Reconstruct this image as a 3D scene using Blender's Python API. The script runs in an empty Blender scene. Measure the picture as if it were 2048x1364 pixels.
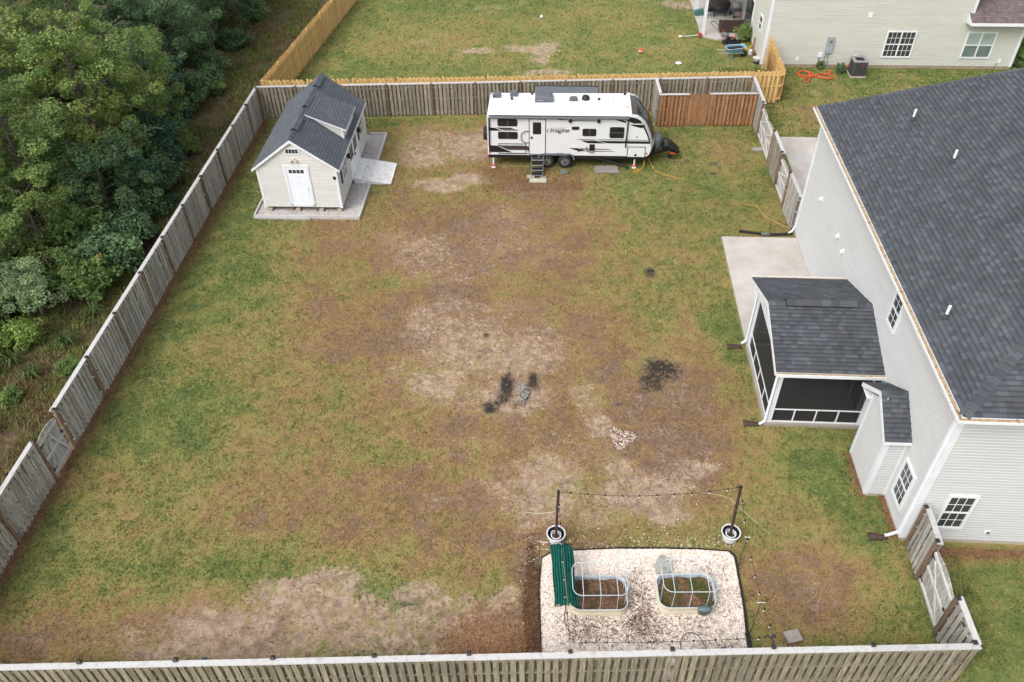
import bpy, math, random
import numpy as np
from mathutils import Vector, Matrix, Euler

scene = bpy.context.scene
COL = scene.collection
RAD = math.radians
PI = math.pi
rng = random.Random(11)
npr = np.random.default_rng(5)

# ------------------------------------------------------------------ camera (drone, 21 m up)
CAM_H, PITCH, ROLL, LENS = 21.0031, 0.7369, 0.0195, 1640.0 * 36.0 / 2048.0
cam_d = bpy.data.cameras.new('camera')
cam = bpy.data.objects.new('camera', cam_d)
COL.objects.link(cam)
scene.camera = cam
cam_d.sensor_fit = 'HORIZONTAL'
cam_d.sensor_width = 36.0
cam_d.lens = LENS
cam_d.clip_start = 0.1
cam_d.clip_end = 2000
_fw = Vector((0, math.cos(PITCH), -math.sin(PITCH)))
_up = Vector((0, math.sin(PITCH), math.cos(PITCH)))
_rt = Vector((1, 0, 0))
_c, _s = math.cos(ROLL), math.sin(ROLL)
_r2 = _c * _rt - _s * _up
_u2 = _s * _rt + _c * _up
cam.matrix_world = Matrix(((_r2.x, _u2.x, -_fw.x, 0), (_r2.y, _u2.y, -_fw.y, 0), (_r2.z, _u2.z, -_fw.z, CAM_H), (0, 0, 0, 1)))

# ------------------------------------------------------------------ world: bright overcast
SUN_EL, SUN_AZ = 50.0, 225.0          # azimuth measured clockwise from +Y (into the picture)
world = bpy.data.worlds.new('World')
scene.world = world
world.use_nodes = True
wn = world.node_tree
wn.nodes.clear()
sky = wn.nodes.new('ShaderNodeTexSky')
sky.sky_type = 'NISHITA'
sky.sun_disc = False
sky.sun_elevation = RAD(SUN_EL)
sky.sun_rotation = RAD(SUN_AZ)
sky.air_density = 1.0
sky.dust_density = 4.0
sky.ozone_density = 1.0
hs = wn.nodes.new('ShaderNodeHueSaturation')   # cloud cover greys the blue sky
hs.inputs['Saturation'].default_value = 0.28
bg = wn.nodes.new('ShaderNodeBackground')
bg.inputs['Strength'].default_value = 0.15
wo = wn.nodes.new('ShaderNodeOutputWorld')
wn.links.new(sky.outputs[0], hs.inputs['Color'])
wn.links.new(hs.outputs[0], bg.inputs['Color'])
wn.links.new(bg.outputs[0], wo.inputs['Surface'])

sun_d = bpy.data.lights.new('sun', 'SUN')
sun_d.energy = 0.75
sun_d.angle = RAD(40)
sun_d.color = (1.0, 0.98, 0.95)
sun = bpy.data.objects.new('sun', sun_d)
COL.objects.link(sun)
_a, _e = RAD(SUN_AZ), RAD(SUN_EL)
_to = Vector((math.sin(_a) * math.cos(_e), math.cos(_a) * math.cos(_e), math.sin(_e)))
sun.rotation_euler = (-_to).to_track_quat('-Z', 'Y').to_euler()
sun.location = (0, 0, 60)

scene.view_settings.view_transform = 'Standard'
scene.view_settings.look = 'None'
scene.view_settings.gamma = 1.0
scene.view_settings.use_curve_mapping = False
scene.view_settings.exposure = 0.80
scene.render.engine = 'CYCLES'
scene.cycles.max_bounces = 6
scene.cycles.diffuse_bounces = 4
scene.cycles.glossy_bounces = 3
scene.cycles.transmission_bounces = 4
scene.cycles.transparent_max_bounces = 8
scene.cycles.caustics_reflective = False
scene.cycles.caustics_refractive = False
scene.cycles.use_denoising = True
scene.cycles.denoiser = 'OPENIMAGEDENOISE'
scene.cycles.denoising_input_passes = 'RGB_ALBEDO_NORMAL'
scene.cycles.denoising_prefilter = 'ACCURATE'

# ------------------------------------------------------------------ object helpers
def tag(o, label=None, cat=None, group=None, kind=None):
    if label: o['label'] = label
    if cat: o['category'] = cat
    if group: o['group'] = group
    if kind: o['kind'] = kind
    return o

def thing(name, label, cat, loc=(0, 0, 0), rz=0.0, group=None):
    o = bpy.data.objects.new(name, None)
    COL.objects.link(o)
    o.empty_display_size = 0.2
    o.location = loc
    o.rotation_euler = (0, 0, rz)
    return tag(o, label, cat, group)

class MB:
    """collects shapes and links them as ONE mesh object"""
    def __init__(s, T=None):
        s.v, s.f, s.m, s.T = [], [], [], T
    def add(s, vs, fs, mi=0):
        o = len(s.v)
        if s.T is not None:
            vs = [tuple(s.T @ Vector(p)) for p in vs]
        s.v.extend([tuple(p) for p in vs])
        s.f.extend([tuple(i + o for i in f) for f in fs])
        s.m.extend([mi] * len(fs))
        return s
    def box(s, c, d, rz=0, rx=0, ry=0, mi=0):
        x, y, z = d[0] / 2, d[1] / 2, d[2] / 2
        vs = [Vector(p) for p in ((-x, -y, -z), (x, -y, -z), (x, y, -z), (-x, y, -z), (-x, -y, z), (x, -y, z), (x, y, z), (-x, y, z))]
        if rz or rx or ry:
            m = Euler((rx, ry, rz)).to_matrix()
            vs = [m @ v for v in vs]
        c = Vector(c)
        return s.add([v + c for v in vs], BOXF, mi)
    def bb(s, x0, x1, y0, y1, z0, z1, mi=0):
        return s.box(((x0 + x1) / 2, (y0 + y1) / 2, (z0 + z1) / 2), (x1 - x0, y1 - y0, z1 - z0), mi=mi)
    def bar(s, p, q, w, h, side=None, mi=0):
        p, q = Vector(p), Vector(q)
        d = (q - p).normalized()
        a = Vector(side) if side is not None else d.cross(Vector((0, 0, 1)))
        if a.length < 1e-5: a = Vector((1, 0, 0))
        a = (a - d * a.dot(d)).normalized()
        b = a.cross(d).normalized()
        a, b = a * w / 2, b * h / 2
        vs = [p - a - b, p + a - b, q + a - b, q - a - b, p - a + b, p + a + b, q + a + b, q - a + b]
        return s.add(vs, BOXF, mi)
    def tube(s, pts, r, n=8, closed=False, mi=0, caps=True):
        pts = [Vector(p) for p in pts]
        k = len(pts)
        rs = r if isinstance(r, (list, tuple)) else [r] * k
        d0 = (pts[1] - pts[0]).normalized()
        ref = Vector((0, 0, 1)) if abs(d0.z) < .9 else Vector((1, 0, 0))
        a = d0.cross(ref).normalized()
        vs = []
        for i in range(k):
            if closed: d = (pts[(i + 1) % k] - pts[i - 1]).normalized()
            elif i == 0: d = d0
            elif i == k - 1: d = (pts[-1] - pts[-2]).normalized()
            else: d = (pts[i + 1] - pts[i - 1]).normalized()
            a = (a - d * a.dot(d))
            a = a.normalized() if a.length > 1e-6 else d.orthogonal().normalized()
            b = d.cross(a)
            for j in range(n):
                t = 2 * PI * j / n
                vs.append(pts[i] + (a * math.cos(t) + b * math.sin(t)) * rs[i])
        fs = []
        for i in range(k if closed else k - 1):
            i2 = (i + 1) % k
            for j in range(n):
                j2 = (j + 1) % n
                fs.append((i * n + j, i * n + j2, i2 * n + j2, i2 * n + j))
        if not closed and caps:
            fs.append(tuple(range(n))[::-1])
            fs.append(tuple(range((k - 1) * n, k * n)))
        return s.add(vs, fs, mi)
    def lathe(s, prof, n=20, c=(0, 0, 0), mi=0, axis='z', sx=1, sy=1, caps=True):
        vs, fs = [], []
        k = len(prof)
        for (r, z) in prof:
            for j in range(n):
                t = 2 * PI * j / n
                p = (r * math.cos(t) * sx, r * math.sin(t) * sy, z)
                if axis == 'y': p = (p[0], p[2], p[1])
                if axis == 'x': p = (p[2], p[0], p[1])
                vs.append((p[0] + c[0], p[1] + c[1], p[2] + c[2]))
        for i in range(k - 1):
            for j in range(n):
                j2 = (j + 1) % n
                fs.append((i * n + j, i * n + j2, (i + 1) * n + j2, (i + 1) * n + j))
        if caps and prof[0][0] > 1e-6: fs.append(tuple(range(n))[::-1])
        if caps and prof[-1][0] > 1e-6: fs.append(tuple(range((k - 1) * n, k * n)))
        return s.add(vs, fs, mi)
    def cyl(s, c, r, h, n=16, mi=0, axis='z', r2=None):
        return s.lathe([(r, -h / 2), (r if r2 is None else r2, h / 2)], n, c, mi, axis)
    def prism(s, poly, a, b, axis='z', mi=0):
        k = len(poly)
        def P(p, t):
            return (p[0], p[1], t) if axis == 'z' else ((p[0], t, p[1]) if axis == 'y' else (t, p[0], p[1]))
        vs = [P(p, a) for p in poly] + [P(p, b) for p in poly]
        fs = [tuple(range(k))[::-1], tuple(range(k, 2 * k))]
        for i in range(k):
            j = (i + 1) % k
            fs.append((i, j, k + j, k + i))
        return s.add(vs, fs, mi)
    def quad(s, a, b, c, d, mi=0):
        return s.add([a, b, c, d], [(0, 1, 2, 3)], mi)
    def mesh(s, name, mats, smooth=False):
        me = bpy.data.meshes.new(name)
        me.from_pydata(s.v, [], s.f)
        for m in (mats if isinstance(mats, (list, tuple)) else [mats]):
            me.materials.append(m)
        if any(s.m): me.polygons.foreach_set('material_index', s.m)
        if smooth: me.polygons.foreach_set('use_smooth', [True] * len(me.polygons))
        me.update()
        return me
    def build(s, name, mats, parent=None, loc=(0, 0, 0), rz=0.0, smooth=False):
        o = bpy.data.objects.new(name, s.mesh(name, mats, smooth))
        COL.objects.link(o)
        o.parent = parent
        o.location = loc
        if rz: o.rotation_euler = (0, 0, rz)
        return o

BOXF = [(0, 3, 2, 1), (4, 5, 6, 7), (0, 1, 5, 4), (1, 2, 6, 5), (2, 3, 7, 6), (3, 0, 4, 7)]

def inst(mesh, name, parent, loc, rot=(0, 0, 0), scale=(1, 1, 1)):
    o = bpy.data.objects.new(name, mesh)
    COL.objects.link(o)
    o.parent = parent
    o.location = loc
    o.rotation_euler = rot
    o.scale = scale
    return o

def one(name, mb, mat, label, cat, loc=(0, 0, 0), rz=0.0, group=None, smooth=False, kind=None):
    return tag(mb.build(name, mat, None, loc, rz, smooth), label, cat, group, kind)

def rounded(w, h, r, n=5):
    pts = []
    for cx, cy, a0 in ((w / 2 - r, h / 2 - r, 0), (-w / 2 + r, h / 2 - r, 90), (-w / 2 + r, -h / 2 + r, 180), (w / 2 - r, -h / 2 + r, 270)):
        for i in range(n + 1):
            a = RAD(a0 + 90 * i / n)
            pts.append((cx + r * math.cos(a), cy + r * math.sin(a)))
    return pts

def arr_mesh(name, verts, faces, mats, attrs=None, colors=None, smooth=False):
    """verts (n,3), faces (m,k) numpy; attrs {name: per-face float}, colors {name: (n,3) per-vertex}"""
    me = bpy.data.meshes.new(name)
    nv, (nf, k) = len(verts), faces.shape
    me.vertices.add(nv)
    me.vertices.foreach_set('co', np.ascontiguousarray(verts, np.float32).ravel())
    me.loops.add(nf * k)
    me.loops.foreach_set('vertex_index', np.ascontiguousarray(faces, np.int32).ravel())
    me.polygons.add(nf)
    me.polygons.foreach_set('loop_start', np.arange(0, nf * k, k, dtype=np.int32))
    me.polygons.foreach_set('use_smooth', np.full(nf, bool(smooth)))
    for nme, a in (attrs or {}).items():
        at = me.attributes.new(nme, 'FLOAT', 'FACE')
        at.data.foreach_set('value', np.ascontiguousarray(a, np.float32))
    for nme, a in (colors or {}).items():
        at = me.attributes.new(nme, 'FLOAT_COLOR', 'POINT')
        c4 = np.ones((nv, 4), np.float32); c4[:, :3] = a
        at.data.foreach_set('color', c4.ravel())
    for m in (mats if isinstance(mats, (list, tuple)) else [mats]):
        me.materials.append(m)
    me.update(calc_edges=True)
    return me

def obj(name, me, parent=None):
    o = bpy.data.objects.new(name, me)
    COL.objects.link(o)
    o.parent = parent
    return o

# value noise in numpy for natural variation laid over the ground
_perm = np.random.default_rng(3).random((256, 256))
def vnoise(x, y):
    xi, yi = np.floor(x).astype(int), np.floor(y).astype(int)
    fx, fy = x - xi, y - yi
    fx, fy = fx * fx * (3 - 2 * fx), fy * fy * (3 - 2 * fy)
    g = lambda a, b: _perm[a & 255, b & 255]
    return (g(xi, yi) * (1 - fx) + g(xi + 1, yi) * fx) * (1 - fy) + (g(xi, yi + 1) * (1 - fx) + g(xi + 1, yi + 1) * fx) * fy
def fbm(x, y, o=4):
    r, a, s = 0, .5, 0
    for i in range(o):
        r = r + a * vnoise(x * 2 ** i + 17.3 * i, y * 2 ** i + 9.1 * i); s += a; a *= .55
    return r / s

# ------------------------------------------------------------------ materials
def _nt(name):
    m = bpy.data.materials.new(name)
    m.use_nodes = True
    nt = m.node_tree
    return m, nt, nt.nodes['Principled BSDF'], nt.nodes.new, nt.links.new

def mat(name, col, rough=.6, var=.12, scale=6.0, stretch=(1, 1, 1), bump=0.0, bscale=60.0, metal=0.0, spec=.4, objvar=0.0, tint=None, dirt=None, coat=0.0):
    """plain surface: world-space noise over colour, optional second tint, per-object variation and fine bump"""
    m, nt, bs, N, L = _nt(name)
    geo = N('ShaderNodeNewGeometry')
    mp = N('ShaderNodeMapping'); mp.inputs['Scale'].default_value = stretch
    L(geo.outputs['Position'], mp.inputs['Vector'])
    nz = N('ShaderNodeTexNoise'); nz.inputs['Scale'].default_value = scale; nz.inputs['Detail'].default_value = 5; nz.inputs['Roughness'].default_value = .6
    L(mp.outputs[0], nz.inputs['Vector'])
    rp = N('ShaderNodeValToRGB')
    e = rp.color_ramp.elements
    e[0].position, e[1].position = .28, .72
    e[0].color = tuple(c * (1 - var) for c in col) + (1,)
    e[1].color = tuple(min(1, c * (1 + var)) for c in (tint or col)) + (1,)
    L(nz.outputs[0], rp.inputs[0])
    out = rp.outputs[0]
    if dirt:       # (colour, scale, amount) worn stains with a shape of their own
        n2 = N('ShaderNodeTexNoise'); n2.inputs['Scale'].default_value = dirt[1]; n2.inputs['Detail'].default_value = 6
        L(mp.outputs[0], n2.inputs['Vector'])
        r2 = N('ShaderNodeMapRange'); r2.inputs['From Min'].default_value = .5; r2.inputs['From Max'].default_value = .72; r2.inputs['To Max'].default_value = dirt[2]
        L(n2.outputs[0], r2.inputs['Value'])
        mx = N('ShaderNodeMix'); mx.data_type = 'RGBA'
        L(r2.outputs[0], mx.inputs['Factor']); L(out, mx.inputs['A']); mx.inputs['B'].default_value = dirt[0] + (1,)
        out = mx.outputs['Result']
    if objvar:
        oi = N('ShaderNodeObjectInfo')
        mr = N('ShaderNodeMapRange'); mr.inputs['To Min'].default_value = 1 - objvar; mr.inputs['To Max'].default_value = 1 + objvar
        L(oi.outputs['Random'], mr.inputs['Value'])
        hv = N('ShaderNodeHueSaturation')
        L(mr.outputs[0], hv.inputs['Value']); L(out, hv.inputs['Color'])
        out = hv.outputs[0]
    L(out, bs.inputs['Base Color'])
    bs.inputs['Roughness'].default_value = rough
    bs.inputs['Metallic'].default_value = metal
    bs.inputs['Specular IOR Level'].default_value = spec
    if coat: bs.inputs['Coat Weight'].default_value = coat
    if bump:
        nb = N('ShaderNodeTexNoise'); nb.inputs['Scale'].default_value = bscale; nb.inputs['Detail'].default_value = 4
        L(mp.outputs[0], nb.inputs['Vector'])
        bp = N('ShaderNodeBump'); bp.inputs['Strength'].default_value = bump; bp.inputs['Distance'].default_value = .02
        L(nb.outputs[0], bp.inputs['Height']); L(bp.outputs[0], bs.inputs['Normal'])
    return m

def shingle_mat(name, cols):
    m, nt, bs, N, L = _nt(name)
    oi = N('ShaderNodeObjectInfo')
    at = N('ShaderNodeAttribute'); at.attribute_name = 'rnd'
    ad = N('ShaderNodeMath'); ad.operation = 'ADD'
    L(oi.outputs['Random'], ad.inputs[0]); L(at.outputs['Fac'], ad.inputs[1])
    fr = N('ShaderNodeMath'); fr.operation = 'FRACT'
    L(ad.outputs[0], fr.inputs[0])
    rp = N('ShaderNodeValToRGB')
    e = rp.color_ramp.elements
    while len(e) < len(cols): e.new(.5)
    for i, c in enumerate(cols):
        e[i].position = i / (len(cols) - 1); e[i].color = c + (1,)
    L(fr.outputs[0], rp.inputs[0])
    geo = N('ShaderNodeNewGeometry')
    nz = N('ShaderNodeTexNoise'); nz.inputs['Scale'].default_value = 55; nz.inputs['Detail'].default_value = 3
    L(geo.outputs['Position'], nz.inputs['Vector'])
    n2 = N('ShaderNodeTexNoise'); n2.inputs['Scale'].default_value = .9; n2.inputs['Detail'].default_value = 4
    L(geo.outputs['Position'], n2.inputs['Vector'])
    sm = N('ShaderNodeMath'); sm.operation = 'ADD'
    L(nz.outputs[0], sm.inputs[0]); L(n2.outputs[0], sm.inputs[1])
    mr = N('ShaderNodeMapRange'); mr.inputs['From Min'].default_value = .5; mr.inputs['From Max'].default_value = 1.5
    mr.inputs['To Min'].default_value = .72; mr.inputs['To Max'].default_value = 1.28
    L(sm.outputs[0], mr.inputs['Value'])
    hv = N('ShaderNodeHueSaturation')
    L(mr.outputs[0], hv.inputs['Value']); L(rp.outputs[0], hv.inputs['Color'])
    bd = N('ShaderNodeAttribute'); bd.attribute_name = 'band'      # dark granule band printed on the laminated tabs
    bm_ = N('ShaderNodeMapRange'); bm_.inputs['To Min'].default_value = 1.06; bm_.inputs['To Max'].default_value = .74
    L(bd.outputs['Fac'], bm_.inputs['Value'])
    h2 = N('ShaderNodeHueSaturation')
    L(bm_.outputs[0], h2.inputs['Value']); L(hv.outputs[0], h2.inputs['Color'])
    L(h2.outputs[0], bs.inputs['Base Color'])
    bs.inputs['Roughness'].default_value = .85
    bs.inputs['Specular IOR Level'].default_value = .25
    bp = N('ShaderNodeBump'); bp.inputs['Strength'].default_value = .35; bp.inputs['Distance'].default_value = .004
    L(nz.outputs[0], bp.inputs['Height']); L(bp.outputs[0], bs.inputs['Normal'])
    return m

def attr_mat(name, attr='col', rough=.7, trans=0.0, spec=.25):
    """colour comes from the natural per-leaf / per-blade colour attribute"""
    m, nt, bs, N, L = _nt(name)
    at = N('ShaderNodeAttribute'); at.attribute_name = attr
    L(at.outputs['Color'], bs.inputs['Base Color'])
    bs.inputs['Roughness'].default_value = rough
    bs.inputs['Specular IOR Level'].default_value = spec
    if trans:
        tr = N('ShaderNodeBsdfTranslucent'); L(at.outputs['Color'], tr.inputs['Color'])
        mx = N('ShaderNodeMixShader'); mx.inputs[0].default_value = trans
        L(bs.outputs[0], mx.inputs[1]); L(tr.outputs[0], mx.inputs[2])
        L(mx.outputs[0], nt.nodes['Material Output'].inputs['Surface'])
    return m

def glass_mat(name, col, rough=.08):
    m, nt, bs, N, L = _nt(name)
    geo = N('ShaderNodeNewGeometry')
    nz = N('ShaderNodeTexNoise'); nz.inputs['Scale'].default_value = 1.7
    L(geo.outputs['Position'], nz.inputs['Vector'])
    rp = N('ShaderNodeValToRGB')
    rp.color_ramp.elements[0].color = tuple(c * .6 for c in col) + (1,)
    rp.color_ramp.elements[1].color = tuple(c * 1.5 for c in col) + (1,)
    L(nz.outputs[0], rp.inputs[0]); L(rp.outputs[0], bs.inputs['Base Color'])
    bs.inputs['Roughness'].default_value = rough
    bs.inputs['Specular IOR Level'].default_value = .6
    return m

def screen_mat(name):
    """fine dark insect mesh: mostly see-through cloth"""
    m, nt, bs, N, L = _nt(name)
    bs.inputs['Base Color'].default_value = (.012, .012, .013, 1)
    bs.inputs['Roughness'].default_value = .8
    tr = N('ShaderNodeBsdfTransparent')
    mx = N('ShaderNodeMixShader'); mx.inputs[0].default_value = .80
    L(tr.outputs[0], mx.inputs[1]); L(bs.outputs[0], mx.inputs[2])
    L(mx.outputs[0], nt.nodes['Material Output'].inputs['Surface'])
    return m

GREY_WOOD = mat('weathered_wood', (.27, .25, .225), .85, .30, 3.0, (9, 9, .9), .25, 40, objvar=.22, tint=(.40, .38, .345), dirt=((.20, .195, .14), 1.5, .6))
MOSSY_WOOD = mat('mossy_wood', (.180, .152, .112), .85, .30, 3.0, (9, 9, .9), .25, 40, objvar=.22, tint=(.285, .25, .19), dirt=((.13, .118, .072), 1.6, .6))  # browner, olive-toned boards; the wood's own colour
POST_WOOD = mat('brown_post_wood', (.13, .078, .045), .85, .35, 3.0, (9, 9, 1), .25, 40, objvar=.22, tint=(.22, .15, .10), dirt=((.26, .24, .21), 1.8, .6))
CAP_WOOD = mat('bleached_cap_wood', (.43, .42, .41), .8, .18, 5.0, (1, 1, 1), .2, 50, objvar=.07, tint=(.50, .49, .48), dirt=((.30, .27, .24), 5, .6))
GATE_WOOD = mat('gate_board_wood', (.31, .29, .26), .85, .35, 3.0, (10, 10, .9), .25, 40, objvar=.2, tint=(.45, .43, .40))
GATE_RAIL = mat('bleached_rail_wood', (.52, .51, .49), .8, .2, 5, (1, 1, 1), .2, 50, objvar=.08)
RED_WOOD = mat('red_brown_wood', (.25, .118, .052), .85, .28, 3.0, (9, 9, .9), .25, 40, objvar=.2, tint=(.36, .19, .095), dirt=((.17, .07, .03), 1.7, .6))
NEW_PINE = mat('new_pine_wood', (.56, .36, .135), .75, .15, 3.0, (9, 9, .9), .2, 40, objvar=.13, tint=(.68, .47, .20), dirt=((.50, .25, .08), 2.2, .5))
BLACK_METAL = mat('black_metal', (.018, .018, .020), .5, .2)
WHITE_VINYL = mat('white_vinyl', (.70, .715, .73), .45, .05, 2)
WHITE_TRIM = mat('white_trim', (.68, .705, .735), .45, .05, 2)
SIDING_HOUSE = mat('house_vinyl_siding', (.505, .507, .505), .55, .05, 1.2, (.4, .4, 3))
SIDING_SHED = mat('shed_cream_siding', (.575, .565, .54), .55, .05, 1.2, (.4, .4, 3))
SIDING_NEXT = mat('beige_vinyl_siding', (.50, .50, .445), .55, .06, 1.2, (.4, .4, 3))
CONCRETE = mat('patio_concrete', (.43, .395, .365), .85, .10, .8, bump=.15, bscale=90, tint=(.48, .445, .415), dirt=((.35, .31, .26), .9, .5))
FOUNDATION = mat('foundation_concrete', (.42, .36, .29), .9, .15, 4, bump=.2)
ROOF_BLUE = shingle_mat('slate_grey_shingles', [(.048, .054, .064), (.070, .070, .077), (.056, .064, .074), (.088, .097, .108), (.050, .056, .066)])
ROOF_SHED = shingle_mat('shed_shingles', [(.082, .091, .106), (.096, .106, .122), (.086, .095, .110), (.110, .120, .138)])
ROOF_BROWN = shingle_mat('brown_shingles', [(.11, .082, .080), (.16, .125, .12), (.13, .10, .10), (.19, .155, .145)])
UNDERLAY = mat('roof_underlay', (.045, .050, .058), .9, .2, 20)
GLASS_DARK = glass_mat('dark_window_glass', (.045, .048, .050))
GLASS_BLIND = glass_mat('window_glass_with_blind', (.33, .40, .37), .12)
GLASS_BLIND_LOW = glass_mat('window_glass_half_blind', (.13, .165, .16), .12)
GUTTER_FILL = mat('tan_leaf_litter', (.40, .29, .17), .9, .35, 14, bump=.4, dirt=((.16, .09, .05), 9, .8))
SOIL = mat('dark_soil', (.055, .038, .026), .95, .4, 12, bump=.6, bscale=35)
BLACK_PLASTIC = mat('black_plastic', (.014, .014, .015), .45, .2)
GREY_PLASTIC = mat('grey_plastic', (.13, .14, .15), .5, .15)
ALUM = mat('aluminium', (.55, .56, .57), .35, .08, metal=.8)
# ------------------------------------------------------------------ the ground sheet and its natural patchwork
# (x, y, radius x, radius y, strength) of bare sand, dry turf, lush turf and black soil, in metres
SAND = [(-.2,22.6,3.6,3.0,.36),(-.8,28.6,3.4,2.6,.34),(2.5,17.2,3.0,2.2,.34),(-5.5,11.5,5.6,1.2,.58),(.2,16.0,2.2,1.4,.36),(-3.6,24.4,2.0,1.6,.3),(-5.92,12.62,1.37,0.64,1),(-6.76,12.56,0.86,0.56,0.9),(-8.11,11.67,1.67,0.68,0.8),(-5.52,11.91,1.26,0.61,0.9),(-4.1,11.73,1.95,0.67,0.75),(-1.88,11.91,1.54,0.68,0.75),(-6.47,11.04,4.36,0.36,0.75),(-2.85,12.71,0.58,0.29,0.9),(-0.48,12.26,0.56,0.39,0.6),(-0.69,11.29,0.96,0.52,0.7),(-9.63,11.18,1.51,0.41,0.7),(-1.47,12.29,0.85,0.46,0.6),(-10.78,11.35,0.83,0.29,0.5),(-3.2,10.97,2.72,0.29,0.7),(-1.79,23.06,2.09,1.97,0.6),(-3.4,24.5,1.18,1.05,0.55),(0.1,22.28,1.49,1.49,0.65),(-0.29,20.07,1.59,0.93,0.7),(-2.63,20.88,1.27,1.01,0.65),(1.06,22.94,1.13,1.4,0.5),(-4.14,21.7,0.92,1.06,0.4),(-0.85,25.04,2.38,1.24,0.4),(-2.45,25.07,1.6,0.93,0.45),(4.26,15.92,1.42,0.74,0.95),(4.63,15.23,0.7,0.6,0.95),(0.97,16.51,0.96,1.01,0.8),(1.25,15.7,0.63,0.77,0.8),(0.46,15.54,0.78,0.86,0.6),(2.78,18.8,0.38,0.64,0.9),(2.82,20.23,0.7,0.98,0.5),(6.02,16.87,0.72,0.37,0.75),(3.42,16.83,0.97,0.51,0.55),(-0.16,16.14,0.96,0.99,0.5),(-1.47,17.8,1.67,0.65,0.35),(2.64,15.48,0.94,0.75,0.5),(-5.6,16.46,1.44,0.81,0.3),(-2.04,15.58,1.1,0.57,0.35),(-3.34,34.56,1.09,0.55,1),(-2.14,34.97,0.86,0.46,0.9),(-4.27,37.66,1.29,1.28,0.65),(-1.98,38.36,1.17,1.57,0.75),(-3.56,38.94,1.83,1.34,0.5),(-3.93,29.2,1.75,1.48,0.5),(-0.44,29.48,1.96,1.88,0.4),(-2.56,27.72,2.53,1.39,0.4),(0.02,31.37,1.36,1.21,0.4),(-4.9,30.36,1.34,1.16,0.4),(1.29,29.03,1.3,1.47,0.35),(-7.09,30.02,1.33,0.76,0.3),(9.98,50.56,1.87,0.93,0.3),(1.64,50.42,1.41,0.69,1),(2.07,49.27,0.55,1.04,0.9),(2.59,50.53,0.78,0.93,0.8),(-1.96,50.27,1.0,0.38,0.9),(-5.51,51.7,0.97,0.55,0.4),(2.28,47.09,1.35,0.34,0.8),(12.06,57.47,1.71,0.93,0.6),(15.72,55.26,1.33,0.88,0.3),(-1.07,57.5,2.07,0.46,0.4),(-4.61,52.86,1.3,0.5,0.3),(8.41,12.71,0.86,0.64,0.35),(8.56,12.22,0.7,0.46,0.35),(13.18,36.36,0.74,2.93,0.2)]
DRY = [(-0.44,30.09,8.33,3.82,0.75),(-2.8,24.41,7.78,3.29,0.8),(1.27,19.57,6.03,3.3,0.85),(-3.64,16.09,5.22,1.77,0.8),(4.56,18.45,3.84,3.77,0.85),(5.21,22.88,3.19,2.24,0.65),(-0.48,14.66,3.95,1.44,0.75),(-8.81,11.7,4.59,0.91,0.75),(-12.55,11.33,2.48,0.88,0.65),(8.17,12.94,1.86,1.46,0.7),(-2.95,37.11,3.28,4.0,0.55),(1.24,33.88,2.02,1.24,0.95),(-7.21,29.34,2.85,1.87,0.5),(-6.38,18.4,2.54,1.34,0.55),(-12.62,16.83,1.47,0.82,0.45),(7.23,25.73,2.21,0.96,0.45),(7.41,20.81,0.89,3.02,0.55),(7.17,16.98,1.78,1.24,0.7),(7.82,15.01,1.37,1.29,0.55),(-8.79,22.96,1.9,1.68,0.35),(-7.7,17.34,1.98,1.05,0.5),(-12.19,15.07,1.4,0.75,0.35),(-4.86,35.59,2.22,2.84,0.5),(10.08,36.39,2.23,1.96,0.35),(0.24,12.84,0.71,1.93,0.9),(-0.48,11.38,1.37,0.88,0.9),(1.56,25.59,2.41,1.27,0.6),(9.25,26.64,1.23,1.0,0.5),(12.2,31.04,0.67,2.39,0.3),(-5.86,52.19,4.19,2.42,0.45),(1.29,55.15,7.32,1.75,0.45),(7.11,53.14,3.88,1.65,0.4),(-0.4,49.54,5.56,1.12,0.4),(17.34,41.47,1.62,1.75,0.5),(17.39,44.55,1.7,1.29,0.4),(12.73,13.43,2.17,0.33,0.4),(9.75,49.06,1.53,1.11,0.5)]
GREEN = [(-12.38,28.81,3.16,8.48,0.8),(-12.94,21.02,2.34,5.03,0.55),(-4.86,15.64,0.94,0.57,0.3),(7.68,32.73,4.37,4.66,0.7),(8.19,20.62,0.79,4.7,1.0),(9.27,16.95,1.77,1.45,1.0),(10.39,14.41,1.05,1.42,0.8),(5.91,26.44,2.25,1.48,0.6),(-8.1,13.43,1.91,1.0,0.7),(-10.26,13.32,2.2,1.17,0.55),(-4.49,41.0,8.12,0.57,0.7),(10.52,38.64,2.84,1.32,0.5),(6.19,24.22,1.16,1.19,0.7),(1.5,24.33,0.79,0.42,0.9),(-9.05,27.38,0.53,0.41,0.8),(9.2,29.57,1.09,2.25,0.6),(-12.89,25.69,1.21,3.8,0.5),(-13.63,16.08,0.96,1.18,0.5),(-14.03,12.89,0.87,0.97,0.5),(9.28,13.71,0.88,1.03,0.4),(5.19,35.11,2.92,1.4,0.5),(12.51,11.32,1.62,1.75,0.5),(-2.82,21.13,0.54,0.78,0.8),(-6.36,24.58,1.18,0.91,0.4),(-3.75,17.21,1.15,0.52,0.3)]
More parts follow.
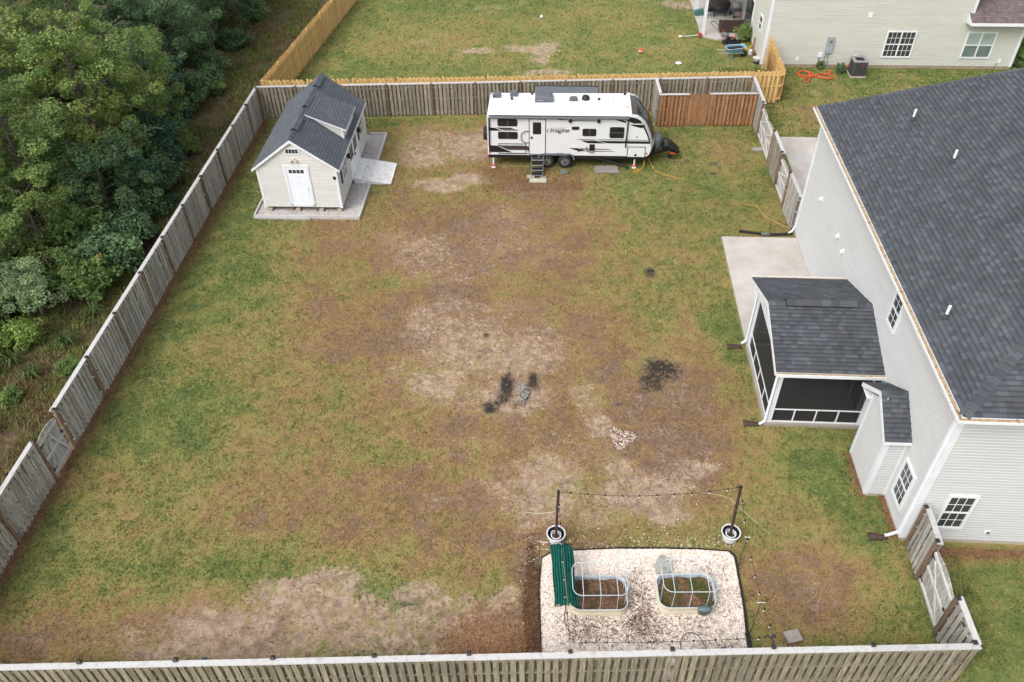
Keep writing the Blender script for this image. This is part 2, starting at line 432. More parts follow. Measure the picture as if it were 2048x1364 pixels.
DARK = [(.47,20.35,.16,.3,.8),(.1,19.95,.3,.12,.7),(-.6,19.95,.15,.2,.9),(-.35,20.05,.15,.2,.9),(.75,21.25,.12,.25,.8),(-.15,21.2,.12,.3,.8),(4.6,20.4,.3,.2,.8),(5.75,20.9,.4,.2,.7),(6.1,21.3,.3,.3,.6),(5.37,21.29,0.81,0.57,1),(4.94,20.79,0.53,0.5,0.9),(5.94,21.45,0.46,0.39,0.7),(0.71,20.9,0.25,0.51,1),(-0.19,20.68,0.25,0.55,1),(-0.81,19.63,0.31,0.33,1),(-0.99,19.78,0.21,0.19,0.9),(-0.46,20.3,0.17,0.29,0.8),(5.79,27.41,0.25,0.28,1),(5.8,27.07,0.25,0.27,0.9),(3.56,17.34,0.65,0.17,0.6),(3.4,17.89,0.23,0.21,0.8),(4.44,17.21,0.49,0.16,0.5),(-3.03,12.32,0.35,0.09,0.7),(-3.31,12.24,0.2,0.08,0.6),(0.5,12.84,0.37,1.22,0.7),(0.42,11.64,0.3,0.75,0.6),(10.14,35.98,0.27,0.2,0.8),(9.94,35.09,0.26,0.19,0.9),(8.88,36.33,0.2,0.29,0.8),(10.42,37.16,0.27,0.2,0.6),(10.57,37.83,0.23,0.15,0.6),(3.18,18.56,0.34,0.45,0.3),(2.57,22.86,0.75,0.7,0.25),(3.71,19.82,0.18,0.14,0.8),(-1.03,23.57,0.15,0.14,0.9),(-1.21,22.34,0.11,0.13,0.7),(1.19,13.05,0.08,0.08,0.5),(-1.63,12.79,0.06,0.06,0.8),(-1.48,12.57,0.07,0.07,0.8),(-1.05,12.62,0.05,0.04,0.8),(-0.07,24.08,1.17,0.29,0.25),(0.46,15.51,0.47,0.19,0.3),(-7.66,17.11,0.82,0.41,0.25),(-3.67,22.75,0.95,0.55,0.2),(8.84,13.18,0.58,0.33,0.3)]

def blob(L, x, y):
    wx = (fbm(x * .9 + 40, y * .9, 3) - .5) * 1.3
    wy = (fbm(x * .9, y * .9 + 70, 3) - .5) * 1.3
    r = np.zeros_like(x)
    for (cx, cy, rx, ry, s) in L:
        k = min(1.0, max(rx, ry))
        d = np.sqrt(((x + wx * k - cx) / rx) ** 2 + ((y + wy * k - cy) / ry) ** 2)
        r = np.maximum(r, s * np.clip(1.35 - d * .75, 0, 1))
    return r
def fence_x(y):           # line of the left-hand boundary fence
    return -13.36 - (41.6 - y) * .0632
def composition(x, y):
    """sand, dryness, soil and woodland litter (0..1) at ground points"""
    sand = blob(SAND, x, y)
    dry = np.clip(blob(DRY, x, y), 0, 1)
    lush = blob(GREEN, x, y)
    soil = blob(DARK, x, y)
    big = fbm(x * .35, y * .35, 4)
    med = fbm(x * 1.6 + 5, y * 1.6, 4)
    fx = fence_x(y)
    yard = (x > fx) & (y < 41.8)
    dryness = .25 + .68 * dry - .24 * lush + (big - .5) * .55 + (med - .5) * .6
    dryness = np.where(yard, dryness, .15 + .42 * dry - .2 * lush + (big - .5) * .45 + (med - .5) * .5)
    # brown strip of leaves along the foot of the fence
    edge = np.exp(-np.clip(x - fx, 0, 9) / .16) * ((x > fx - .1) & (y < 41.6))
    dryness = np.maximum(dryness, edge * 1.1)
    woods = np.clip((fx - .1 - x) / .5, 0, 1) * (y < 42) + np.clip((-13.2 + (y - 42) * .16 - .1 - x) / .5, 0, 1) * (y >= 42)
    return np.clip(sand * 1.3, 0, 1), np.clip(dryness, 0, 1), np.clip(soil, 0, 1), np.clip(woods, 0, 1)

def lines(segs):
    out = []
    for a, b, st in segs:
        out += list(np.arange(a, b - 1e-6, st))
    return np.array(out + [segs[-1][1]])
gx = lines([(-400, -30, 37), (-30, -15.5, .25), (-15.5, 12.6, .1), (12.6, 33, .25), (33, 400, 36.7)])
gy = lines([(-300, 2, 30.2), (2, 9.4, .25), (9.4, 42, .1), (42, 66, .25), (66, 500, 43.4)])
X, Y = np.meshgrid(gx, gy)
xf, yf = X.ravel(), Y.ravel()
sa, dr, so, wd = composition(xf, yf)
zf = (fbm(xf * .8, yf * .8, 3) - .5) * .05 + (fbm(xf * 5, yf * 5, 2) - .5) * .03 - .035 * sa - .02
zf = np.where((np.abs(xf) > 60) | (yf > 90), -.02, zf)
nx, ny = len(gx), len(gy)
ii = (np.arange(ny - 1)[:, None] * nx + np.arange(nx - 1)[None, :]).ravel()
gf = np.stack([ii, ii + 1, ii + nx + 1, ii + nx], 1)

m, nt, bs, N, L = _nt('lawn_ground')
geo = N('ShaderNodeNewGeometry')
def noise(sc, det=5, ro=.6, vec=None, dist=0):
    n = N('ShaderNodeTexNoise'); n.inputs['Scale'].default_value = sc; n.inputs['Detail'].default_value = det; n.inputs['Roughness'].default_value = ro
    n.inputs['Distortion'].default_value = dist
    L(vec or geo.outputs['Position'], n.inputs['Vector']); return n.outputs[0]
def math_(op, a, b=None, c=None):
    n = N('ShaderNodeMath'); n.operation = op
    for i, q in enumerate((a, b, c)):
        if q is None: continue
        if isinstance(q, (int, float)): n.inputs[i].default_value = q
        else: L(q, n.inputs[i])
    return n.outputs[0]
def step(v, a, b):
    n = N('ShaderNodeMapRange'); n.interpolation_type = 'SMOOTHSTEP'
    n.inputs['From Min'].default_value = a; n.inputs['From Max'].default_value = b
    L(v, n.inputs['Value']); return n.outputs[0]
def mixc(f, a, b):
    n = N('ShaderNodeMix'); n.data_type = 'RGBA'
    if isinstance(f, (int, float)): n.inputs['Factor'].default_value = f
    else: L(f, n.inputs['Factor'])
    for q, k in ((a, 'A'), (b, 'B')):
        if isinstance(q, tuple): n.inputs[k].default_value = q + (1,)
        else: L(q, n.inputs[k])
    return n.outputs['Result']
at = N('ShaderNodeAttribute'); at.attribute_name = 'turf'
sp = N('ShaderNodeSeparateColor'); L(at.outputs['Color'], sp.inputs[0])
at2 = N('ShaderNodeAttribute'); at2.attribute_name = 'litter'
n1, n2, n3, n4 = noise(1.3), noise(7, 6, .65, dist=.6), noise(34, 4, .7), noise(120, 3, .7)
c2, c3, c4 = math_('SUBTRACT', n2, .5), math_('SUBTRACT', n3, .5), math_('SUBTRACT', n4, .5)
spk = math_('ADD', math_('MULTIPLY', c3, .9), math_('MULTIPLY', c4, .8))
rough_v = math_('ADD', math_('MULTIPLY', math_('SUBTRACT', n1, .5), .5), math_('ADD', math_('MULTIPLY', c2, 1.25), math_('MULTIPLY', spk, .65)))
rp = N('ShaderNodeValToRGB')
el = rp.color_ramp.elements
for i_, (po, co) in enumerate(((.0, (.118, .160, .050)), (.22, (.200, .208, .066)), (.42, (.272, .234, .084)), (.60, (.300, .200, .092)), (.80, (.250, .150, .084)), (1.0, (.195, .116, .070)))):
    if i_ > 1: el.new(.5)
for i_, (po, co) in enumerate(((.0, (.118, .160, .050)), (.22, (.200, .208, .066)), (.42, (.272, .234, .084)), (.60, (.300, .200, .092)), (.80, (.250, .150, .084)), (1.0, (.195, .116, .070)))):
    el[i_].position = po; el[i_].color = co + (1,)
L(math_('ADD', sp.outputs['Green'], rough_v), rp.inputs[0])
turf = rp.outputs[0]
# small damp hollows of grey-brown soil where the turf is thin
damp = step(math_('ADD', math_('MULTIPLY', sp.outputs['Green'], .55), math_('ADD', math_('MULTIPLY', c2, .9), math_('MULTIPLY', math_('SUBTRACT', n1, .5), .6))), .40, .56)
turf = mixc(math_('MULTIPLY', damp, .8), turf, (.262, .188, .146))
# dark gaps between the tufts
gap = step(math_('ADD', math_('ADD', math_('MULTIPLY', c3, .8), math_('MULTIPLY', c4, .9)), math_('ADD', math_('MULTIPLY', c2, .5), math_('MULTIPLY', math_('SUBTRACT', sp.outputs['Green'], .45), .16))), .08, .22)
turf = mixc(math_('MULTIPLY', gap, .6), turf, (.070, .050, .028))
sandc = mixc(step(math_('ADD', n2, math_('MULTIPLY', c4, .4)), .3, .7), (.330, .238, .172), (.46, .345, .252))
sm = step(math_('ADD', sp.outputs['Red'], math_('ADD', math_('MULTIPLY', c2, 1.35), math_('MULTIPLY', spk, .75))), .40, .76)
vo = N('ShaderNodeTexVoronoi'); vo.feature = 'DISTANCE_TO_EDGE'; vo.inputs['Scale'].default_value = 2.1
wv = N('ShaderNodeTexNoise'); wv.inputs['Scale'].default_value = 2.6; wv.inputs['Detail'].default_value = 5
L(geo.outputs['Position'], wv.inputs['Vector'])
vm = N('ShaderNodeVectorMath'); vm.operation = 'MULTIPLY_ADD'; vm.inputs[1].default_value = (.9, .9, .0)
L(wv.outputs['Color'], vm.inputs[0]); L(geo.outputs['Position'], vm.inputs[2]); L(vm.outputs[0], vo.inputs['Vector'])
vein = step(math_('ADD', vo.outputs['Distance'], math_('MULTIPLY', c3, .25)), .0, .11)       # rows of runners cross the sand
sandc = mixc(step(noise(2.4, 4), .45, .68), sandc, (.255, .180, .134))
nw = noise(4.6, 5, .62, dist=.8)
worn = step(math_('ADD', math_('MULTIPLY', sp.outputs['Green'], .62), math_('ADD', math_('MULTIPLY', math_('SUBTRACT', nw, .5), 1.35), math_('MULTIPLY', spk, .35))), .60, .76)
sm = math_('MAXIMUM', sm, math_('MULTIPLY', worn, .62))
sm = math_('MULTIPLY', sm, math_('ADD', .3, math_('MULTIPLY', vein, .7)))
turf = mixc(sm, turf, sandc)
halo = step(math_('ADD', sp.outputs['Blue'], math_('ADD', math_('MULTIPLY', c2, 1.1), math_('MULTIPLY', spk, .5))), .22, .72)
turf = mixc(math_('MULTIPLY', halo, .6), turf, (.120, .088, .064))       # damp ground round the soil
bm = step(math_('ADD', math_('MULTIPLY', sp.outputs['Blue'], .85), math_('ADD', math_('MULTIPLY', c2, 1.2), math_('MULTIPLY', spk, .8))), .50, .80)
turf = mixc(bm, turf, mixc(step(n4, .4, .7), (.020, .018, .016), (.075, .062, .052)))
lit = mixc(step(math_('ADD', n2, spk), .3, .7), (.055, .040, .025), (.185, .135, .080))
lit = mixc(step(math_('ADD', n1, math_('MULTIPLY', c2, .6)), .48, .62), lit, (.085, .090, .032))
turf = mixc(at2.outputs['Fac'], turf, lit)
L(turf, bs.inputs['Base Color'])
bs.inputs['Roughness'].default_value = .95
bs.inputs['Specular IOR Level'].default_value = .12
bp = N('ShaderNodeBump'); bp.inputs['Strength'].default_value = .8; bp.inputs['Distance'].default_value = .03
L(math_('ADD', math_('MULTIPLY', n3, .8), math_('MULTIPLY', n4, .5)), bp.inputs['Height']); L(bp.outputs[0], bs.inputs['Normal'])
LAWN = m
me = arr_mesh('lawn', np.stack([xf, yf, zf], 1), gf, LAWN, colors={'turf': np.stack([sa, dr, so], 1), 'litter': np.repeat(wd[:, None], 3, 1)}, smooth=True)
tag(obj('lawn', me), 'patchy mown lawn with bare sand and dry brown turf', 'lawn', kind='structure')

# ------------------------------------------------------------------ grass blades standing in the turf
def keep_out(x, y):
    """True where something solid covers the ground"""
    c, s = math.cos(RAD(4.1)), math.sin(RAD(4.1))
    hx, hy = (x - 11.43) * c - (y - 14.01) * s, (x - 11.43) * s + (y - 14.01) * c
    k = (hx > -.05) & (hy > -.1) & (hy < 16) & (hx < 14)
    k |= (hx > -3.3) & (hx < .1) & (hy > 4.35) & (hy < 15.5)
    k |= (hx > -.7) & (hx < .1) & (hy > 1.55) & (hy < 3.3)
    k |= (hx > 1.2) & (hx < 9) & (hy > 16.4) & (hy < 24.6)
    c, s = math.cos(RAD(3.4)), math.sin(RAD(3.4))
    sx, sy = (x + 11.28) * c - (y - 32.43) * s, (x + 11.28) * s + (y - 32.43) * c
    k |= (sx > -.45) & (sx < 4.5) & (sy > -.5) & (sy < 7.4)
    k |= (x > .62) & (x < 6.4) & (y > 9.7) & (y < 13.75)
    c, s = math.cos(RAD(4.1)), math.sin(RAD(4.1))
    hx, hy = (x - 15.16) * c - (y - 47.16) * s, (x - 15.16) * s + (y - 47.16) * c
    k |= (hx > -.05) & (hy > -.05) & (hx < 15)
    k |= (x > 12.6) & (x < 16) & (y > 51.6) & (y < 56)
    return k

def pick(c0, c1, t):
    return c0 + (c1 - c0) * t[:, None]
def blades(n, x0, x1, y0, y1, ln, wd_, seed, thin=True):
    g = np.random.default_rng(seed)
    x = g.uniform(x0, x1, n); y = g.uniform(y0, y1, n)
    ok = ~keep_out(x, y)
    x, y = x[ok], y[ok]
    sa, dr, so, wo = composition(x, y)
    p = np.clip(1.15 - sa * 1.2, .10, 1) * np.clip(1.1 - so * 1.3, .05, 1) * (wo < .5)
    ok = g.random(len(x)) < p
    x, y, sa, dr = x[ok], y[ok], sa[ok], dr[ok]
    n = len(x)
    a = g.uniform(0, 2 * PI, n)
    cl = fbm(x * 5, y * 5, 3) - .5
    dv = dr + g.normal(0, .22, n) + sa * .3 + cl * .8
    dry = dv > .55
    l = g.uniform(.6, 1.3, n) * ln * np.where(dry, 1.25, 1)
    tilt = np.where(dry, g.uniform(.05, .5, n), g.uniform(.2, .95, n))
    w = g.uniform(.7, 1.3, n) * wd_ * np.where(dry, .6, 1)
    ca, sn = np.cos(a), np.sin(a)
    z = np.full(n, -.012)
    h = l * tilt; d = l * np.sqrt(1 - np.minimum(tilt, .99) ** 2)
    V = np.empty((n, 3, 3), np.float32)
    V[:, 0] = np.stack([x - sn * w / 2, y + ca * w / 2, z], 1)
    V[:, 1] = np.stack([x + sn * w / 2, y - ca * w / 2, z], 1)
    V[:, 2] = np.stack([x + ca * d, y + sn * d, z + h + .014], 1)
    t = g.random(n)
    px_ = np.array([0, .25, .45, .62, .85, 1.1])
    pc_ = np.array([(.100, .152, .044), (.185, .205, .060), (.280, .246, .084), (.355, .246, .105), (.290, .180, .092), (.175, .108, .060)])
    C = np.stack([np.interp(dv, px_, pc_[:, i]) for i in range(3)], 1)
    C *= (g.uniform(.6, 1.35, n) * (1 + cl * .9))[:, None]
    return V, C
Vs, Cs = zip(blades(430000, -15.2, 13, 9.9, 41.5, .070, .028, 1), blades(70000, -13.2, 16, 42.6, 64, .085, .05, 2),
             blades(40000, 12.7, 32, 38, 47, .075, .045, 3), blades(14000, 11.2, 16, 7.5, 14, .06, .024, 4))
V = np.concatenate(Vs); C = np.concatenate(Cs)
GRASS = attr_mat('grass_blades', rough=.75, trans=.25, spec=.2)
me = arr_mesh('grass', V.reshape(-1, 3), np.arange(len(V) * 3).reshape(-1, 3), GRASS, colors={'col': np.repeat(C, 3, 0)})
tag(obj('grass', me), 'short green and straw-brown grass blades growing over the lawn', 'grass', kind='stuff')

# dead runners lying over the bare sand, a few pale twigs and leaves on the green
n = 90000
g = np.random.default_rng(19)
xs, ys = g.uniform(-14, 9, n), g.uniform(10, 40, n)
sa_, dr_, so_, wo_ = composition(xs, ys)
k = (~keep_out(xs, ys)) & (g.random(n) < np.clip(sa_ * .75, .06, .6)) & (fbm(xs * 2.2, ys * 2.2, 3) + .25 * fbm(xs * 7, ys * 7, 2) > .58)
xs, ys = xs[k], ys[k]; n = len(xs)
a = g.uniform(0, 2 * PI, n) + 3 * fbm(xs * 1.5, ys * 1.5, 2); l = g.uniform(.04, .14, n); w = g.uniform(.005, .013, n); z = g.uniform(-.02, .02, n)
V = np.stack([np.stack([xs - np.sin(a) * w, ys + np.cos(a) * w, z], 1), np.stack([xs + np.sin(a) * w, ys - np.cos(a) * w, z], 1), np.stack([xs + np.cos(a) * l, ys + np.sin(a) * l, z + .03], 1)], 1)
C = pick(np.array([.075, .050, .030]), np.array([.24, .155, .080]), g.random(n))
me = arr_mesh('dead_runners', V.reshape(-1, 3), np.arange(n * 3).reshape(-1, 3), GRASS, colors={'col': np.repeat(C, 3, 0)})
tag(obj('dead_runners', me), 'brown dead grass runners lying over the sandy patches', 'dead grass', kind='stuff')

# rusty pine straw along the fence foot and around the planting bed, fallen leaves
n = 26000
g = np.random.default_rng(9)
t = g.random(n)
ys = g.uniform(10, 41.5, n); xs = fence_x(ys) + .05 + g.exponential(.16, n)
s2 = slice(0, 5000); xs[s2] = g.normal(.44, .11, 5000); t[2600:5000] = 0; ys[2600:5000] = 30; ys[s2] = g.normal(11.8, .8, 5000)
s3 = slice(7000, 10500); xs[s3] = g.normal(-.9, .55, 3500); ys[s3] = g.normal(10.9, .5, 3500)
s4 = slice(10500, 13000); xs[s4] = g.uniform(-1.3, 3.6, 2500); ys[s4] = g.uniform(33.8, 36, 2500)
s5 = slice(13000, 15000); xs[s5] = g.uniform(11.9, 16, 2000); ys[s5] = 13.75 - .07 * (xs[s5] - 11.4) - g.exponential(.12, 2000)
s6 = slice(15000, 16500); hy = g.uniform(0, 4.2, 1500); xs[s6] = 11.43 + hy * .0715 - g.exponential(.08, 1500) - .62 * ((hy > 1.6) & (hy < 3.3)); ys[s6] = 14.01 + hy
keep = ~((xs > -11.9) & (xs < -6.5) & (ys > 31.8) & (ys < 39.8))
xs, ys, t = xs[keep], ys[keep], t[keep]; n = len(xs)
a = g.uniform(0, PI, n); l = g.uniform(.03, .085, n); w = g.uniform(.006, .02, n)
ca, sn = np.cos(a), np.sin(a); z = g.uniform(.0, .03, n)
V = np.stack([np.stack([xs - ca * l - sn * w, ys - sn * l + ca * w, z], 1), np.stack([xs - ca * l + sn * w, ys - sn * l - ca * w, z], 1),
              np.stack([xs + ca * l, ys + sn * l, z + .012], 1)], 1)
C = pick(np.array([.13, .065, .036]), np.array([.38, .22, .12]), t)
C[s2] *= .7; C[s3] *= 1.35
me = arr_mesh('fallen_straw', V.reshape(-1, 3), np.arange(n * 3).reshape(-1, 3), GRASS, colors={'col': np.repeat(C, 3, 0)})
tag(obj('fallen_straw', me), 'rust-brown pine straw and dead leaves scattered along fence foot', 'straw', kind='stuff')

# ------------------------------------------------------------------ poured slabs
def slab_group(name, label, loc, rz, panels, z0, z1, material):
    t = thing(name, label, 'patio', loc, rz)
    t['kind'] = 'structure'
    for (x0, x1, y0, y1) in panels:
        MB().bb(x0 + .006, x1 - .006, y0 + .006, y1 - .006, z0, z1).build('slab', material, t)
    MB().bb(min(p[0] for p in panels) + .02, max(p[1] for p in panels) - .02, min(p[2] for p in panels) + .02, max(p[3] for p in panels) - .02, z0, z1 - .012).build('joint_filler', FOUNDATION, t)
    return t
slab_group('patio', 'pale concrete patio slab along the house behind the screened porch', (11.43, 14.01, 0), RAD(-4.1),
           [(-3.24, 0, 8.35, 10.9), (-3.24, 0, 10.9, 13.2), (-3.24, 0, 13.2, 15.45)], -.15, .07, CONCRETE)
slab_group('driveway', 'pale concrete drive pad beyond the side gates', (11.43, 14.01, 0), RAD(-4.1),
           [(.9, 2.75, 16.4, 21.0), (2.75, 6.4, 16.4, 21.0), (.9, 2.75, 21.0, 24.6), (2.75, 6.4, 21.0, 24.6), (6.4, 9, 16.4, 24.6)], -.15, .04, CONCRETE)
# ------------------------------------------------------------------ shadow-box fences, every picket a part
def fence(name, label, A, B, posts, side, wood, post_wood, cap_wood=None, h=1.80, caps=True, pitch=.205, dog=False, group=None, seen_out=False):
    """A->B ground points; posts = distances along it; side=+1 when the post side is to the left of A->B"""
    A, B = Vector((A[0], A[1], 0)), Vector((B[0], B[1], 0))
    Ln = (B - A).length
    rz = math.atan2(B.y - A.y, B.x - A.x)
    t = thing(name, label, 'fence', A, rz, group)
    rails = (.22, .98, 1.60)
    s = side
    pm = MB().box((0, 0, 0), (1, 1, 1)).mesh('fence_post', post_wood)
    for d in posts:
        o = inst(pm, 'post', t, (d, s * .045, (h + .07) / 2 - .15), scale=(.095, .095, h + .37))
        if caps:
            k = MB().box((0, 0, .012), (.108, .108, .03))
            k.add([(-.054, -.054, .027), (.054, -.054, .027), (.054, .054, .027), (-.054, .054, .027), (0, 0, .055)], [(0, 1, 4), (1, 2, 4), (2, 3, 4), (3, 0, 4)])
            k.build('post_cap', BLACK_METAL, t, (d, s * .045, h + .075))
    ends = sorted(set([0.0] + list(posts) + [Ln]))
    rm = MB().box((0, 0, 0), (1, 1, 1)).mesh('fence_rail', wood)
    for a, b in zip(ends[:-1], ends[1:]):
        for z in rails:
            inst(rm, 'rail', t, ((a + b) / 2, 0, z), scale=(b - a - .06, .100, .040))
    kb = MB()
    if dog:
        kb.prism([(-.07, 0), (.07, 0), (.07, 1.0), (.045, 1.02), (-.045, 1.02), (-.07, 1.0)], -.009, .009, 'y')
    else:
        kb.box((0, 0, .5), (.142, .018, 1.0))
    pk = kb.mesh('fence_picket', wood)
    k = 0
    d = .06
    while d < Ln - .04:          # outer face, unbroken
        inst(pk, 'picket', t, (d, -s * (.060 + rng.uniform(0, .003)), .03 + rng.uniform(0, .03)), (rng.uniform(-.009, .009), rng.uniform(-.014, .014), rng.uniform(-.05, .05)), ((rng.uniform(.94, 1.02) if seen_out else rng.uniform(1.12, 1.2)), 1, h - .03 - rng.uniform(0, .03)))
        d += pitch
    d = .06 + pitch / 2
    while d < Ln - .06:          # yard face, broken at the posts
        if all(abs(d - p) > .115 for p in posts):
            inst(pk, 'picket', t, (d, s * (.060 + rng.uniform(0, .003)), .03 + rng.uniform(0, .03)), (rng.uniform(-.009, .009), rng.uniform(-.014, .014), rng.uniform(-.05, .05)), ((rng.uniform(1.12, 1.2) if seen_out else rng.uniform(.94, 1.02)), 1, h - .03 - rng.uniform(0, .03)))
        d += pitch
    if cap_wood:
        st = [0.0 - .04] + [p for p in posts if .3 < p < Ln - .3][1::2] + [Ln + .04]
        cm = MB().box((0, 0, 0), (1, 1, 1)).mesh('fence_cap_board', cap_wood)
        for a, b in zip(st[:-1], st[1:]):
            inst(cm, 'cap_board', t, ((a + b) / 2, -s * .030, h + .02 + rng.uniform(-.002, .002)), (0, 0, rng.uniform(-.002, .002)), (b - a - .004, .155, .036))
    return t

def dist(A, pts):
    return [math.hypot(p[0] - A[0], p[1] - A[1]) for p in pts]

LC, LG0, LG1, LN_ = (-13.38, 41.62), (-14.83, 18.25), (-14.91, 16.89), (-15.38, 9.72)
lp = [(-13.45, 41.5), (-13.57, 39.56), (-13.67, 37.31), (-13.83, 34.94), (-13.97, 32.55), (-14.12, 30.18), (-14.26, 27.81), (-14.41, 25.44), (-14.54, 23.02), (-14.69, 20.69), LG0]
fence('boundary_fence', 'long grey weathered shadow-box fence running along the woods to the small gate', LC, LG0, dist(LC, lp), +1, GREY_WOOD, POST_WOOD, CAP_WOOD)
fence('boundary_fence', 'grey weathered fence section at bottom left, nearer than the small gate', LG1, LN_, dist(LG1, [LG1, (-15.06, 14.5), (-15.2, 12.1), LN_]), +1, GREY_WOOD, POST_WOOD, CAP_WOOD)
FL, FR_ = (-13.38, 41.70), (13.17, 41.76)
fence('back_fence', 'long grey weathered fence with brown posts behind the shed and trailer', FL, FR_,
      dist(FL, [(x, 41.7) for x in (-11.3, -8.88, -6.46, -4.06, -1.71, .72, 3.13, 5.66, 8.21, 10.7, 13.12)]), -1, MOSSY_WOOD, POST_WOOD, CAP_WOOD, caps=False)
NL, NR = (-15.38, 9.66), (11.28, 9.72)
fence('front_fence', 'weathered fence with bleached cap board crossing the bottom of the picture', NL, NR,
      dist(NL, [(x, 9.66) for x in (-13.1, -10.73, -8.38, -6.0, -3.52, -1.2, 1.28, 3.78, 6.26, 8.7, 11.2)]), +1, MOSSY_WOOD, POST_WOOD, CAP_WOOD, pitch=.214, seen_out=True)
fence('side_fence', 'short weathered fence stub between front corner and the near side gate', (11.26, 9.78), (11.34, 11.0), [1.18], +1, GREY_WOOD, POST_WOOD, CAP_WOOD)
fence('side_fence', 'short weathered fence stub joining the near side gate to the house corner', (11.48, 12.64), (11.62, 13.85), [.04, 1.17], +1, GREY_WOOD, POST_WOOD, CAP_WOOD)
fence('side_fence', 'weathered fence stub from back corner to the double gate, beside the brown pen', (13.02, 38.71), (13.19, 41.68), [.02], +1, GREY_WOOD, POST_WOOD, CAP_WOOD)
fence('side_fence', 'weathered fence panel between the double gate and single side gate', (12.68, 33.67), (12.81, 35.73), [.03, 2.03], +1, MOSSY_WOOD, POST_WOOD, CAP_WOOD)
fence('side_fence', 'weathered fence panel between single side gate and far house corner', (12.47, 29.97), (12.56, 31.91), [1.9], +1, GREY_WOOD, POST_WOOD, CAP_WOOD)
# small pen of redder boards in the back right corner
fence('pen_fence', 'weathered side panel of the small corner pen behind the trailer nose', (7.97, 41.66), (7.93, 39.97), [], -1, GREY_WOOD, POST_WOOD, CAP_WOOD, caps=False)
fence('pen_fence', 'red-brown board panel of the corner pen, left of its plain gate', (7.93, 39.93), (9.42, 39.90), [.05, 1.45], +1, RED_WOOD, RED_WOOD, CAP_WOOD, caps=False, seen_out=True)
fence('pen_fence', 'red-brown board panel of the corner pen, right of its plain gate', (10.55, 39.90), (12.98, 39.86), [.05, 2.4], +1, RED_WOOD, RED_WOOD, CAP_WOOD, caps=False, seen_out=True)
# the neighbour's new pine fence
YA, YB = (-13.27, 42.42), (14.98, 42.38)
fence('pine_fence', 'long new yellow pine fence directly behind the grey back fence', YA, YB, list(np.arange(.05, 28.2, 2.44)), +1, NEW_PINE, NEW_PINE, None, caps=False, dog=True, pitch=.245, seen_out=True)
fence('pine_fence', 'new yellow pine fence running away along the woods at top left', YA, (-10.55, 59.3), list(np.arange(2.4, 17, 2.44)), -1, NEW_PINE, NEW_PINE, None, caps=False, dog=True, pitch=.225)
fence('pine_fence', 'short new yellow pine fence meeting the corner of the beige house', (15.02, 42.42), (15.42, 46.9), [1.5, 3.0, 4.4], +1, NEW_PINE, NEW_PINE, None, caps=False, dog=True, pitch=.225)

def gate(name, label, A, B, front, board_wood, rail_wood, h=1.62, arch=.12, braces=(), leaves=1, hard=True, gap=.003, bw=.14, lift=.06, plain=False):
    """front=+1: framing shows to the left of A->B"""
    A, B = Vector((A[0], A[1], 0)), Vector((B[0], B[1], 0))
    W = (B - A).length
    t = thing(name, label, 'gate', A, math.atan2(B.y - A.y, B.x - A.x))
    lw = W / leaves
    for q in range(leaves):
        x0, x1 = q * lw + .02, (q + 1) * lw - .02
        n = max(3, round((x1 - x0) / bw))
        w = (x1 - x0) / n
        for i in range(n):
            a, b = x0 + i * w + gap, x0 + (i + 1) * w - gap
            za = h + arch * math.sin(PI * (a - x0) / (x1 - x0)); zb = h + arch * math.sin(PI * (b - x0) / (x1 - x0))
            MB().prism([(a, lift), (b, lift), (b, zb), (a, za)], -.009, .009, 'y').build('board', board_wood, t, (0, rng.uniform(-.002, .002), 0))
        if plain: continue
        for z in (.20, .86, 1.50):
            MB().bb(x0, x1, front * .012 if front > 0 else -.05, .05 if front > 0 else -.012, z - .045, z + .045).build('cross_rail', rail_wood, t)
        yy = front * .038
        for (ax, az, bx, bz) in braces:
            MB().bar((x0 + ax * (x1 - x0), yy, az), (x0 + bx * (x1 - x0), yy, bz), .028, .085, side=(0, 1, 0)).build('diagonal_brace', rail_wood, t)
    if hard:
        for z in (.32, 1.42):
            k = MB().bb(W - .2, W - .005, front * .055 - .006, front * .055 + .006, z - .02, z + .02)
            k.box((W - .01, front * .055, z), (.03, .02, .11))
            k.build('hinge', BLACK_METAL, t)
        MB().box((.04, front * .06, 1.0), (.10, .03, .06)).build('latch', BLACK_METAL, t)
    return t
K = ((0.02, .24, .95, .84), (.95, .9, .02, 1.48))
gate('yard_gate', 'small bleached arched gate in the left fence beside the woods', (-14.84, 18.13), (-14.905, 17.0), +1, GATE_WOOD, GATE_RAIL, braces=((.05, .22, .55, 1.48), (.95, .22, .5, 1.48)))
gate('yard_gate', 'bleached arched gate in the near right fence by the house corner', (11.325, 11.1), (11.475, 12.56), +1, GATE_WOOD, GATE_RAIL, braces=((.04, .24, .5, .84), (.5, .88, .96, 1.48)))
gate('yard_gate', 'wide double arched gate beside the brown pen and drive pad', (12.83, 35.82), (13.0, 38.62), +1, GATE_WOOD, GATE_RAIL, braces=((.04, .24, .95, .84), (.95, .9, .04, 1.48)), leaves=2)
gate('yard_gate', 'narrow arched gate nearest the far house corner, beside drive pad', (12.57, 31.99), (12.67, 33.60), +1, GATE_WOOD, GATE_RAIL, braces=((.04, .24, .95, .84), (.95, .9, .04, 1.48)))
gate('pen_gate', 'plain red-brown board gate in the middle of the corner pen', (9.44, 39.91), (10.53, 39.91), +1, RED_WOOD, RED_WOOD, h=1.78, arch=0, plain=True, gap=.0035, bw=.15)
gate('open_gate', 'new pine gate leaf standing open beside the beige house corner', (14.12, 43.6), (14.98, 46.2), -1, NEW_PINE, NEW_PINE, h=1.75, arch=0, hard=False)

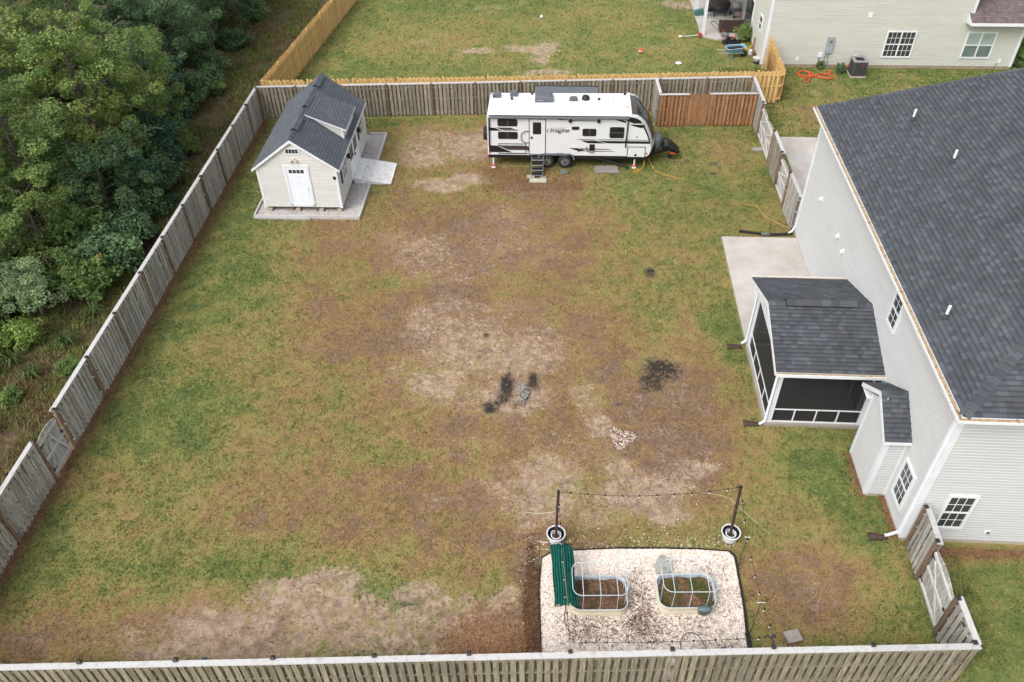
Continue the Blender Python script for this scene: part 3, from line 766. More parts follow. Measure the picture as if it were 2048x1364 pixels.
# solar lamps clipped under the cap boards, the camera and thermometer fixed to the fence
def solar(label, loc, rz):
    t = thing('solar_fence_light', label, 'light', loc, rz, 'small solar lamps clipped to the fences')
    MB().box((0, 0, 0), (.13, .045, .05)).build('lamp_body', BLACK_PLASTIC, t)
    MB().box((0, .006, .029), (.12, .05, .008), rx=-.3).build('solar_panel', SOLAR, t)
    MB().box((0, .025, -.012), (.09, .006, .02)).build('lens', WHITE_VINYL, t)
SOLAR = mat('solar_panel', (.035, .055, .10), .25, .2, 30)
lr = math.atan2(18.25 - 41.62, -14.83 + 13.38)
for lab, yy in (('solar lamp on the left fence near the far corner, level with shed roof', 36.3), ('solar lamp on the left fence just nearer than the shed', 29.2), ('solar lamp on the left fence third panel beyond the small gate', 24.1)):
    solar(lab, (fence_x(yy) + .07, yy, 1.66), lr)
solar('solar lamp under the cap of the stub at the bottom right corner', (11.24, 10.35, 1.68), RAD(86) + PI)
for lab, x in (('solar lamp on the front fence cap right of the planting bed', 5.05), ('solar lamp on the front fence cap left of the planting bed', -2.35), ('solar lamp on the front fence cap at bottom left', -7.7)):
    solar(lab, (x, 9.77, 1.80), 0)
for lab, x in (('solar lamp on back fence just right of the shed roof', -5.3), ('solar lamp on back fence behind the trailer rear', -.5), ('solar lamp on back fence behind the trailer front', 7.0), ('solar lamp inside the pen on the back fence', 12.0)):
    solar(lab, (x, 41.62, 1.72), PI)
k = thing('security_camera', 'white and black camera pod fixed to the left fence', 'camera', (-14.27, 27.0, 1.05), 0)
MB().lathe([(0, -.07), (.05, -.06), (.055, 0), (.05, .06), (0, .07)], 12).build('body', WHITE_VINYL, k, smooth=True)
MB().cyl((.03, 0, 0), .045, .035, 12, axis='x').build('lens_ring', BLACK_PLASTIC, k)
# ------------------------------------------------------------------ siding, shingles, windows
def siding(mb, w, z0, z1, course=.118, left=None, right=None, mi=0):
    """lapped boards on a wall along local +x facing -y; left/right give the clipped ends at a height"""
    n = int(round((z1 - z0) / course)); c = (z1 - z0) / n
    for i in range(n):
        a, b = z0 + i * c, z0 + (i + 1) * c
        la, lb = (left(a), left(b)) if left else (0, 0)
        ra, rb = (right(a), right(b)) if right else (w, w)
        if rb - lb < .02 and ra - la < .05: continue
        k = a + (b - a) * .60
        lk, rk = (left(k), right(k)) if left else (0, w)
        mb.quad((la, -.034, a), (ra, -.034, a), (rk, -.031, k), (lk, -.031, k), mi)      # flat face
        mb.quad((lk, -.031, k), (rk, -.031, k), (rb, -.001, b), (lb, -.001, b), mi)      # cove running back under the next lap
        mb.quad((la, .0, a), (ra, .0, a), (ra, -.034, a), (la, -.034, a), mi)
    return mb

def frame_T(o, rz):
    return Matrix.Translation(Vector(o)) @ Matrix.Rotation(rz, 4, 'Z')

def window(parent, T, w, h, cols, rows, glass=None, double=False, name='window', trim=.085, low_glass=None, grid_low=True, frame_m=None):
    """hung window on a wall plane (local x along wall, -y outward, origin bottom-left of outer frame)"""
    fm = frame_m or WHITE_VINYL
    glass = glass or GLASS_DARK
    f = MB(T)
    for (x0, x1, z0, z1) in ((0, w, 0, trim), (0, w, h - trim, h), (0, trim, trim, h - trim), (w - trim, w, trim, h - trim)):
        f.bb(x0, x1, -.07, -.004, z0, z1)
    W = f.build(name, fm, parent)
    units = [(trim, w / 2 - trim * .45), (w / 2 + trim * .45, w - trim)] if double else [(trim, w - trim)]
    if double:
        MB(T).bb(w / 2 - trim * .45, w / 2 + trim * .45, -.072, -.004, trim, h - trim).build('mullion', fm, W)
    mid = h / 2
    for (a, b) in units:
        MB(T).bb(a, b, -.062, -.006, mid - .03, mid + .03).build('meeting_rail', fm, W)
        for (z0, z1, gl, grid) in ((trim, mid - .03, low_glass or glass, grid_low), (mid + .03, h - trim, glass, True)):
            nc, nr = (cols, rows) if grid else (1, 1)
            pw, ph = (b - a) / nc, (z1 - z0) / nr
            yb = -.035 if z0 < mid - .1 else -.045
            for i in range(nc):
                for j in range(nr):
                    g_ = .008 if grid else 0
                    MB(T).bb(a + i * pw + g_, a + (i + 1) * pw - g_, yb, yb + .006, z0 + j * ph + g_, z0 + (j + 1) * ph - g_).build('pane', gl, W)
            if grid and nc > 1:
                mu = MB(T)
                for i in range(1, nc): mu.bb(a + i * pw - .011, a + i * pw + .011, yb - .004, yb + .008, z0, z1)
                for j in range(1, nr): mu.bb(a, b, yb - .0045, yb + .0085, z0 + j * ph - .011, z0 + j * ph + .011)
                mu.build('muntin', fm, W)
    return W

_tab = {}
TABV = [(0, 0, 0), (1, 0, 0), (1, 1, 0), (0, 1, 0), (0, 0, 1), (1, 0, 1), (1, 1, .25), (0, 1, .25), (0, .56, .58), (1, .56, .58)]
TABF = [(4, 5, 9, 8), (8, 9, 6, 7), (0, 1, 5, 4), (1, 2, 6, 9, 5), (3, 0, 4, 8, 7)]
def tab_mesh(material):
    if material.name not in _tab:
        # unit tab: x 0..1 across, y 0..1 up the slope, z thickness, butt edge at y=0
        b = MB().add(TABV, TABF)
        me = b.mesh('shingle_tab', material)
        at = me.attributes.new('band', 'FLOAT', 'FACE')
        at.data.foreach_set('value', [0, 1, 0, 0, 0])
        _tab[material.name] = me
    return _tab[material.name]

def shingle_roof(roof, material, O, U, Vd, length, limits, wf, expo=.145, single=300, thick=.019, wmin=.12, wmax=.24, seed=1):
    """lay tabs course by course: O origin on eave, U along eave, Vd up the slope; limits(v) -> (u0,u1); wf = parent world matrix"""
    U, Vd = Vector(U).normalized(), Vector(Vd).normalized()
    Nn = U.cross(Vd).normalized()
    if Nn.z < 0: Nn = -Nn
    O = Vector(O)
    g = random.Random(seed)
    tabs = []
    v = 0.0; row = 0
    while v < length - .03:
        e = min(expo, length - v)
        u0, u1 = limits(v + e * .5)
        u = u0
        while u < u1 - .015:
            w = g.uniform(wmin, wmax)
            if u + w > u1 or u1 - u - w < .05: w = u1 - u
            tabs.append((u, v, w, min(e + .03, length - v + .0), g.uniform(.9, 1.08) * thick))
            u += w
        v += expo; row += 1
    flip = (U.cross(Vd)).z < 0
    M = Matrix(((U.x, Vd.x, Nn.x), (U.y, Vd.y, Nn.y), (U.z, Vd.z, Nn.z)))
    eye = Vector((0, 0, CAM_H))
    def pos(t): return O + U * t[0] + Vd * t[1] + Nn * .003
    def key(t):
        p = wf @ (pos(t) + U * t[2] / 2)
        d = (p - eye)
        c = d.normalized()
        x = c.dot(_r2) / c.dot(_fw); y = c.dot(_u2) / c.dot(_fw)
        off = 0 if abs(x) < 1024 / 1640 and abs(y) < 682 / 1640 else 100
        return d.length / max(.2, t[2]) ** .5 + off
    tabs.sort(key=key)
    tm = tab_mesh(material)
    eul = M.to_euler() if not flip else None
    for t in tabs[:single]:
        o = bpy.data.objects.new('shingle', tm)
        COL.objects.link(o)
        o.parent = roof
        p = pos(t)
        o.matrix_local = Matrix.Translation(p) @ (M.to_4x4()) @ Matrix.Diagonal((t[2], t[3], t[4], 1))
    rest = tabs[single:]
    if rest:
        base = np.array(TABV)
        A = np.array(rest)
        Pn = np.array([tuple(pos(t)) for t in rest])
        vv = base[None] * A[:, None, 2:5]
        Mn = np.array(M)
        vv = vv @ Mn.T + Pn[:, None, :]
        fb = np.array([(4, 5, 9, 8), (8, 9, 6, 7), (0, 1, 5, 4), (1, 2, 9, 5), (3, 0, 4, 8)])
        ff = (fb[None] + 10 * np.arange(len(rest))[:, None, None]).reshape(-1, 4)
        rr = np.repeat(np.random.default_rng(seed).random(len(rest)), 5)
        o = obj('shingle_field', arr_mesh('shingle_field', vv.reshape(-1, 3), ff, material, {'rnd': rr, 'band': np.tile([0., 1, 0, 0, 0], len(rest))}), roof)
        o['kind'] = 'stuff'

def cap_row(roof, material, P, Q, s1, s2, n, w=.28, name='ridge_cap', th=.012):
    """overlapping folded caps from P to Q; s1,s2 = directions down each slope"""
    P, Q, s1, s2 = Vector(P), Vector(Q), Vector(s1).normalized(), Vector(s2).normalized()
    d = (Q - P) / n
    up = Vector((0, 0, 1))
    for i in range(n):
        a, b = P + d * i, P + d * (i + 1.25)
        la, lb = up * (.045 + th), up * .022
        vs = []
        for q, lift in ((a, la), (b, lb)):
            vs += [q + s1 * w / 2 + lift * .55, q + lift, q + s2 * w / 2 + lift * .55]
        vs += [v - up * .02 for v in vs]
        fs = [(0, 1, 4, 3), (1, 2, 5, 4), (0, 6, 7, 1), (1, 7, 8, 2), (6, 9, 10, 7), (7, 10, 11, 8), (0, 3, 9, 6), (2, 8, 11, 5), (3, 4, 10, 9), (4, 5, 11, 10)]
        MB().add(vs, fs).build(name, material, roof)

def pipe_down(parent, pts, material=None, w=.075, name='downspout'):
    b = MB()
    for p, q in zip(pts[:-1], pts[1:]):
        b.bar(p, q, w, w * .75)
    return b.build(name, material or WHITE_TRIM, parent)

# ------------------------------------------------------------------ the main house (right)
HR = RAD(-4.1)
HO = (11.43, 14.01, 0)
house = thing('house', 'two-storey white-sided house with blue-grey hip roof on the right', 'house', HO, HR)
HW = frame_T(HO, HR)
HL, HD, HH = 15.95, 13.0, 5.58          # length of west wall, depth, wall height
MB().bb(.03, HD - .03, .03, HL - .03, 0, HH).build('wall_core', SIDING_HOUSE, house)
MB().bb(-.012, HD + .012, -.012, HL + .012, -.2, .14).build('foundation', FOUNDATION, house)
Tw = Matrix.Translation((0, HL, 0)) @ Matrix.Rotation(-PI / 2, 4, 'Z')     # west wall: x runs towards the camera
Ts = Matrix.Identity(4)
o = siding(MB(Tw), HL, .14, HH).build('siding', SIDING_HOUSE, house); o['kind'] = 'stuff'
o = siding(MB(Ts), HD, .14, HH).build('siding', SIDING_HOUSE, house); o['kind'] = 'stuff'
Tn = Matrix.Translation((HD, HL, 0)) @ Matrix.Rotation(PI, 4, 'Z')
o = siding(MB(Tn), HD, .14, HH, .23).build('siding', SIDING_HOUSE, house); o['kind'] = 'stuff'
for (x, y) in ((0, 0), (0, HL)):
    k = MB()
    sy = 1 if y == 0 else -1
    k.bb(-.042, .13, -.042 if sy > 0 else y - .02, .0 if sy > 0 else y + .024, .13, HH)
    k.bb(-.0425, .0, min(y, y + sy * .13), max(y, y + sy * .13), .131, HH - .001)
    k.build('corner_trim', WHITE_TRIM, house)
# roof
PT = .5
EX0, EX1, EY0, EY1, EZ = -.19, HD + .19, -.30, HL + .56, 5.70
RX = (EX0 + EX1) / 2
RZ = EZ + PT * (RX - EX0)
hs_k = (1.45 + .30) / (1.60 + .19)       # run of the south hip seen in the roof
hn_k = (16.51 - 13.69) / (5.60 + .19)
SY, NY = EY0 + hs_k * (RX - EX0), EY1 - hn_k * (RX - EX0)
roof = MB()
roof.add([(EX0, EY0, EZ), (EX1, EY0, EZ), (EX1, EY1, EZ), (EX0, EY1, EZ), (RX, SY, RZ), (RX, NY, RZ),
          (EX0, EY0, EZ - .10), (EX1, EY0, EZ - .10), (EX1, EY1, EZ - .10), (EX0, EY1, EZ - .10)],
         [(0, 1, 4), (1, 2, 5, 4), (2, 3, 5), (3, 0, 4, 5), (9, 8, 7, 6)])
roof = roof.build('roof', UNDERLAY, house)
fas = MB()
fas.bb(EX0 - .02, EX1 + .02, EY0 - .02, EY0, EZ - .20, EZ - .012); fas.bb(EX0 - .02, EX0, EY0, EY1, EZ - .20, EZ - .0125); fas.bb(EX0 - .02, EX1, EY1, EY1 + .02, EZ - .20, EZ - .012)
fas.bb(EX0, EX1, EY0, .0, EZ - .125, EZ - .11); fas.bb(EX0, 0, 0, EY1, EZ - .126, EZ - .111)
fas.build('fascia', WHITE_TRIM, house)
sl = math.hypot(1, PT)
lenw = (RX - EX0) * sl
def lim_w(v):
    r = v / sl
    return (hn_k * r + .0, (EY1 - EY0) - hs_k * r)
shingle_roof(roof, ROOF_BLUE, (EX0, EY1, EZ), (0, -1, 0), (1, 0, PT), lenw, lim_w, HW, single=220, seed=4)
ps = (RZ - EZ) / (SY - EY0); sls = math.hypot(1, ps)
def lim_s(v):
    r = v / sls
    return (r / hs_k, (EX1 - EX0) - r / hs_k)
shingle_roof(roof, ROOF_BLUE, (EX0, EY0, EZ), (1, 0, 0), (0, 1, ps), (SY - EY0) * sls, lim_s, HW, single=80, seed=5)
dn_w, dn_s, dn_n = (-1, 0, -PT), (0, -1, -ps), (0, 1, -(RZ - EZ) / (EY1 - NY))
cap_row(roof, ROOF_BLUE, (EX0 + .02, EY0 + .02, EZ), (RX, SY, RZ), (-.75, .75, -.2), (.75, -.75, -.2), 42, w=.30, name='hip_cap')
cap_row(roof, ROOF_BLUE, (EX0 + .02, EY1 - .02, EZ), (RX, NY, RZ), (-.6, -.9, -.3), (.35, .9, -.35), 40, w=.22, name='hip_cap')
# gutters holding tan leaf litter
gt = MB()
for (a, b, ax) in (((EX0 - .135, EY0 - .135), (EX0 - .022, EY1), 'w'), ((EX0 - .022, EY0 - .135), (EX1, EY0 - .022), 's')):
    gt.bb(a[0], b[0], a[1], b[1], EZ - .085, EZ - .055)
gt.bb(EX0 - .165, EX0 - .135, EY0 - .165, EY1, EZ - .085, EZ - .01); gt.bb(EX0 - .135, EX1, EY0 - .165, EY0 - .135, EZ - .085, EZ - .009)
gt.build('gutter', WHITE_VINYL, house)
gl = MB()
gl.bb(EX0 - .133, EX0 - .024, EY0 - .02, EY1 - .05, EZ - .06, EZ - .028); gl.bb(EX0 - .133, EX1, EY0 - .133, EY0 - .024, EZ - .06, EZ - .027)
gl.build('gutter_litter', GUTTER_FILL, house)
hg = MB()
y = EY0 + .5
while y < EY1: hg.box((EX0 - .09, y, EZ - .012), (.15, .02, .012)); y += .9
x = EX0 + .4
while x < EX0 + 6: hg.box((x, EY0 - .09, EZ - .012), (.02, .15, .012)); x += .9
hg.build('gutter_strap', GUTTER_FILL, house)
pipe_down(house, [(-.27, .02, EZ - .12), (-.06, .10, EZ - .42), (-.065, .10, .22), (-.32, .06, .10), (-.42, .05, .10)])
pipe_down(house, [(-.27, HL - .05, EZ - .12), (-.06, HL - .12, EZ - .42), (-.065, HL - .12, .34), (-.2, HL - .18, .16), (-.36, HL - .24, .08)])
# windows on the two visible walls
def TW(y_hi, z): return Tw @ Matrix.Translation((HL - y_hi, -.022, z))
window(house, TW(5.36, 4.05), .74, 1.32, 2, 2, name='window')
window(house, TW(1.28, .72), .80, 1.55, 3, 2, name='window')
window(house, Ts @ Matrix.Translation((.70, -.022, .72)), .84, 1.55, 3, 2, name='window')
# wall vents
for (y, z) in ((13.65, 3.19), (10.99, 3.28), (10.13, 3.2), (.33, 5.33)):
    b = MB().bb(-.05, -.017, y - .08, y + .08, z - .08, z + .08)
    b.prism([(-.05, z + .08), (-.15, z - .02), (-.15, z - .05), (-.05, z - .05)], y - .06, y + .06, 'y')
    b.build('vent_hood', WHITE_VINYL, house)
b = MB().bb(2.24, 2.44, -.05, -.017, .46, .64)
b.build('vent_hood', WHITE_VINYL, house)
MB().bb(2.33, 2.42, -.058, -.05, .49, .61).build('vent_louvre', GREY_PLASTIC, house)
# plumbing pipes through the roof
for (x, y) in ((2.15, 13.08), (2.46, 9.91), (.38, 3.16)):
    z = EZ + PT * (x - EX0)
    k = MB().lathe([(.10, -.08), (.085, .05), (.05, .10), (.045, .14)], 12, (x, y, z + .03)).build('pipe_boot', UNDERLAY, house)
    MB().cyl((x, y, z + .24), .042, .42, 12).build('vent_pipe', WHITE_VINYL, house)

# ------------------------------------------------------------------ boxed bump-out on the west wall
chase = thing('bump_out', 'narrow siding-clad bump-out with its own little gable roof on house wall', 'bump-out', HO, HR)
cx0, cy0, cy1, cz = -.63, 1.6, 3.27, 2.80
MB().bb(cx0 + .02, -.03, cy0 + .02, cy1 - .02, 0, cz).build('wall_core', SIDING_HOUSE, chase)
MB().bb(cx0 - .008, -.02, cy0 - .008, cy1 + .008, -.1, .12).build('foundation', FOUNDATION, chase)
o = siding(MB(Matrix.Translation((cx0, cy1, 0)) @ Matrix.Rotation(-PI / 2, 4, 'Z')), cy1 - cy0, .12, cz + .7, left=lambda z: max(0, (z - cz) * 1.25), right=lambda z: cy1 - cy0 - max(0, (z - cz) * 1.25)).build('siding', SIDING_HOUSE, chase); o['kind'] = 'stuff'
o = siding(MB(Matrix.Translation((cx0, cy0, 0))), .61, .12, cz).build('siding', SIDING_HOUSE, chase); o['kind'] = 'stuff'
b = MB()
b.bb(cx0 - .042, cx0 + .10, cy0 - .043, cy0 - .001, .1, cz); b.bb(cx0 - .0425, cx0 - .0005, cy0 - .001, cy0 + .10, .101, cz - .01)
b.bb(cx0 - .042, cx0 + .0, cy1 - .09, cy1 + .042, .1, cz); b.bb(-.075, -.018, cy0 - .042, cy0 - .001, .1, cz)
b.build('corner_trim', WHITE_TRIM, chase)
ye0, ye1, ym, ze, zr, xo = 1.43, 3.80, 2.64, 2.76, 3.58, -.80
rf = MB()
rf.prism([(ye0, ze), (ym, zr), (ye1, ze), (ye1, ze - .07), (ym, zr - .08), (ye0, ze - .07)], xo, .0, 'x')
rf = rf.build('roof', UNDERLAY, chase)
b = MB()
b.prism([(ye0 - .015, ze - .005), (ym, zr - .005), (ye1 + .015, ze - .005), (ye1 + .015, ze - .16), (ym, zr - .17), (ye0 - .015, ze - .16)], xo - .02, xo + .005, 'x')
b.bb(xo - .02, -.02, ye0 - .03, ye0 - .005, ze - .15, ze - .004); b.bb(xo - .02, -.02, ye1 + .005, ye1 + .03, ze - .15, ze - .004)
b.bb(xo, -.02, ye0, cy0, ze - .15, ze - .14); b.bb(xo, -.02, cy1, ye1, ze - .15, ze - .14)
b.bb(-.07, -.01, ye0 - .05, ye0 + .05, ze - .12, ze - .03)
b.build('fascia', WHITE_VINYL, chase)
pc = (zr - ze) / (ym - ye0); lc = math.hypot(ym - ye0, zr - ze)
shingle_roof(rf, ROOF_BLUE, (xo - .01, ye0 - .03, ze - .02), (1, 0, 0), (0, 1, pc), lc + .03, lambda v: (0, -xo - .005), HW, single=80, seed=8)
pc2 = (zr - ze) / (ye1 - ym); lc2 = math.hypot(ye1 - ym, zr - ze)
shingle_roof(rf, ROOF_BLUE, (-.005, ye1 + .03, ze - .02), (-1, 0, 0), (0, -1, pc2), lc2 + .03, lambda v: (0, -xo - .005), HW, single=80, seed=9)
cap_row(rf, ROOF_BLUE, (xo, ym, zr), (-.01, ym, zr), (0, -1, -pc), (0, 1, -pc2), 5, w=.26)

# ------------------------------------------------------------------ screened porch
porch = thing('screened_porch', 'white screened porch with blue-grey gable roof against the house wall', 'porch', HO, HR)
SCREEN = screen_mat('insect_screen')
PORCH_FLOOR = mat('porch_floor', (.30, .27, .235), .85, .12, 1.0)
px0, py0, py1 = -3.20, 4.45, 8.42
pe0, pe1, pze, pzr, pxo = 4.22, 9.02, 2.74, 3.60, -3.40
pym = (pe0 + pe1) / 2
MB().bb(px0 - .06, -.03, py0 - .06, py1 + .06, -.15, .10).build('floor_slab', PORCH_FLOOR, porch)
b = MB()
for (x, y, wx, wy) in ((px0 + .09, py0 + .09, .18, .18), (px0 + .09, py1 - .09, .18, .18), (-.10, py0 + .06, .14, .12), (-.10, py1 - .06, .14, .12)):
    MB().box((x, y, 1.42), (wx, wy, 2.62)).build('post', WHITE_TRIM, porch)
MB().bb(px0, -.04, py0, py0 + .16, 2.42, 2.74).build('beam', WHITE_TRIM, porch)
MB().bb(px0, -.04, py1 - .16, py1, 2.42, 2.74).build('beam', WHITE_TRIM, porch)
MB().bb(px0, px0 + .155, py0 + .16, py1 - .16, 2.42, 2.741).build('beam', WHITE_TRIM, porch)
# front (towards camera) and west screens with low kick rail and four uprights
def screens(T, w, n):
    a, b_ = .16, w - .14
    MB(T).bb(a, b_, .03, .07, .105, .165).build('sill_rail', WHITE_VINYL, porch)
    MB(T).bb(a, b_, .03, .07, .70, .745).build('kick_rail', WHITE_VINYL, porch)
    pw = (b_ - a) / n
    for i in range(1, n):
        MB(T).bb(a + i * pw - .022, a + i * pw + .022, .03, .069, .165, .70).build('kick_stile', WHITE_VINYL, porch)
    for i in range(n):
        MB(T).quad((a + i * pw + .02, .05, .165), (a + (i + 1) * pw - .02, .05, .165), (a + (i + 1) * pw - .02, .05, .70), (a + i * pw + .02, .05, .70)).build('screen', SCREEN, porch)
    MB(T).quad((a, .051, .745), (b_, .051, .745), (b_, .051, 2.42), (a, .051, 2.42)).build('screen', SCREEN, porch)
screens(Matrix.Translation((px0, py0, 0)), -px0 - .02, 4)
screens(Matrix.Translation((px0, py1, 0)) @ Matrix.Rotation(-PI / 2, 4, 'Z'), py1 - py0, 4)
Tn2 = Matrix.Translation((-.02, py1, 0)) @ Matrix.Rotation(PI, 4, 'Z')
screens(Tn2, -px0 - .02, 4)
# gable end above the west screens
MB().add([(px0 + .05, py0 + .1, 2.74), (px0 + .05, py1 - .1, 2.74), (px0 + .05, pym, 3.42)], [(0, 1, 2)]).build('gable_screen', SCREEN, porch)
# patio door and window seen through the mesh
DOOR_GLASS = glass_mat('door_glass', (.02, .022, .025))
b = MB().bb(-.07, -.02, 5.0, 5.08, .1, 2.25); b.bb(-.07, -.02, 6.75, 6.83, .1, 2.25); b.bb(-.07, -.02, 5.0, 6.83, 2.2, 2.3); b.bb(-.07, -.02, 5.86, 5.96, .1, 2.25)
b.build('door_frame', WHITE_VINYL, porch)
for (a_, b_) in ((5.08, 5.86), (5.96, 6.75)):
    MB().bb(-.05, -.03, a_, b_, .15, 2.2).build('door_glass', DOOR_GLASS, porch)
rf = MB()
rf.prism([(pe0, pze), (pym, pzr), (pe1, pze), (pe1, pze - .09), (pym, pzr - .10), (pe0, pze - .09)], pxo, -.02, 'x')
rf = rf.build('roof', UNDERLAY, porch)
b = MB()
b.prism([(pe0 - .015, pze - .006), (pym, pzr - .006), (pe1 + .015, pze - .006), (pe1 + .015, pze - .18), (pym, pzr - .19), (pe0 - .015, pze - .18)], pxo - .022, pxo + .004, 'x')
b.bb(pxo - .02, .01, pe0 - .025, pe0 - .003, pze - .17, pze - .008); b.bb(pxo - .02, .01, pe1 + .003, pe1 + .025, pze - .17, pze - .008)
b.build('fascia', WHITE_VINYL, porch)
for (ya, s_) in ((pe0 - .03, -1), (pe1 + .03, 1)):
    b = MB()
    lo, hi = sorted((ya, ya + s_ * .10)); b.bb(pxo, .02, lo, hi, pze - .12, pze - .06)
    lo, hi = sorted((ya + s_ * .10, ya + s_ * .125)); b.bb(pxo, .02, lo, hi, pze - .12, pze - .005)
    b.build('gutter', WHITE_VINYL, porch)
    lo, hi = sorted((ya, ya + s_ * .098)); MB().bb(pxo + .01, .0, lo, hi, pze - .065, pze - .035).build('gutter_litter', GUTTER_FILL, porch)
pp = (pzr - pze) / (pym - pe0); pl = math.hypot(pym - pe0, pzr - pze)
shingle_roof(rf, ROOF_BLUE, (pxo - .01, pe0 - .03, pze - .015), (1, 0, 0), (0, 1, pp), pl + .03, lambda v: (0, -pxo - .012), HW, single=290, seed=12)
shingle_roof(rf, ROOF_BLUE, (-.02, pe1 + .03, pze - .015), (-1, 0, 0), (0, -1, pp), pl + .03, lambda v: (0, -pxo - .012), HW, single=0, seed=13)
cap_row(rf, ROOF_BLUE, (pxo, pym, pzr), (-.03, pym, pzr), (0, -1, -pp), (0, 1, -pp), 14, w=.30)
b = MB().prism([(pym - .17, pzr + .0), (pym, pzr + .13), (pym + .17, pzr + .0), (pym + .16, pzr - .02), (pym, pzr + .05), (pym - .16, pzr - .02)], pxo + .55, pxo + 2.85, 'x')
VB = b.build('ridge_vent', BLACK_PLASTIC, porch)
for i in range(8):
    x = pxo + .56 + i * .286
    MB().prism([(pym - .20, pzr + .035), (pym, pzr + .15), (pym + .20, pzr + .035), (pym, pzr + .13)], x, x + .283, 'x').build('vent_cap_shingle', ROOF_BLUE, VB)
pipe_down(porch, [(pxo + .05, pe0 - .08, pze - .1), (px0 - .04, py0 - .04, pze - .35), (px0 - .045, py0 - .045, .22), (px0 - .22, py0 - .08, .08)])
pipe_down(porch, [(pxo + .05, pe1 + .08, pze - .1), (px0 - .04, py1 + .04, pze - .4), (px0 - .045, py1 + .045, .22), (px0 - .22, py1 + .02, .08)])
b = MB().box((-.12, 4.32, 2.46), (.18, .04, .24), rx=-.5)
b.build('solar_panel', SOLAR, porch); MB().box((-.12, 4.36, 2.44), (.23, .03, .30), rx=-.5).build('panel_mount', WHITE_VINYL, porch)

# splash blocks under the downspouts and the flexible drain pipe
SPLASH = mat('brown_splash_block', (.075, .045, .038), .7, .2)
def splash(label, x, y, rz=0.0):
    p = HW @ Vector((x, y, 0))
    b = MB()
    b.prism([(-.26, -.12), (.26, -.07), (.26, .07), (-.26, .12)], .01, .035, 'z')
    b.bar((-.26, -.115, .05), (.26, -.065, .05), .022, .045); b.bar((-.26, .115, .05), (.26, .065, .05), .022, .045); b.bar((.26, -.07, .05), (.26, .07, .05), .022, .045)
    one('splash_block', b, SPLASH, label, 'splash block', p, HR + rz, 'brown splash blocks under downspouts')
splash('brown splash block at the near corner of the house', -.62, .02)
splash('brown splash block at the near corner of the screened porch', -3.66, 4.42)
splash('brown splash block at the far corner of the screened porch', -3.70, 8.30)
pts = [(12.42, 29.72, .09), (12.0, 29.72, .075), (11.4, 29.72, .075), (11.05, 29.78, .075), (10.6, 29.92, .075), (10.15, 30.03, .075)]
dp = thing('drain_pipe', 'black corrugated drain pipe lying at the far end of patio', 'pipe', (0, 0, 0))
cp, rr = [], []
for i in range(120):
    t_ = i / 119 * (len(pts) - 1); a = min(int(t_), len(pts) - 2); f_ = t_ - a
    cp.append(Vector(pts[a]).lerp(Vector(pts[a + 1]), f_)); rr.append(.062 if i % 3 else .05)
MB().tube(cp, rr, 10).build('corrugated_pipe', BLACK_PLASTIC, dp)
MB().tube([Vector(pts[2]) + Vector((-.35, .02, 0)), Vector(pts[2]) + Vector((.0, 0, 0))], .068, 12).build('coupling', GREY_PLASTIC, dp)
# ------------------------------------------------------------------ garden shed
SO, SR = (-11.28, 32.43, 0), RAD(-3.4)
shed = thing('garden_shed', 'cream-sided garden shed with dark gable roof and dormer', 'shed', SO, SR)
SWM = frame_T(SO, SR)
sw, sl_, z0, ze, zr = 3.60, 6.45, .30, 2.36, 3.70
MB().prism([(.02, z0), (sw - .02, z0), (sw - .02, ze), (sw / 2, zr - .08), (.02, ze)], .02, sl_ - .02, 'y').build('wall_core', SIDING_SHED, shed)
for x in (.25, 1.25, 2.35, 3.35):
    MB().bb(x - .07, x + .07, .05, sl_ - .05, .02, .30).build('skid', POST_WOOD, shed)
for x in (.2, 1.5, 2.6, 3.45):
    MB().bb(x - .1, x + .1, -.05, .3, .0, .19).build('concrete_block', FOUNDATION, shed)
pr = (zr - ze) / (sw / 2)
o = siding(MB(Matrix.Translation((0, .014, 0))), sw, z0, zr - .1, .115, left=lambda z: max(0, (z - ze) / pr), right=lambda z: sw - max(0, (z - ze) / pr)).build('siding', SIDING_SHED, shed); o['kind'] = 'stuff'
TE = Matrix.Translation((sw, 0, 0)) @ Matrix.Rotation(PI / 2, 4, 'Z')
o = siding(MB(TE @ Matrix.Translation((0, .014, 0))), sl_, z0, ze, .115).build('siding', SIDING_SHED, shed); o['kind'] = 'stuff'
for (x0, x1) in ((-.022, .09), (sw - .09, sw + .024)):
    MB().bb(x0, x1, -.026, -.002, z0 - .03, ze).build('corner_trim', WHITE_VINYL, shed)
MB().bb(sw + .0, sw + .0245, -.001, .09, z0 - .03, ze).build('corner_trim', WHITE_VINYL, shed)
MB().bb(sw + .0, sw + .0245, sl_ - .09, sl_ + .02, z0 - .03, ze).build('corner_trim', WHITE_VINYL, shed)
# roof
ox, oy = .16, .10
ez = ze - ox * pr + .05; rz_ = zr + .05
roof = MB().prism([(-ox, ez), (sw / 2, rz_), (sw + ox, ez), (sw + ox, ez - .06), (sw / 2, rz_ - .07), (-ox, ez - .06)], -oy, sl_ + oy, 'y').build('roof', UNDERLAY, shed)
MB().prism([(-ox - .02, ez - .01), (sw / 2, rz_ - .01), (sw + ox + .02, ez - .01), (sw + ox + .02, ez - .12), (sw / 2, rz_ - .15), (-ox - .02, ez - .12)], -oy - .022, -oy + .002, 'y').build('bargeboard', WHITE_VINYL, shed)
MB().bb(sw + ox - .0, sw + ox + .022, -oy, sl_ + oy, ez - .12, ez - .012).build('eave_board', WHITE_VINYL, shed)
MB().bb(-ox - .022, -ox, -oy, sl_ + oy, ez - .12, ez - .012).build('eave_board', WHITE_VINYL, shed)
hw = sw / 2 + ox; sll = math.hypot(hw, rz_ - ez)
dy0, dy1, dxf, dzf = 2.38, 4.60, 3.68, 2.98        # dormer extents
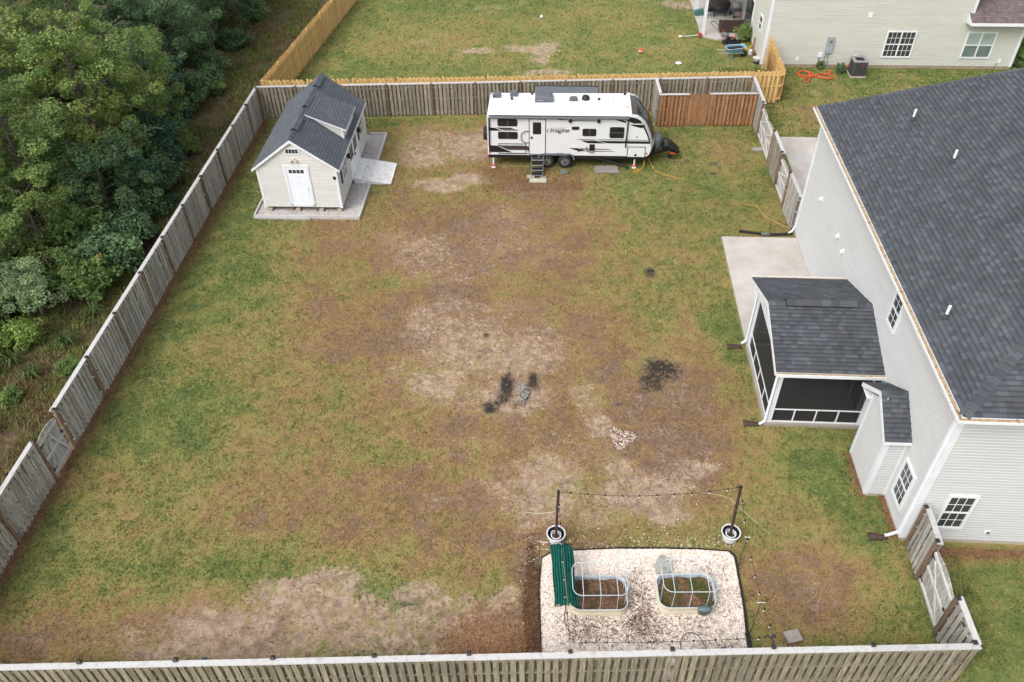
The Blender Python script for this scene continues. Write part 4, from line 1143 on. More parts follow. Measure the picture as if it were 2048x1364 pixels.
shingle_roof(roof, ROOF_SHED, (-ox, sl_ + oy, ez), (0, -1, 0), (hw, 0, rz_ - ez), sll, lambda v: (0, sl_ + 2 * oy), SWM, single=0, seed=21, thick=.011)
shingle_roof(roof, ROOF_SHED, (sw + ox, -oy, ez), (0, 1, 0), (-hw, 0, rz_ - ez), sll, lambda v: (0, sl_ + 2 * oy), SWM, single=0, seed=22, thick=.011)
# dormer
dx0 = sw / 2 + .06
def roof_z(x): return rz_ - (x - sw / 2) * (rz_ - ez) / hw
d_in = 3.52
b = MB()
for y in (dy0 + .06, dy1 - .06):
    b.prism([(dx0, roof_z(dx0) - .05), (d_in, roof_z(d_in) - .05), (d_in, dzf - .02)], y - .02, y + .02, 'y')
b.bb(d_in - .03, d_in, dy0 + .06, dy1 - .06, roof_z(d_in) - .05, dzf - .0)
b.build('dormer_wall', SIDING_SHED, shed)
b = MB()
for i in range(6):
    z = roof_z(d_in) + i * .1
    xa = d_in; xb = dx0 + (rz_ - z) * 0 + (z < dzf) * 0
    # lapped strip on the cheek, clipped by main roof below and dormer roof above
    x_lo = sw / 2 + (rz_ - z) * hw / (rz_ - ez)
    x_hi = dx0 + (rz_ - z) * (dxf - dx0) / (rz_ - dzf)
    a_, c_ = min(x_lo, d_in), max(dx0, min(d_in, x_hi))
    if z < dzf - .05: b.bar((a_, dy0 + .03, z + .05), (d_in, dy0 + .03, z + .05), .012, .09, side=(0, 1, 0))
MB().bb(d_in - .002, d_in + .02, dy0 + .03, dy1 - .03, roof_z(d_in) - .0, dzf - .03).build('dormer_face', WHITE_VINYL, shed)
MB().bb(d_in - .09, d_in + .021, dy0 + .022, dy0 + .04, roof_z(d_in) - .02, dzf - .03).build('dormer_trim', WHITE_VINYL, shed)
dr = MB().prism([(dx0 - .05, rz_ + .02), (dxf, dzf), (dxf, dzf - .05), (dx0 - .05, rz_ - .03)], dy0 - .04, dy1 + .04, 'y').build('dormer_roof', UNDERLAY, shed)
MB().prism([(dx0 - .06, rz_ + .012), (dxf + .01, dzf - .008), (dxf + .01, dzf - .085), (dx0 + .1, rz_ - .11)], dy0 - .06, dy0 - .04, 'y').build('dormer_fascia', WHITE_VINYL, shed)
MB().bb(dxf, dxf + .02, dy0 - .06, dy1 + .06, dzf - .085, dzf - .008).build('dormer_fascia', WHITE_VINYL, shed)
dl = math.hypot(dxf - dx0, rz_ + .02 - dzf)
shingle_roof(dr, ROOF_SHED, (dxf + .01, dy0 - .05, dzf - .003), (0, 1, 0), (-(dxf - dx0), 0, rz_ + .02 - dzf), dl, lambda v: (0, dy1 - dy0 + .1), SWM, single=0, seed=23, thick=.011)
cap_row(roof, ROOF_SHED, (sw / 2, -oy, rz_), (sw / 2, sl_ + oy, rz_), (-1, 0, -pr), (1, 0, -pr), 26, w=.30)
for (ya, yb) in ((.75, 1.95), (2.95, 4.2), (5.1, 6.3)):
    b = MB().prism([(sw / 2 - .17, rz_ - .01), (sw / 2, rz_ + .13), (sw / 2 + .17, rz_ - .01), (sw / 2, rz_ + .03)], ya, yb, 'y')
    v_ = b.build('ridge_vent', BLACK_PLASTIC, shed)
    n = 4
    for i in range(n):
        MB().prism([(sw / 2 - .185, rz_ - .0), (sw / 2, rz_ + .145), (sw / 2 + .185, rz_ - .0), (sw / 2, rz_ + .125)], ya + i * (yb - ya) / n, ya + (i + 1) * (yb - ya) / n - .004, 'y').build('vent_shingle', ROOF_SHED, v_)
# front door
DOOR_WHITE = mat('white_door_paint', (.76, .79, .85), .4, .03)
dd = MB().bb(1.36, 2.26, -.03, -.012, .48, 2.36).build('door', DOOR_WHITE, shed)
for (x0, x1, za, zb) in ((1.46, 1.77, .62, 1.1), (1.85, 2.16, .62, 1.1), (1.46, 1.77, 1.22, 1.95), (1.85, 2.16, 1.22, 1.95)):
    b = MB()
    for (a, c, e, f) in ((x0, x1, za, za + .03), (x0, x1, zb - .03, zb), (x0, x0 + .03, za + .03, zb - .03), (x1 - .03, x1, za + .03, zb - .03)): b.bb(a, c, -.04, -.03, e, f)
    b.build('door_panel', DOOR_WHITE, dd)
for i in range(4):
    MB().bb(1.47 + i * .175, 1.47 + i * .175 + .145, -.036, -.029, 2.07, 2.24).build('door_lite', GLASS_DARK, dd)
for z in (1.18, 1.32): MB().lathe([(.012, -.075), (.03, -.06), (.03, -.045), (.015, -.03)], 10, (2.18, 0, z), axis='y').build('knob', ALUM, dd)
b = MB()
for (x0, x1, za, zb) in ((1.24, 1.36, .34, 2.36), (2.26, 2.38, .34, 2.36), (1.22, 2.40, 2.36, 2.48), (1.24, 2.38, .34, .48)): b.bb(x0, x1, -.05, -.01, za, zb)
b.build('door_casing', WHITE_VINYL, shed)
b = MB()
for (x0, x1, za, zb) in ((1.47, 2.13, 3.0, 3.05), (1.47, 2.13, 3.26, 3.31), (1.47, 1.52, 3.05, 3.26), (2.08, 2.13, 3.05, 3.26)): b.bb(x0, x1, -.04, -.008, za, zb)
w_ = b.build('gable_window', WHITE_VINYL, shed)
for i in range(4): MB().bb(1.53 + i * .1375, 1.53 + i * .1375 + .11, -.025, -.012, 3.055, 3.255).build('pane', GLASS_DARK, w_)
LAMP_CREAM = mat('cream_lamp', (.66, .58, .46), .4, .1)
b = MB().box((1.78, -.04, 2.77), (.12, .06, .1)).lathe([(.0, -.1), (.05, -.08), (.06, 0), (0, .02)], 10, (1.66, -.1, 2.74)).lathe([(.0, -.1), (.05, -.08), (.06, 0), (0, .02)], 10, (1.90, -.1, 2.74))
b.build('flood_light', LAMP_CREAM, shed)
MB().bb(3.42, 3.54, -.05, -.017, 1.78, 1.92).build('control_box', BLACK_PLASTIC, shed)
# east side: windows with shutters, double door, lanterns
SHUT = mat('dark_shutter', (.035, .036, .037), .5, .2)
for ya, yb in ((.72, 1.48), (4.78, 5.54)):
    window(shed, TE @ Matrix.Translation((ya, -.017, 1.2)), yb - ya, .92, 2, 2, name='window', trim=.06)
    for (a, c) in ((ya - .20, ya - .015), (yb + .015, yb + .20)):
        MB(TE).bb(a, c, -.05, -.018, 1.2, 2.12).build('shutter', SHUT, shed)
b = MB(TE)
for (x0, x1, za, zb) in ((2.30, 2.42, .32, 2.1), (4.22, 4.34, .32, 2.1), (2.28, 4.36, 2.1, 2.22)): b.bb(x0, x1, -.05, -.012, za, zb)
b.build('door_casing', WHITE_VINYL, shed)
for (a, c) in ((2.42, 3.315), (3.325, 4.22)):
    d_ = MB(TE).bb(a, c, -.035, -.012, .36, 2.1).build('double_door_leaf', DOOR_WHITE, shed)
    for i in range(3):
        for j in range(3):
            MB(TE).bb(a + .12 + i * .225, a + .12 + i * .225 + .2, -.042, -.034, 1.2 + j * .28, 1.2 + j * .28 + .25).build('door_lite', GLASS_DARK, d_)
    MB(TE).bb(a + .1, c - .1, -.044, -.035, .5, 1.05).build('door_panel', DOOR_WHITE, d_)
MB(TE).box((3.40, -.07, 1.15), (.03, .06, .12)).build('door_handle', BLACK_METAL, shed)
for y in (2.02, 4.56):
    l_ = MB(TE).bb(y - .06, y + .06, -.05, -.018, 1.72, 1.98).build('lantern', BLACK_METAL, shed)
    MB(TE).lathe([(.03, -.14), (.065, -.12), (.065, .06), (.09, .08), (.02, .16)], 6, (y, -.13, 1.80)).build('lantern_cage', BLACK_METAL, l_)
    MB(TE).lathe([(.055, -.11), (.055, .05)], 6, (y, -.13, 1.80)).build('lantern_glass', mat('lantern_glass', (.45, .42, .33), .3), l_)

# ramp of weathered white decking
RAMP = mat('bleached_deck_board', (.74, .73, .72), .75, .10, 4, (1, 1, 1), .15, 50, objvar=.09, dirt=((.34, .32, .30), 5, .5))
ramp = thing('shed_ramp', 'bleached wooden ramp leading up to the shed double doors', 'ramp', SO, SR)
n = 15
for i in range(n):
    xa = 3.64 + i * .12; f_ = i / (n - 1); z = .33 - .28 * f_
    MB().box((xa + .058, 3.43, z), (.112, 1.98 + rng.uniform(-.02, .02), .028), ry=.157).build('deck_board', RAMP, ramp)
for y in (2.50, 3.43, 4.36):
    MB().prism([(3.64, .01), (5.42, .01), (5.42, .03), (3.64, .305)], y - .02, y + .02, 'y').build('joist', RAMP, ramp)
# gravel pad and its timber border
GRAVEL = mat('pale_gravel', (.42, .395, .38), .95, .30, 30, bump=.8, bscale=45, dirt=((.20, .12, .08), 3, .5))
pad = MB().bb(-.38, 4.38, -.46, 7.32, -.12, .055).build('gravel_pad', GRAVEL)
pad.location = SO; pad.rotation_euler = (0, 0, SR); tag(pad, 'pale gravel pad around the foot of the shed', 'gravel', kind='structure')
bord = thing('timber_border', 'grey timber edging boards around the shed gravel pad', 'edging', SO, SR)
for (x0, x1, y0, y1) in ((-.44, 1.9, -.55, -.47), (1.9, 4.46, -.54, -.46), (4.39, 4.48, -.459, 2.42), (4.39, 4.48, 4.44, 7.33), (3.5, 4.48, 7.331, 7.41), (-.46, -.385, -.469, 7.4)):
    MB().bb(x0, x1, y0, y1, -.1, .15).build('timber', CAP_WOOD, bord)
MB().bb(-.44, 2.2, -.62, -.551, -.1, .09).build('timber', CAP_WOOD, bord)
# gravel stones
g = np.random.default_rng(31)
def stones(n, fx, r0, r1, cols, name, label, z=.055, mat_=None, flat=.6):
    x, y = fx(n)
    n = len(x)
    r = g.uniform(r0, r1, n); a = g.uniform(0, 2 * PI, n)
    base = np.array([(1, 0, 0), (0, 1, 0), (-1, 0, 0), (0, -1, 0), (0, 0, 1.0)])
    e = g.uniform(.6, 1.4, (n, 5, 1))
    V = base[None] * e
    V[:, :, 2] *= flat
    ca, sn = np.cos(a)[:, None], np.sin(a)[:, None]
    V = np.stack([V[:, :, 0] * ca - V[:, :, 1] * sn, V[:, :, 0] * sn + V[:, :, 1] * ca, V[:, :, 2]], 2) * r[:, None, None]
    V += np.stack([x, y, np.full(n, z)], 1)[:, None, :]
    F = (np.array([(0, 1, 4), (1, 2, 4), (2, 3, 4), (3, 0, 4)])[None] + 5 * np.arange(n)[:, None, None]).reshape(-1, 3)
    C = np.array(cols)[g.integers(0, len(cols), n)] * g.uniform(.8, 1.15, n)[:, None]
    o = obj(name, arr_mesh(name, V.reshape(-1, 3), F, mat_ or STONE, colors={'col': np.repeat(C, 5, 0)}))
    return tag(o, label, name.replace('_', ' '), kind='stuff')
STONE = attr_mat('loose_stones', rough=.85, spec=.3)
def pad_pts(n):
    u, v = g.uniform(-.36, 4.36, n), g.uniform(-.44, 7.3, n)
    k = ~((u > 0) & (u < 3.6) & (v > .1) & (v < 6.4)) & ~((u > 3.6) & (v > 2.4) & (v < 4.45))
    u, v = u[k], v[k]
    c, s = math.cos(SR), math.sin(SR)
    return SO[0] + u * c - v * s, SO[1] + u * s + v * c
stones(9000, pad_pts, .015, .03, [(.50, .47, .45), (.40, .37, .36), (.58, .56, .54), (.28, .22, .19)], 'gravel_stones', 'loose pale gravel stones on the shed pad')

# ------------------------------------------------------------------ travel trailer
RO, RR = (-1.0, 36.08, 0), RAD(-3.7)
rv = thing('travel_trailer', 'white travel trailer with black swoosh stripes parked by back fence', 'trailer', RO, RR)
RV_WHITE = mat('trailer_gelcoat', (.64, .65, .66), .3, .04, 1.5, spec=.5)
RV_ROOF = mat('trailer_roof_membrane', (.70, .70, .70), .5, .05, 1.5, dirt=((.66, .65, .62), 1.2, .35))
RV_BLACK = mat('trailer_black', (.016, .014, .014), .35, .2)
RV_BROWN = mat('trailer_stripe_brown', (.055, .043, .038), .35, .2)
RV_TAN = mat('trailer_stripe_tan', (.32, .25, .19), .4, .1)
RV_GLASS = glass_mat('trailer_tinted_glass', (.014, .014, .015), .05)
RV_GREY = mat('trailer_grey_shroud', (.105, .115, .13), .45, .15)
WD = 2.42
prof = [(0, .70), (0, 2.68), (.05, 2.76), (6.86, 2.80), (7.10, 2.75), (7.30, 2.64), (7.46, 2.46), (7.62, 2.18), (7.78, 1.80), (7.88, 1.42), (7.92, 1.05), (7.86, .80), (7.74, .70)]
def bulge(x, y):
    if x < 6.9: return 0
    return min(1, (x - 6.8) / .9) * .26 * (1 - (2 * y / WD - 1) ** 2)
ny_ = 13
vs, fs, ms = [], [], []
for j in range(ny_):
    y = WD * j / (ny_ - 1)
    crown = .05 * (1 - (2 * y / WD - 1) ** 2)
    for (x, z) in prof:
        vs.append((x + bulge(x, y), y, z + (crown if z > 2.7 else 0)))
k = len(prof)
b = MB()
for j in range(ny_ - 1):
    for i in range(k):
        i2 = (i + 1) % k
        fs.append((j * k + i, j * k + i2, (j + 1) * k + i2, (j + 1) * k + i))
fs.append(tuple(range(k))); fs.append(tuple(range((ny_ - 1) * k, ny_ * k))[::-1])
b.add(vs, fs)
b.build('body', RV_WHITE, rv)
# roof membrane and dark front cap with a big curved window
b = MB(); vs = []
for j in range(ny_):
    y = .02 + (WD - .04) * j / (ny_ - 1); cr = .05 * (1 - (2 * y / WD - 1) ** 2)
    vs += [(.03, y, 2.765 + cr), (6.84, y, 2.806 + cr)]
b.add(vs, [(2 * j, 2 * j + 1, 2 * j + 3, 2 * j + 2) for j in range(ny_ - 1)])
b.build('roof_membrane', RV_ROOF, rv)
def cap_patch(i0, i1, ya, yb, off, m, name):
    b = MB(); vs = []; n_ = 11
    idx = list(range(i0, i1 + 1))
    for j in range(n_):
        y = ya + (yb - ya) * j / (n_ - 1)
        for i in idx:
            x, z = prof[i]
            x0_, z0_ = prof[i - 1]; x1_, z1_ = prof[(i + 1) % k]
            nx_, nz_ = (z0_ - z1_), (x1_ - x0_); l = math.hypot(nx_, nz_)
            vs.append((x + bulge(x, y) + nx_ / l * off, y, z + nz_ / l * off + (.05 * (1 - (2 * y / WD - 1) ** 2) if z > 2.7 else 0)))
    c = len(idx)
    b.add(vs, [(j * c + i, j * c + i + 1, (j + 1) * c + i + 1, (j + 1) * c + i) for j in range(n_ - 1) for i in range(c - 1)])
    return b.build(name, m, rv, smooth=True)
cap_patch(3, 9, .22, WD - .22, .006, RV_BROWN, 'front_cap_paint')
cap_patch(4, 7, .40, WD - .40, .012, RV_GLASS, 'front_window')
for ya in (.03, WD - .17): cap_patch(3, 9, ya, ya + .14, .02, RV_WHITE, 'front_cap_rib')
MB().bb(6.80, 6.88, .03, WD - .03, 2.80, 2.865).build('roof_edge_trim', RV_WHITE, rv)
# lower black skirt, frame
MB().bb(.02, 2.46, .02, WD - .02, .52, .71).build('skirt', RV_BLACK, rv)
MB().bb(4.22, 7.72, .02, WD - .02, .52, .71).build('skirt', RV_BLACK, rv)
MB().bb(2.46, 4.22, .26, WD - .26, .52, .71).build('underbody', RV_BLACK, rv)
MB().prism([(7.70, .70), (7.92, .78), (7.84, .56), (7.66, .48)], .05, WD - .05, 'y').build('skirt_nose', RV_BLACK, rv)
# flat decals on the near side (each is a painted vinyl shape)
def decal(poly, m, y=-.004, name='stripe'):
    MB().prism(poly, y, -.0005 + (y + .004), 'y').build(name, m, rv)
for p in ([(0, 2.14), (.37, 2.14), (.72, 1.98), (0, 1.98)], [(0, 1.2), (.42, 1.19), (1.2, .83), (0, .83)],
          [(2.99, 2.71), (3.47, 2.71), (3.91, 2.57), (3.5, 2.57)], [(5.70, 2.74), (6.15, 2.74), (6.62, 2.54), (6.62, 2.45)], [(6.80, 2.38), (7.42, 2.38), (7.54, 2.24), (7.34, 2.20), (6.95, 2.31)],
          [(4.51, 1.51), (5.24, 1.51), (5.72, 1.37), (4.88, 1.37)], [(5.30, 1.51), (7.85, 1.51), (7.87, 1.38), (5.81, 1.38)], [(5.26, 1.585), (7.84, 1.585), (7.85, 1.555), (5.4, 1.555)],
          [(3.96, 1.10), (4.37, 1.10), (4.85, .94), (4.43, .94)], [(4.69, .97), (6.1, .97), (6.21, .945), (4.85, .915)], [(.95, .80), (2.02, .80), (2.02, .765), (.85, .765)]):
    decal(p, RV_BLACK)
for p in ([(.43, 2.15), (1.12, 2.15), (1.36, 2.06), (.65, 2.06)], [(.46, 1.2), (1.86, 1.2), (2.02, 1.14), (2.02, .96), (1.0, .96)], [(3.55, 2.71), (4.87, 2.71), (5.07, 2.66), (3.75, 2.63)], [(4.45, 1.09), (5.83, 1.08), (6.04, 1.04), (4.6, 1.03)], [(4.25, 1.58), (5.13, 1.58), (5.3, 1.54), (4.6, 1.54)]):
    decal(p, RV_BROWN)
for p in ([(.66, 2.05), (1.40, 2.05), (1.54, 2.0), (.83, 2.0)], [(2.0, .96), (2.80, .90), (2.80, .87), (1.9, .90)], [(.75, 2.02), (1.5, 2.02), (1.54, 2.005), (.8, 2.005)]):
    decal(p, RV_BLACK, -.0055)
for p in ([(3.3, 2.70), (3.36, 2.70), (3.98, 2.52), (3.92, 2.52)],): decal(p, RV_WHITE, -.006)
# dark triangle of the front corner
decal([(6.20, 2.74), (6.86, 2.76), (7.10, 2.70), (7.28, 2.60), (7.42, 2.44), (6.92, 2.43)], RV_BLACK, -.0052)
decal([(7.43, 2.44), (7.50, 2.36), (7.76, 1.80), (7.87, 1.42), (7.82, 1.42), (7.68, 1.80), (7.44, 2.28)], RV_BLACK, -.0052)
decal([(6.20, 2.73), (6.28, 2.73), (6.98, 2.44), (6.90, 2.44)], RV_WHITE, -.007)
# windows with black gaskets
def rv_window(x0, x1, z0_, z1_, split=None):
    w, h = x1 - x0, z1_ - z0_
    c = ((x0 + x1) / 2, (z0_ + z1_) / 2)
    P = [(c[0] + p[0], c[1] + p[1]) for p in rounded(w, h, .07)]
    f = MB().prism(P, -.022, -.001, 'y').build('window', RV_BLACK, rv)
    Q = [(c[0] + p[0], c[1] + p[1]) for p in rounded(w - .06, h - .06, .05)]
    MB().prism(Q, -.026, -.0215, 'y').build('pane', RV_GLASS, f)
    if split == 'v': MB().bb(c[0] - .012, c[0] + .012, -.03, -.0255, z0_ + .03, z1_ - .03).build('divider', RV_GREY, f)
    if split == 'h': MB().bb(x0 + .03, x1 - .03, -.03, -.0255, c[1] - .012, c[1] + .012).build('divider', RV_GREY, f)
rv_window(.51, 1.46, 2.23, 2.60, 'v'); rv_window(.52, 1.47, 1.56, 1.93, 'v'); rv_window(4.58, 5.24, 1.76, 2.14, 'v'); rv_window(5.88, 6.57, 1.67, 2.24, 'h')
# entry door
b = MB().prism([(2.42 + p[0], 1.68 + p[1]) for p in rounded(.82, 1.90, .10)], -.016, -.001, 'y')
dr_ = b.build('entry_door', RV_BLACK, rv)
MB().prism([(2.42 + p[0], 1.68 + p[1]) for p in rounded(.75, 1.83, .08)], -.022, -.0155, 'y').build('door_skin', RV_WHITE, dr_)
MB().prism([(2.40 + p[0], 2.14 + p[1]) for p in rounded(.40, .62, .05)], -.030, -.0215, 'y').build('door_window', RV_GLASS, dr_)
MB().bb(2.09, 2.19, -.05, -.022, 1.60, 1.70).build('door_handle', RV_BLACK, dr_)
b = MB().tube([(2.0, -.05, 2.0), (1.85, -.06, 2.0), (1.66, -.07, 1.88), (1.63, -.07, 1.7), (1.66, -.07, 1.5), (1.85, -.06, 1.38), (2.0, -.05, 1.38)], .018, 8)
b.build('grab_handle', RV_BLACK, rv, smooth=True)
# baggage doors
def hatch(x0, x1, za, zb):
    f = MB()
    for (a, c, e, h) in ((x0, x1, za, za + .03), (x0, x1, zb - .03, zb), (x0, x0 + .03, za + .03, zb - .03), (x1 - .03, x1, za + .03, zb - .03)): f.bb(a, c, -.018, -.001, e, h)
    return f.build('baggage_door', RV_BLACK, rv)
hatch(.53, 1.88, .76, 1.31)
h2 = hatch(6.79, 7.67, .64, 1.22)
MB().bb(6.82, 7.64, -.012, -.001, .67, 1.19).build('door_skin', RV_WHITE, h2)
MB().cyl((7.2, -.02, .77), .06, .03, 12, axis='y').build('hatch_lock', RV_BLACK, h2)
f = MB().bb(4.95, 5.21, -.016, -.001, .84, 1.32).build('service_hatch', RV_BLACK, rv)
MB().bb(4.97, 5.19, -.022, -.0155, .84, .97).build('outlet_cover', RV_TAN, f)
MB().bb(4.07, 4.41, -.03, -.001, 2.09, 2.24).build('wall_vent', RV_BLACK, rv)
for x in (3.98, 5.33): MB().cyl((x, -.04, 2.55), .085, .07, 14, axis='y').build('speaker', RV_BLACK, rv)
MB().bb(4.0, 5.3, -.035, -.002, 2.545, 2.565).build('light_strip', RV_BLACK, rv)
for (x, z) in ((4.45, .93), (.42, 1.16), (4.82, 1.16), (4.84, 1.02), (7.2, 1.73), (3.45, .80), (3.62, .80)):
    MB().cyl((x, -.008, z), .035, .02, 10, axis='y').build('fitting', RV_BLACK, rv)
MARK = mat('amber_marker', (.55, .09, .02), .3, .1)
for (x, z) in ((.10, .82), (7.72, .86)): MB().bb(x - .06, x + .06, -.025, -.001, z - .03, z + .03).build('marker_lamp', MARK, rv)
# awning along the roof edge and its arms
MB().tube([(.12, -.10, 2.72), (6.74, -.10, 2.74)], .062, 12).build('awning_roll', RV_GREY, rv)
MB().bb(.12, 6.74, -.06, -.003, 2.74, 2.80).build('awning_rail', RV_BLACK, rv)
for (xa, xb, za) in ((.12, .09, 1.2), (6.72, 6.69, 1.18)):
    MB().bar((xa, -.06, 2.68), (xb, -.04, za), .05, .05).build('awning_arm', RV_BLACK, rv)
MB().bb(-.002, .06, -.012, -.001, .76, 2.70).build('rear_corner_trim', RV_WHITE, rv)
# the logo lettering and its swoosh
cu = bpy.data.curves.new('lettering', 'FONT')
cu.body = 'Imagine'; cu.size = .33; cu.shear = .35; cu.space_character = .92; cu.extrude = .003; cu.offset = .002
fo = bpy.data.objects.new('lettering', cu); COL.objects.link(fo)
bpy.context.view_layer.update()
dg = bpy.context.evaluated_depsgraph_get()
lm = bpy.data.meshes.new_from_object(fo.evaluated_get(dg))
bpy.data.objects.remove(fo)
lm.materials.clear(); lm.materials.append(RV_BLACK)
lo = obj('lettering', lm, rv); lo.location = (3.0, -.006, 1.93); lo.rotation_euler = (PI / 2, 0, 0)
b = MB().prism([(2.88, 2.02), (2.96, 2.09), (3.06, 2.12), (2.98, 2.07), (2.91, 2.01), (2.93, 1.96), (3.0, 1.93), (2.92, 1.935), (2.875, 1.97)], -.006, -.001, 'y'); b.build('logo_swoosh', RV_BLACK, rv)
MB().prism([(3.15, 2.165), (3.82, 2.175), (3.55, 2.14), (3.2, 2.14)], -.006, -.001, 'y').build('logo_swoosh', RV_TAN, rv)
# roof furniture
rzt = 2.84
def rv_part(name, b, m, sm=False): return b.build(name, m, rv, smooth=sm)
ac = MB()
P0, P1 = [(2.26, 1.28), (3.14, 1.28), (3.10, 2.10), (2.26, 2.10)], [(2.34, 1.40), (3.02, 1.38), (2.98, 2.0), (2.34, 2.0)]
ac.add([(x, y, rzt - .01) for x, y in P0] + [(x, y, rzt + .20) for x, y in P0[:1]] + [(P0[1][0], P0[1][1], rzt + .14), (P0[2][0], P0[2][1], rzt + .14), (P0[3][0], P0[3][1], rzt + .20)] + [(x, y, rzt + (.30 if i in (0, 3) else .22)) for i, (x, y) in enumerate(P1)],
       [(0, 1, 5, 4), (1, 2, 6, 5), (2, 3, 7, 6), (3, 0, 4, 7), (4, 5, 9, 8), (5, 6, 10, 9), (6, 7, 11, 10), (7, 4, 8, 11), (8, 9, 10, 11)])
a_ = ac.build('air_conditioner', RV_GREY, rv)
MB().bb(2.34, 2.66, 1.265, 1.285, rzt + .09, rzt + .115).build('badge', ALUM, a_)
for (x, y) in ((.37, 1.95), (1.2, 2.12)):
    v_ = MB().bb(x - .19, x + .19, y - .19, y + .19, rzt - .02, rzt + .06).prism([(x - .19, rzt + .06), (x + .19, rzt + .06), (x + .13, rzt + .15), (x - .12, rzt + .13)], y - .17, y + .17, 'y').build('roof_vent', RV_GREY, rv)
rv_part('roof_vent', MB().bb(3.93, 4.32, 1.42, 1.72, rzt - .02, rzt + .05).prism([(3.93, rzt + .05), (4.32, rzt + .05), (4.26, rzt + .15), (3.98, rzt + .13)], 1.44, 1.70, 'y'), RV_GREY)
rv_part('antenna_dome', MB().lathe([(.19, -.03), (.19, .10), (.15, .17), (.0, .19)], 20, (4.72, 1.66, rzt)), RV_BLACK, True)
rv_part('skylight', MB().prism([(5.46, rzt - .02), (6.1, rzt - .02), (6.03, rzt + .08), (5.53, rzt + .08)], 1.45, 1.85, 'y'), RV_ROOF)
rv_part('roof_fitting', MB().lathe([(.17, -.03), (.16, .03), (.0, .05)], 18, (6.62, .80, rzt), sx=1.0), LAMP_CREAM, True)
for (x, y) in ((1.12, 1.6), (2.09, 2.2), (5.36, 1.58), (6.64, 2.2)):
    rv_part('vent_cap', MB().lathe([(.055, -.03), (.055, .07), (.07, .09), (.0, .11)], 10, (x, y, rzt)), RV_BLACK)
rv_part('vent_cap', MB().lathe([(.05, -.03), (.05, .05), (.0, .07)], 10, (1.96, 1.62, rzt)), LAMP_CREAM)
# slide-out on the far side with its fabric topper
rv_part('slide_out', MB().bb(2.3, 5.2, WD, WD + .82, .75, 2.50), RV_WHITE)
rv_part('slide_topper', MB().prism([(WD - .02, 2.80), (WD + .95, 2.70), (WD + .95, 2.67), (WD - .02, 2.77)], 2.2, 5.3, 'x'), RV_GREY)
rv_part('topper_roll', MB().tube([(2.15, WD + .96, 2.68), (5.35, WD + .96, 2.68)], .05, 10), RV_BLACK)
# ladder and spare wheel at the rear
b = MB().tube([(-.10, 1.75, .9), (-.10, 1.75, 2.95), (.1, 1.75, 3.05), (.3, 1.75, 2.85)], .016, 6).tube([(-.10, 2.15, .9), (-.10, 2.15, 2.95), (.1, 2.15, 3.05), (.3, 2.15, 2.85)], .016, 6)
for z in (1.2, 1.5, 1.8, 2.1, 2.4, 2.7): b.tube([(-.10, 1.75, z), (-.10, 2.15, z)], .014, 6)
rv_part('ladder', b, RV_BLACK)
TYRE = mat('tyre_rubber', (.018, .018, .019), .8, .2, 20)
def wheel(parent, c, axis, R=.335, w=.22, rim=True):
    t_ = MB().lathe([(R * .62, -w / 2), (R * .92, -w / 2), (R, -w * .32), (R, w * .32), (R * .92, w / 2), (R * .62, w / 2), (R * .62, -w / 2)], 28, c, axis=axis, caps=not rim).build('wheel', TYRE, parent, smooth=True)
    if rim:
        RIMD = bpy.data.materials.get('rim_dark') or mat('rim_dark', (.03, .03, .032), .4, .1)
        MB().cyl((c[0], c[1] - w * .18, c[2]), R * .64, .03, 24, axis='y').build('rim', RIMD, t_)
        sp = MB()
        for i in range(8):
            a = PI / 4 * i
            for da in (-.12, .12):
                sp.bar((c[0] + .05 * math.cos(a), c[1] - w * .34, c[2] + .05 * math.sin(a)), (c[0] + R * .6 * math.cos(a + da), c[1] - w * .30, c[2] + R * .6 * math.sin(a + da)), .02, .03, side=(0, 1, 0))
        sp.build('spokes', ALUM, t_)
        MB().lathe([(R * .56, -w * .36), (R * .64, -w * .36), (R * .64, -w * .2), (R * .56, -w * .2)], 28, c, axis='y', caps=False).build('rim_ring', ALUM, t_)
        MB().cyl((c[0], c[1] - w * .38, c[2]), .045, .05, 12, axis='y').build('hub_cap', RV_BLACK, t_)
wheel(rv, (2.90, .09, .335), 'y'); wheel(rv, (3.78, .09, .335), 'y')
wheel(rv, (2.90, WD - .16, .335), 'y', rim=False); wheel(rv, (3.78, WD - .16, .335), 'y', rim=False)
b = MB()
arch = [(2.42, .46), (2.48, .72), (2.7, .80), (4.0, .80), (4.2, .72), (4.28, .46), (4.2, .46), (4.12, .66), (3.96, .735), (2.74, .735), (2.56, .66), (2.5, .46)]
b.prism(arch, -.03, .02, 'y'); b.build('wheel_arch', RV_GREY, rv)
wheel(rv, (-.16, .95, 1.35), 'x', R=.33, w=.2, rim=False)
# A-frame hitch, propane cover, battery box, covered tongue bag
b = MB().bar((7.6, .35, .50), (9.1, 1.21, .50), .07, .12).bar((7.6, 2.07, .50), (9.1, 1.21, .50), .07, .12).bar((8.95, 1.21, .50), (9.35, 1.21, .50), .09, .13)
rv_part('hitch_frame', b, RV_BLACK)
b = MB().lathe([(.25, .55), (.27, .7), (.27, 1.05), (.20, 1.22), (.0, 1.25)], 18, (8.30, 1.21, 0), sx=1.0, sy=1.35)
rv_part('propane_cover', b, RV_GREY, True)
MB().bb(7.98, 8.22, .70, 1.0, .56, .85).build('battery_box', RV_BLACK, rv)
b = MB().cyl((9.05, 1.21, .45), .04, .9, 10).bb(8.93, 9.17, 1.09, 1.33, .0, .04)
rv_part('tongue_jack', b, RV_BLACK)
b = MB(); vs = []
secs = [(8.62, .46, .24, 1.10), (8.80, .52, .30, 1.12), (9.05, .46, .32, .92), (9.30, .40, .30, .66), (9.46, .36, .22, .50)]
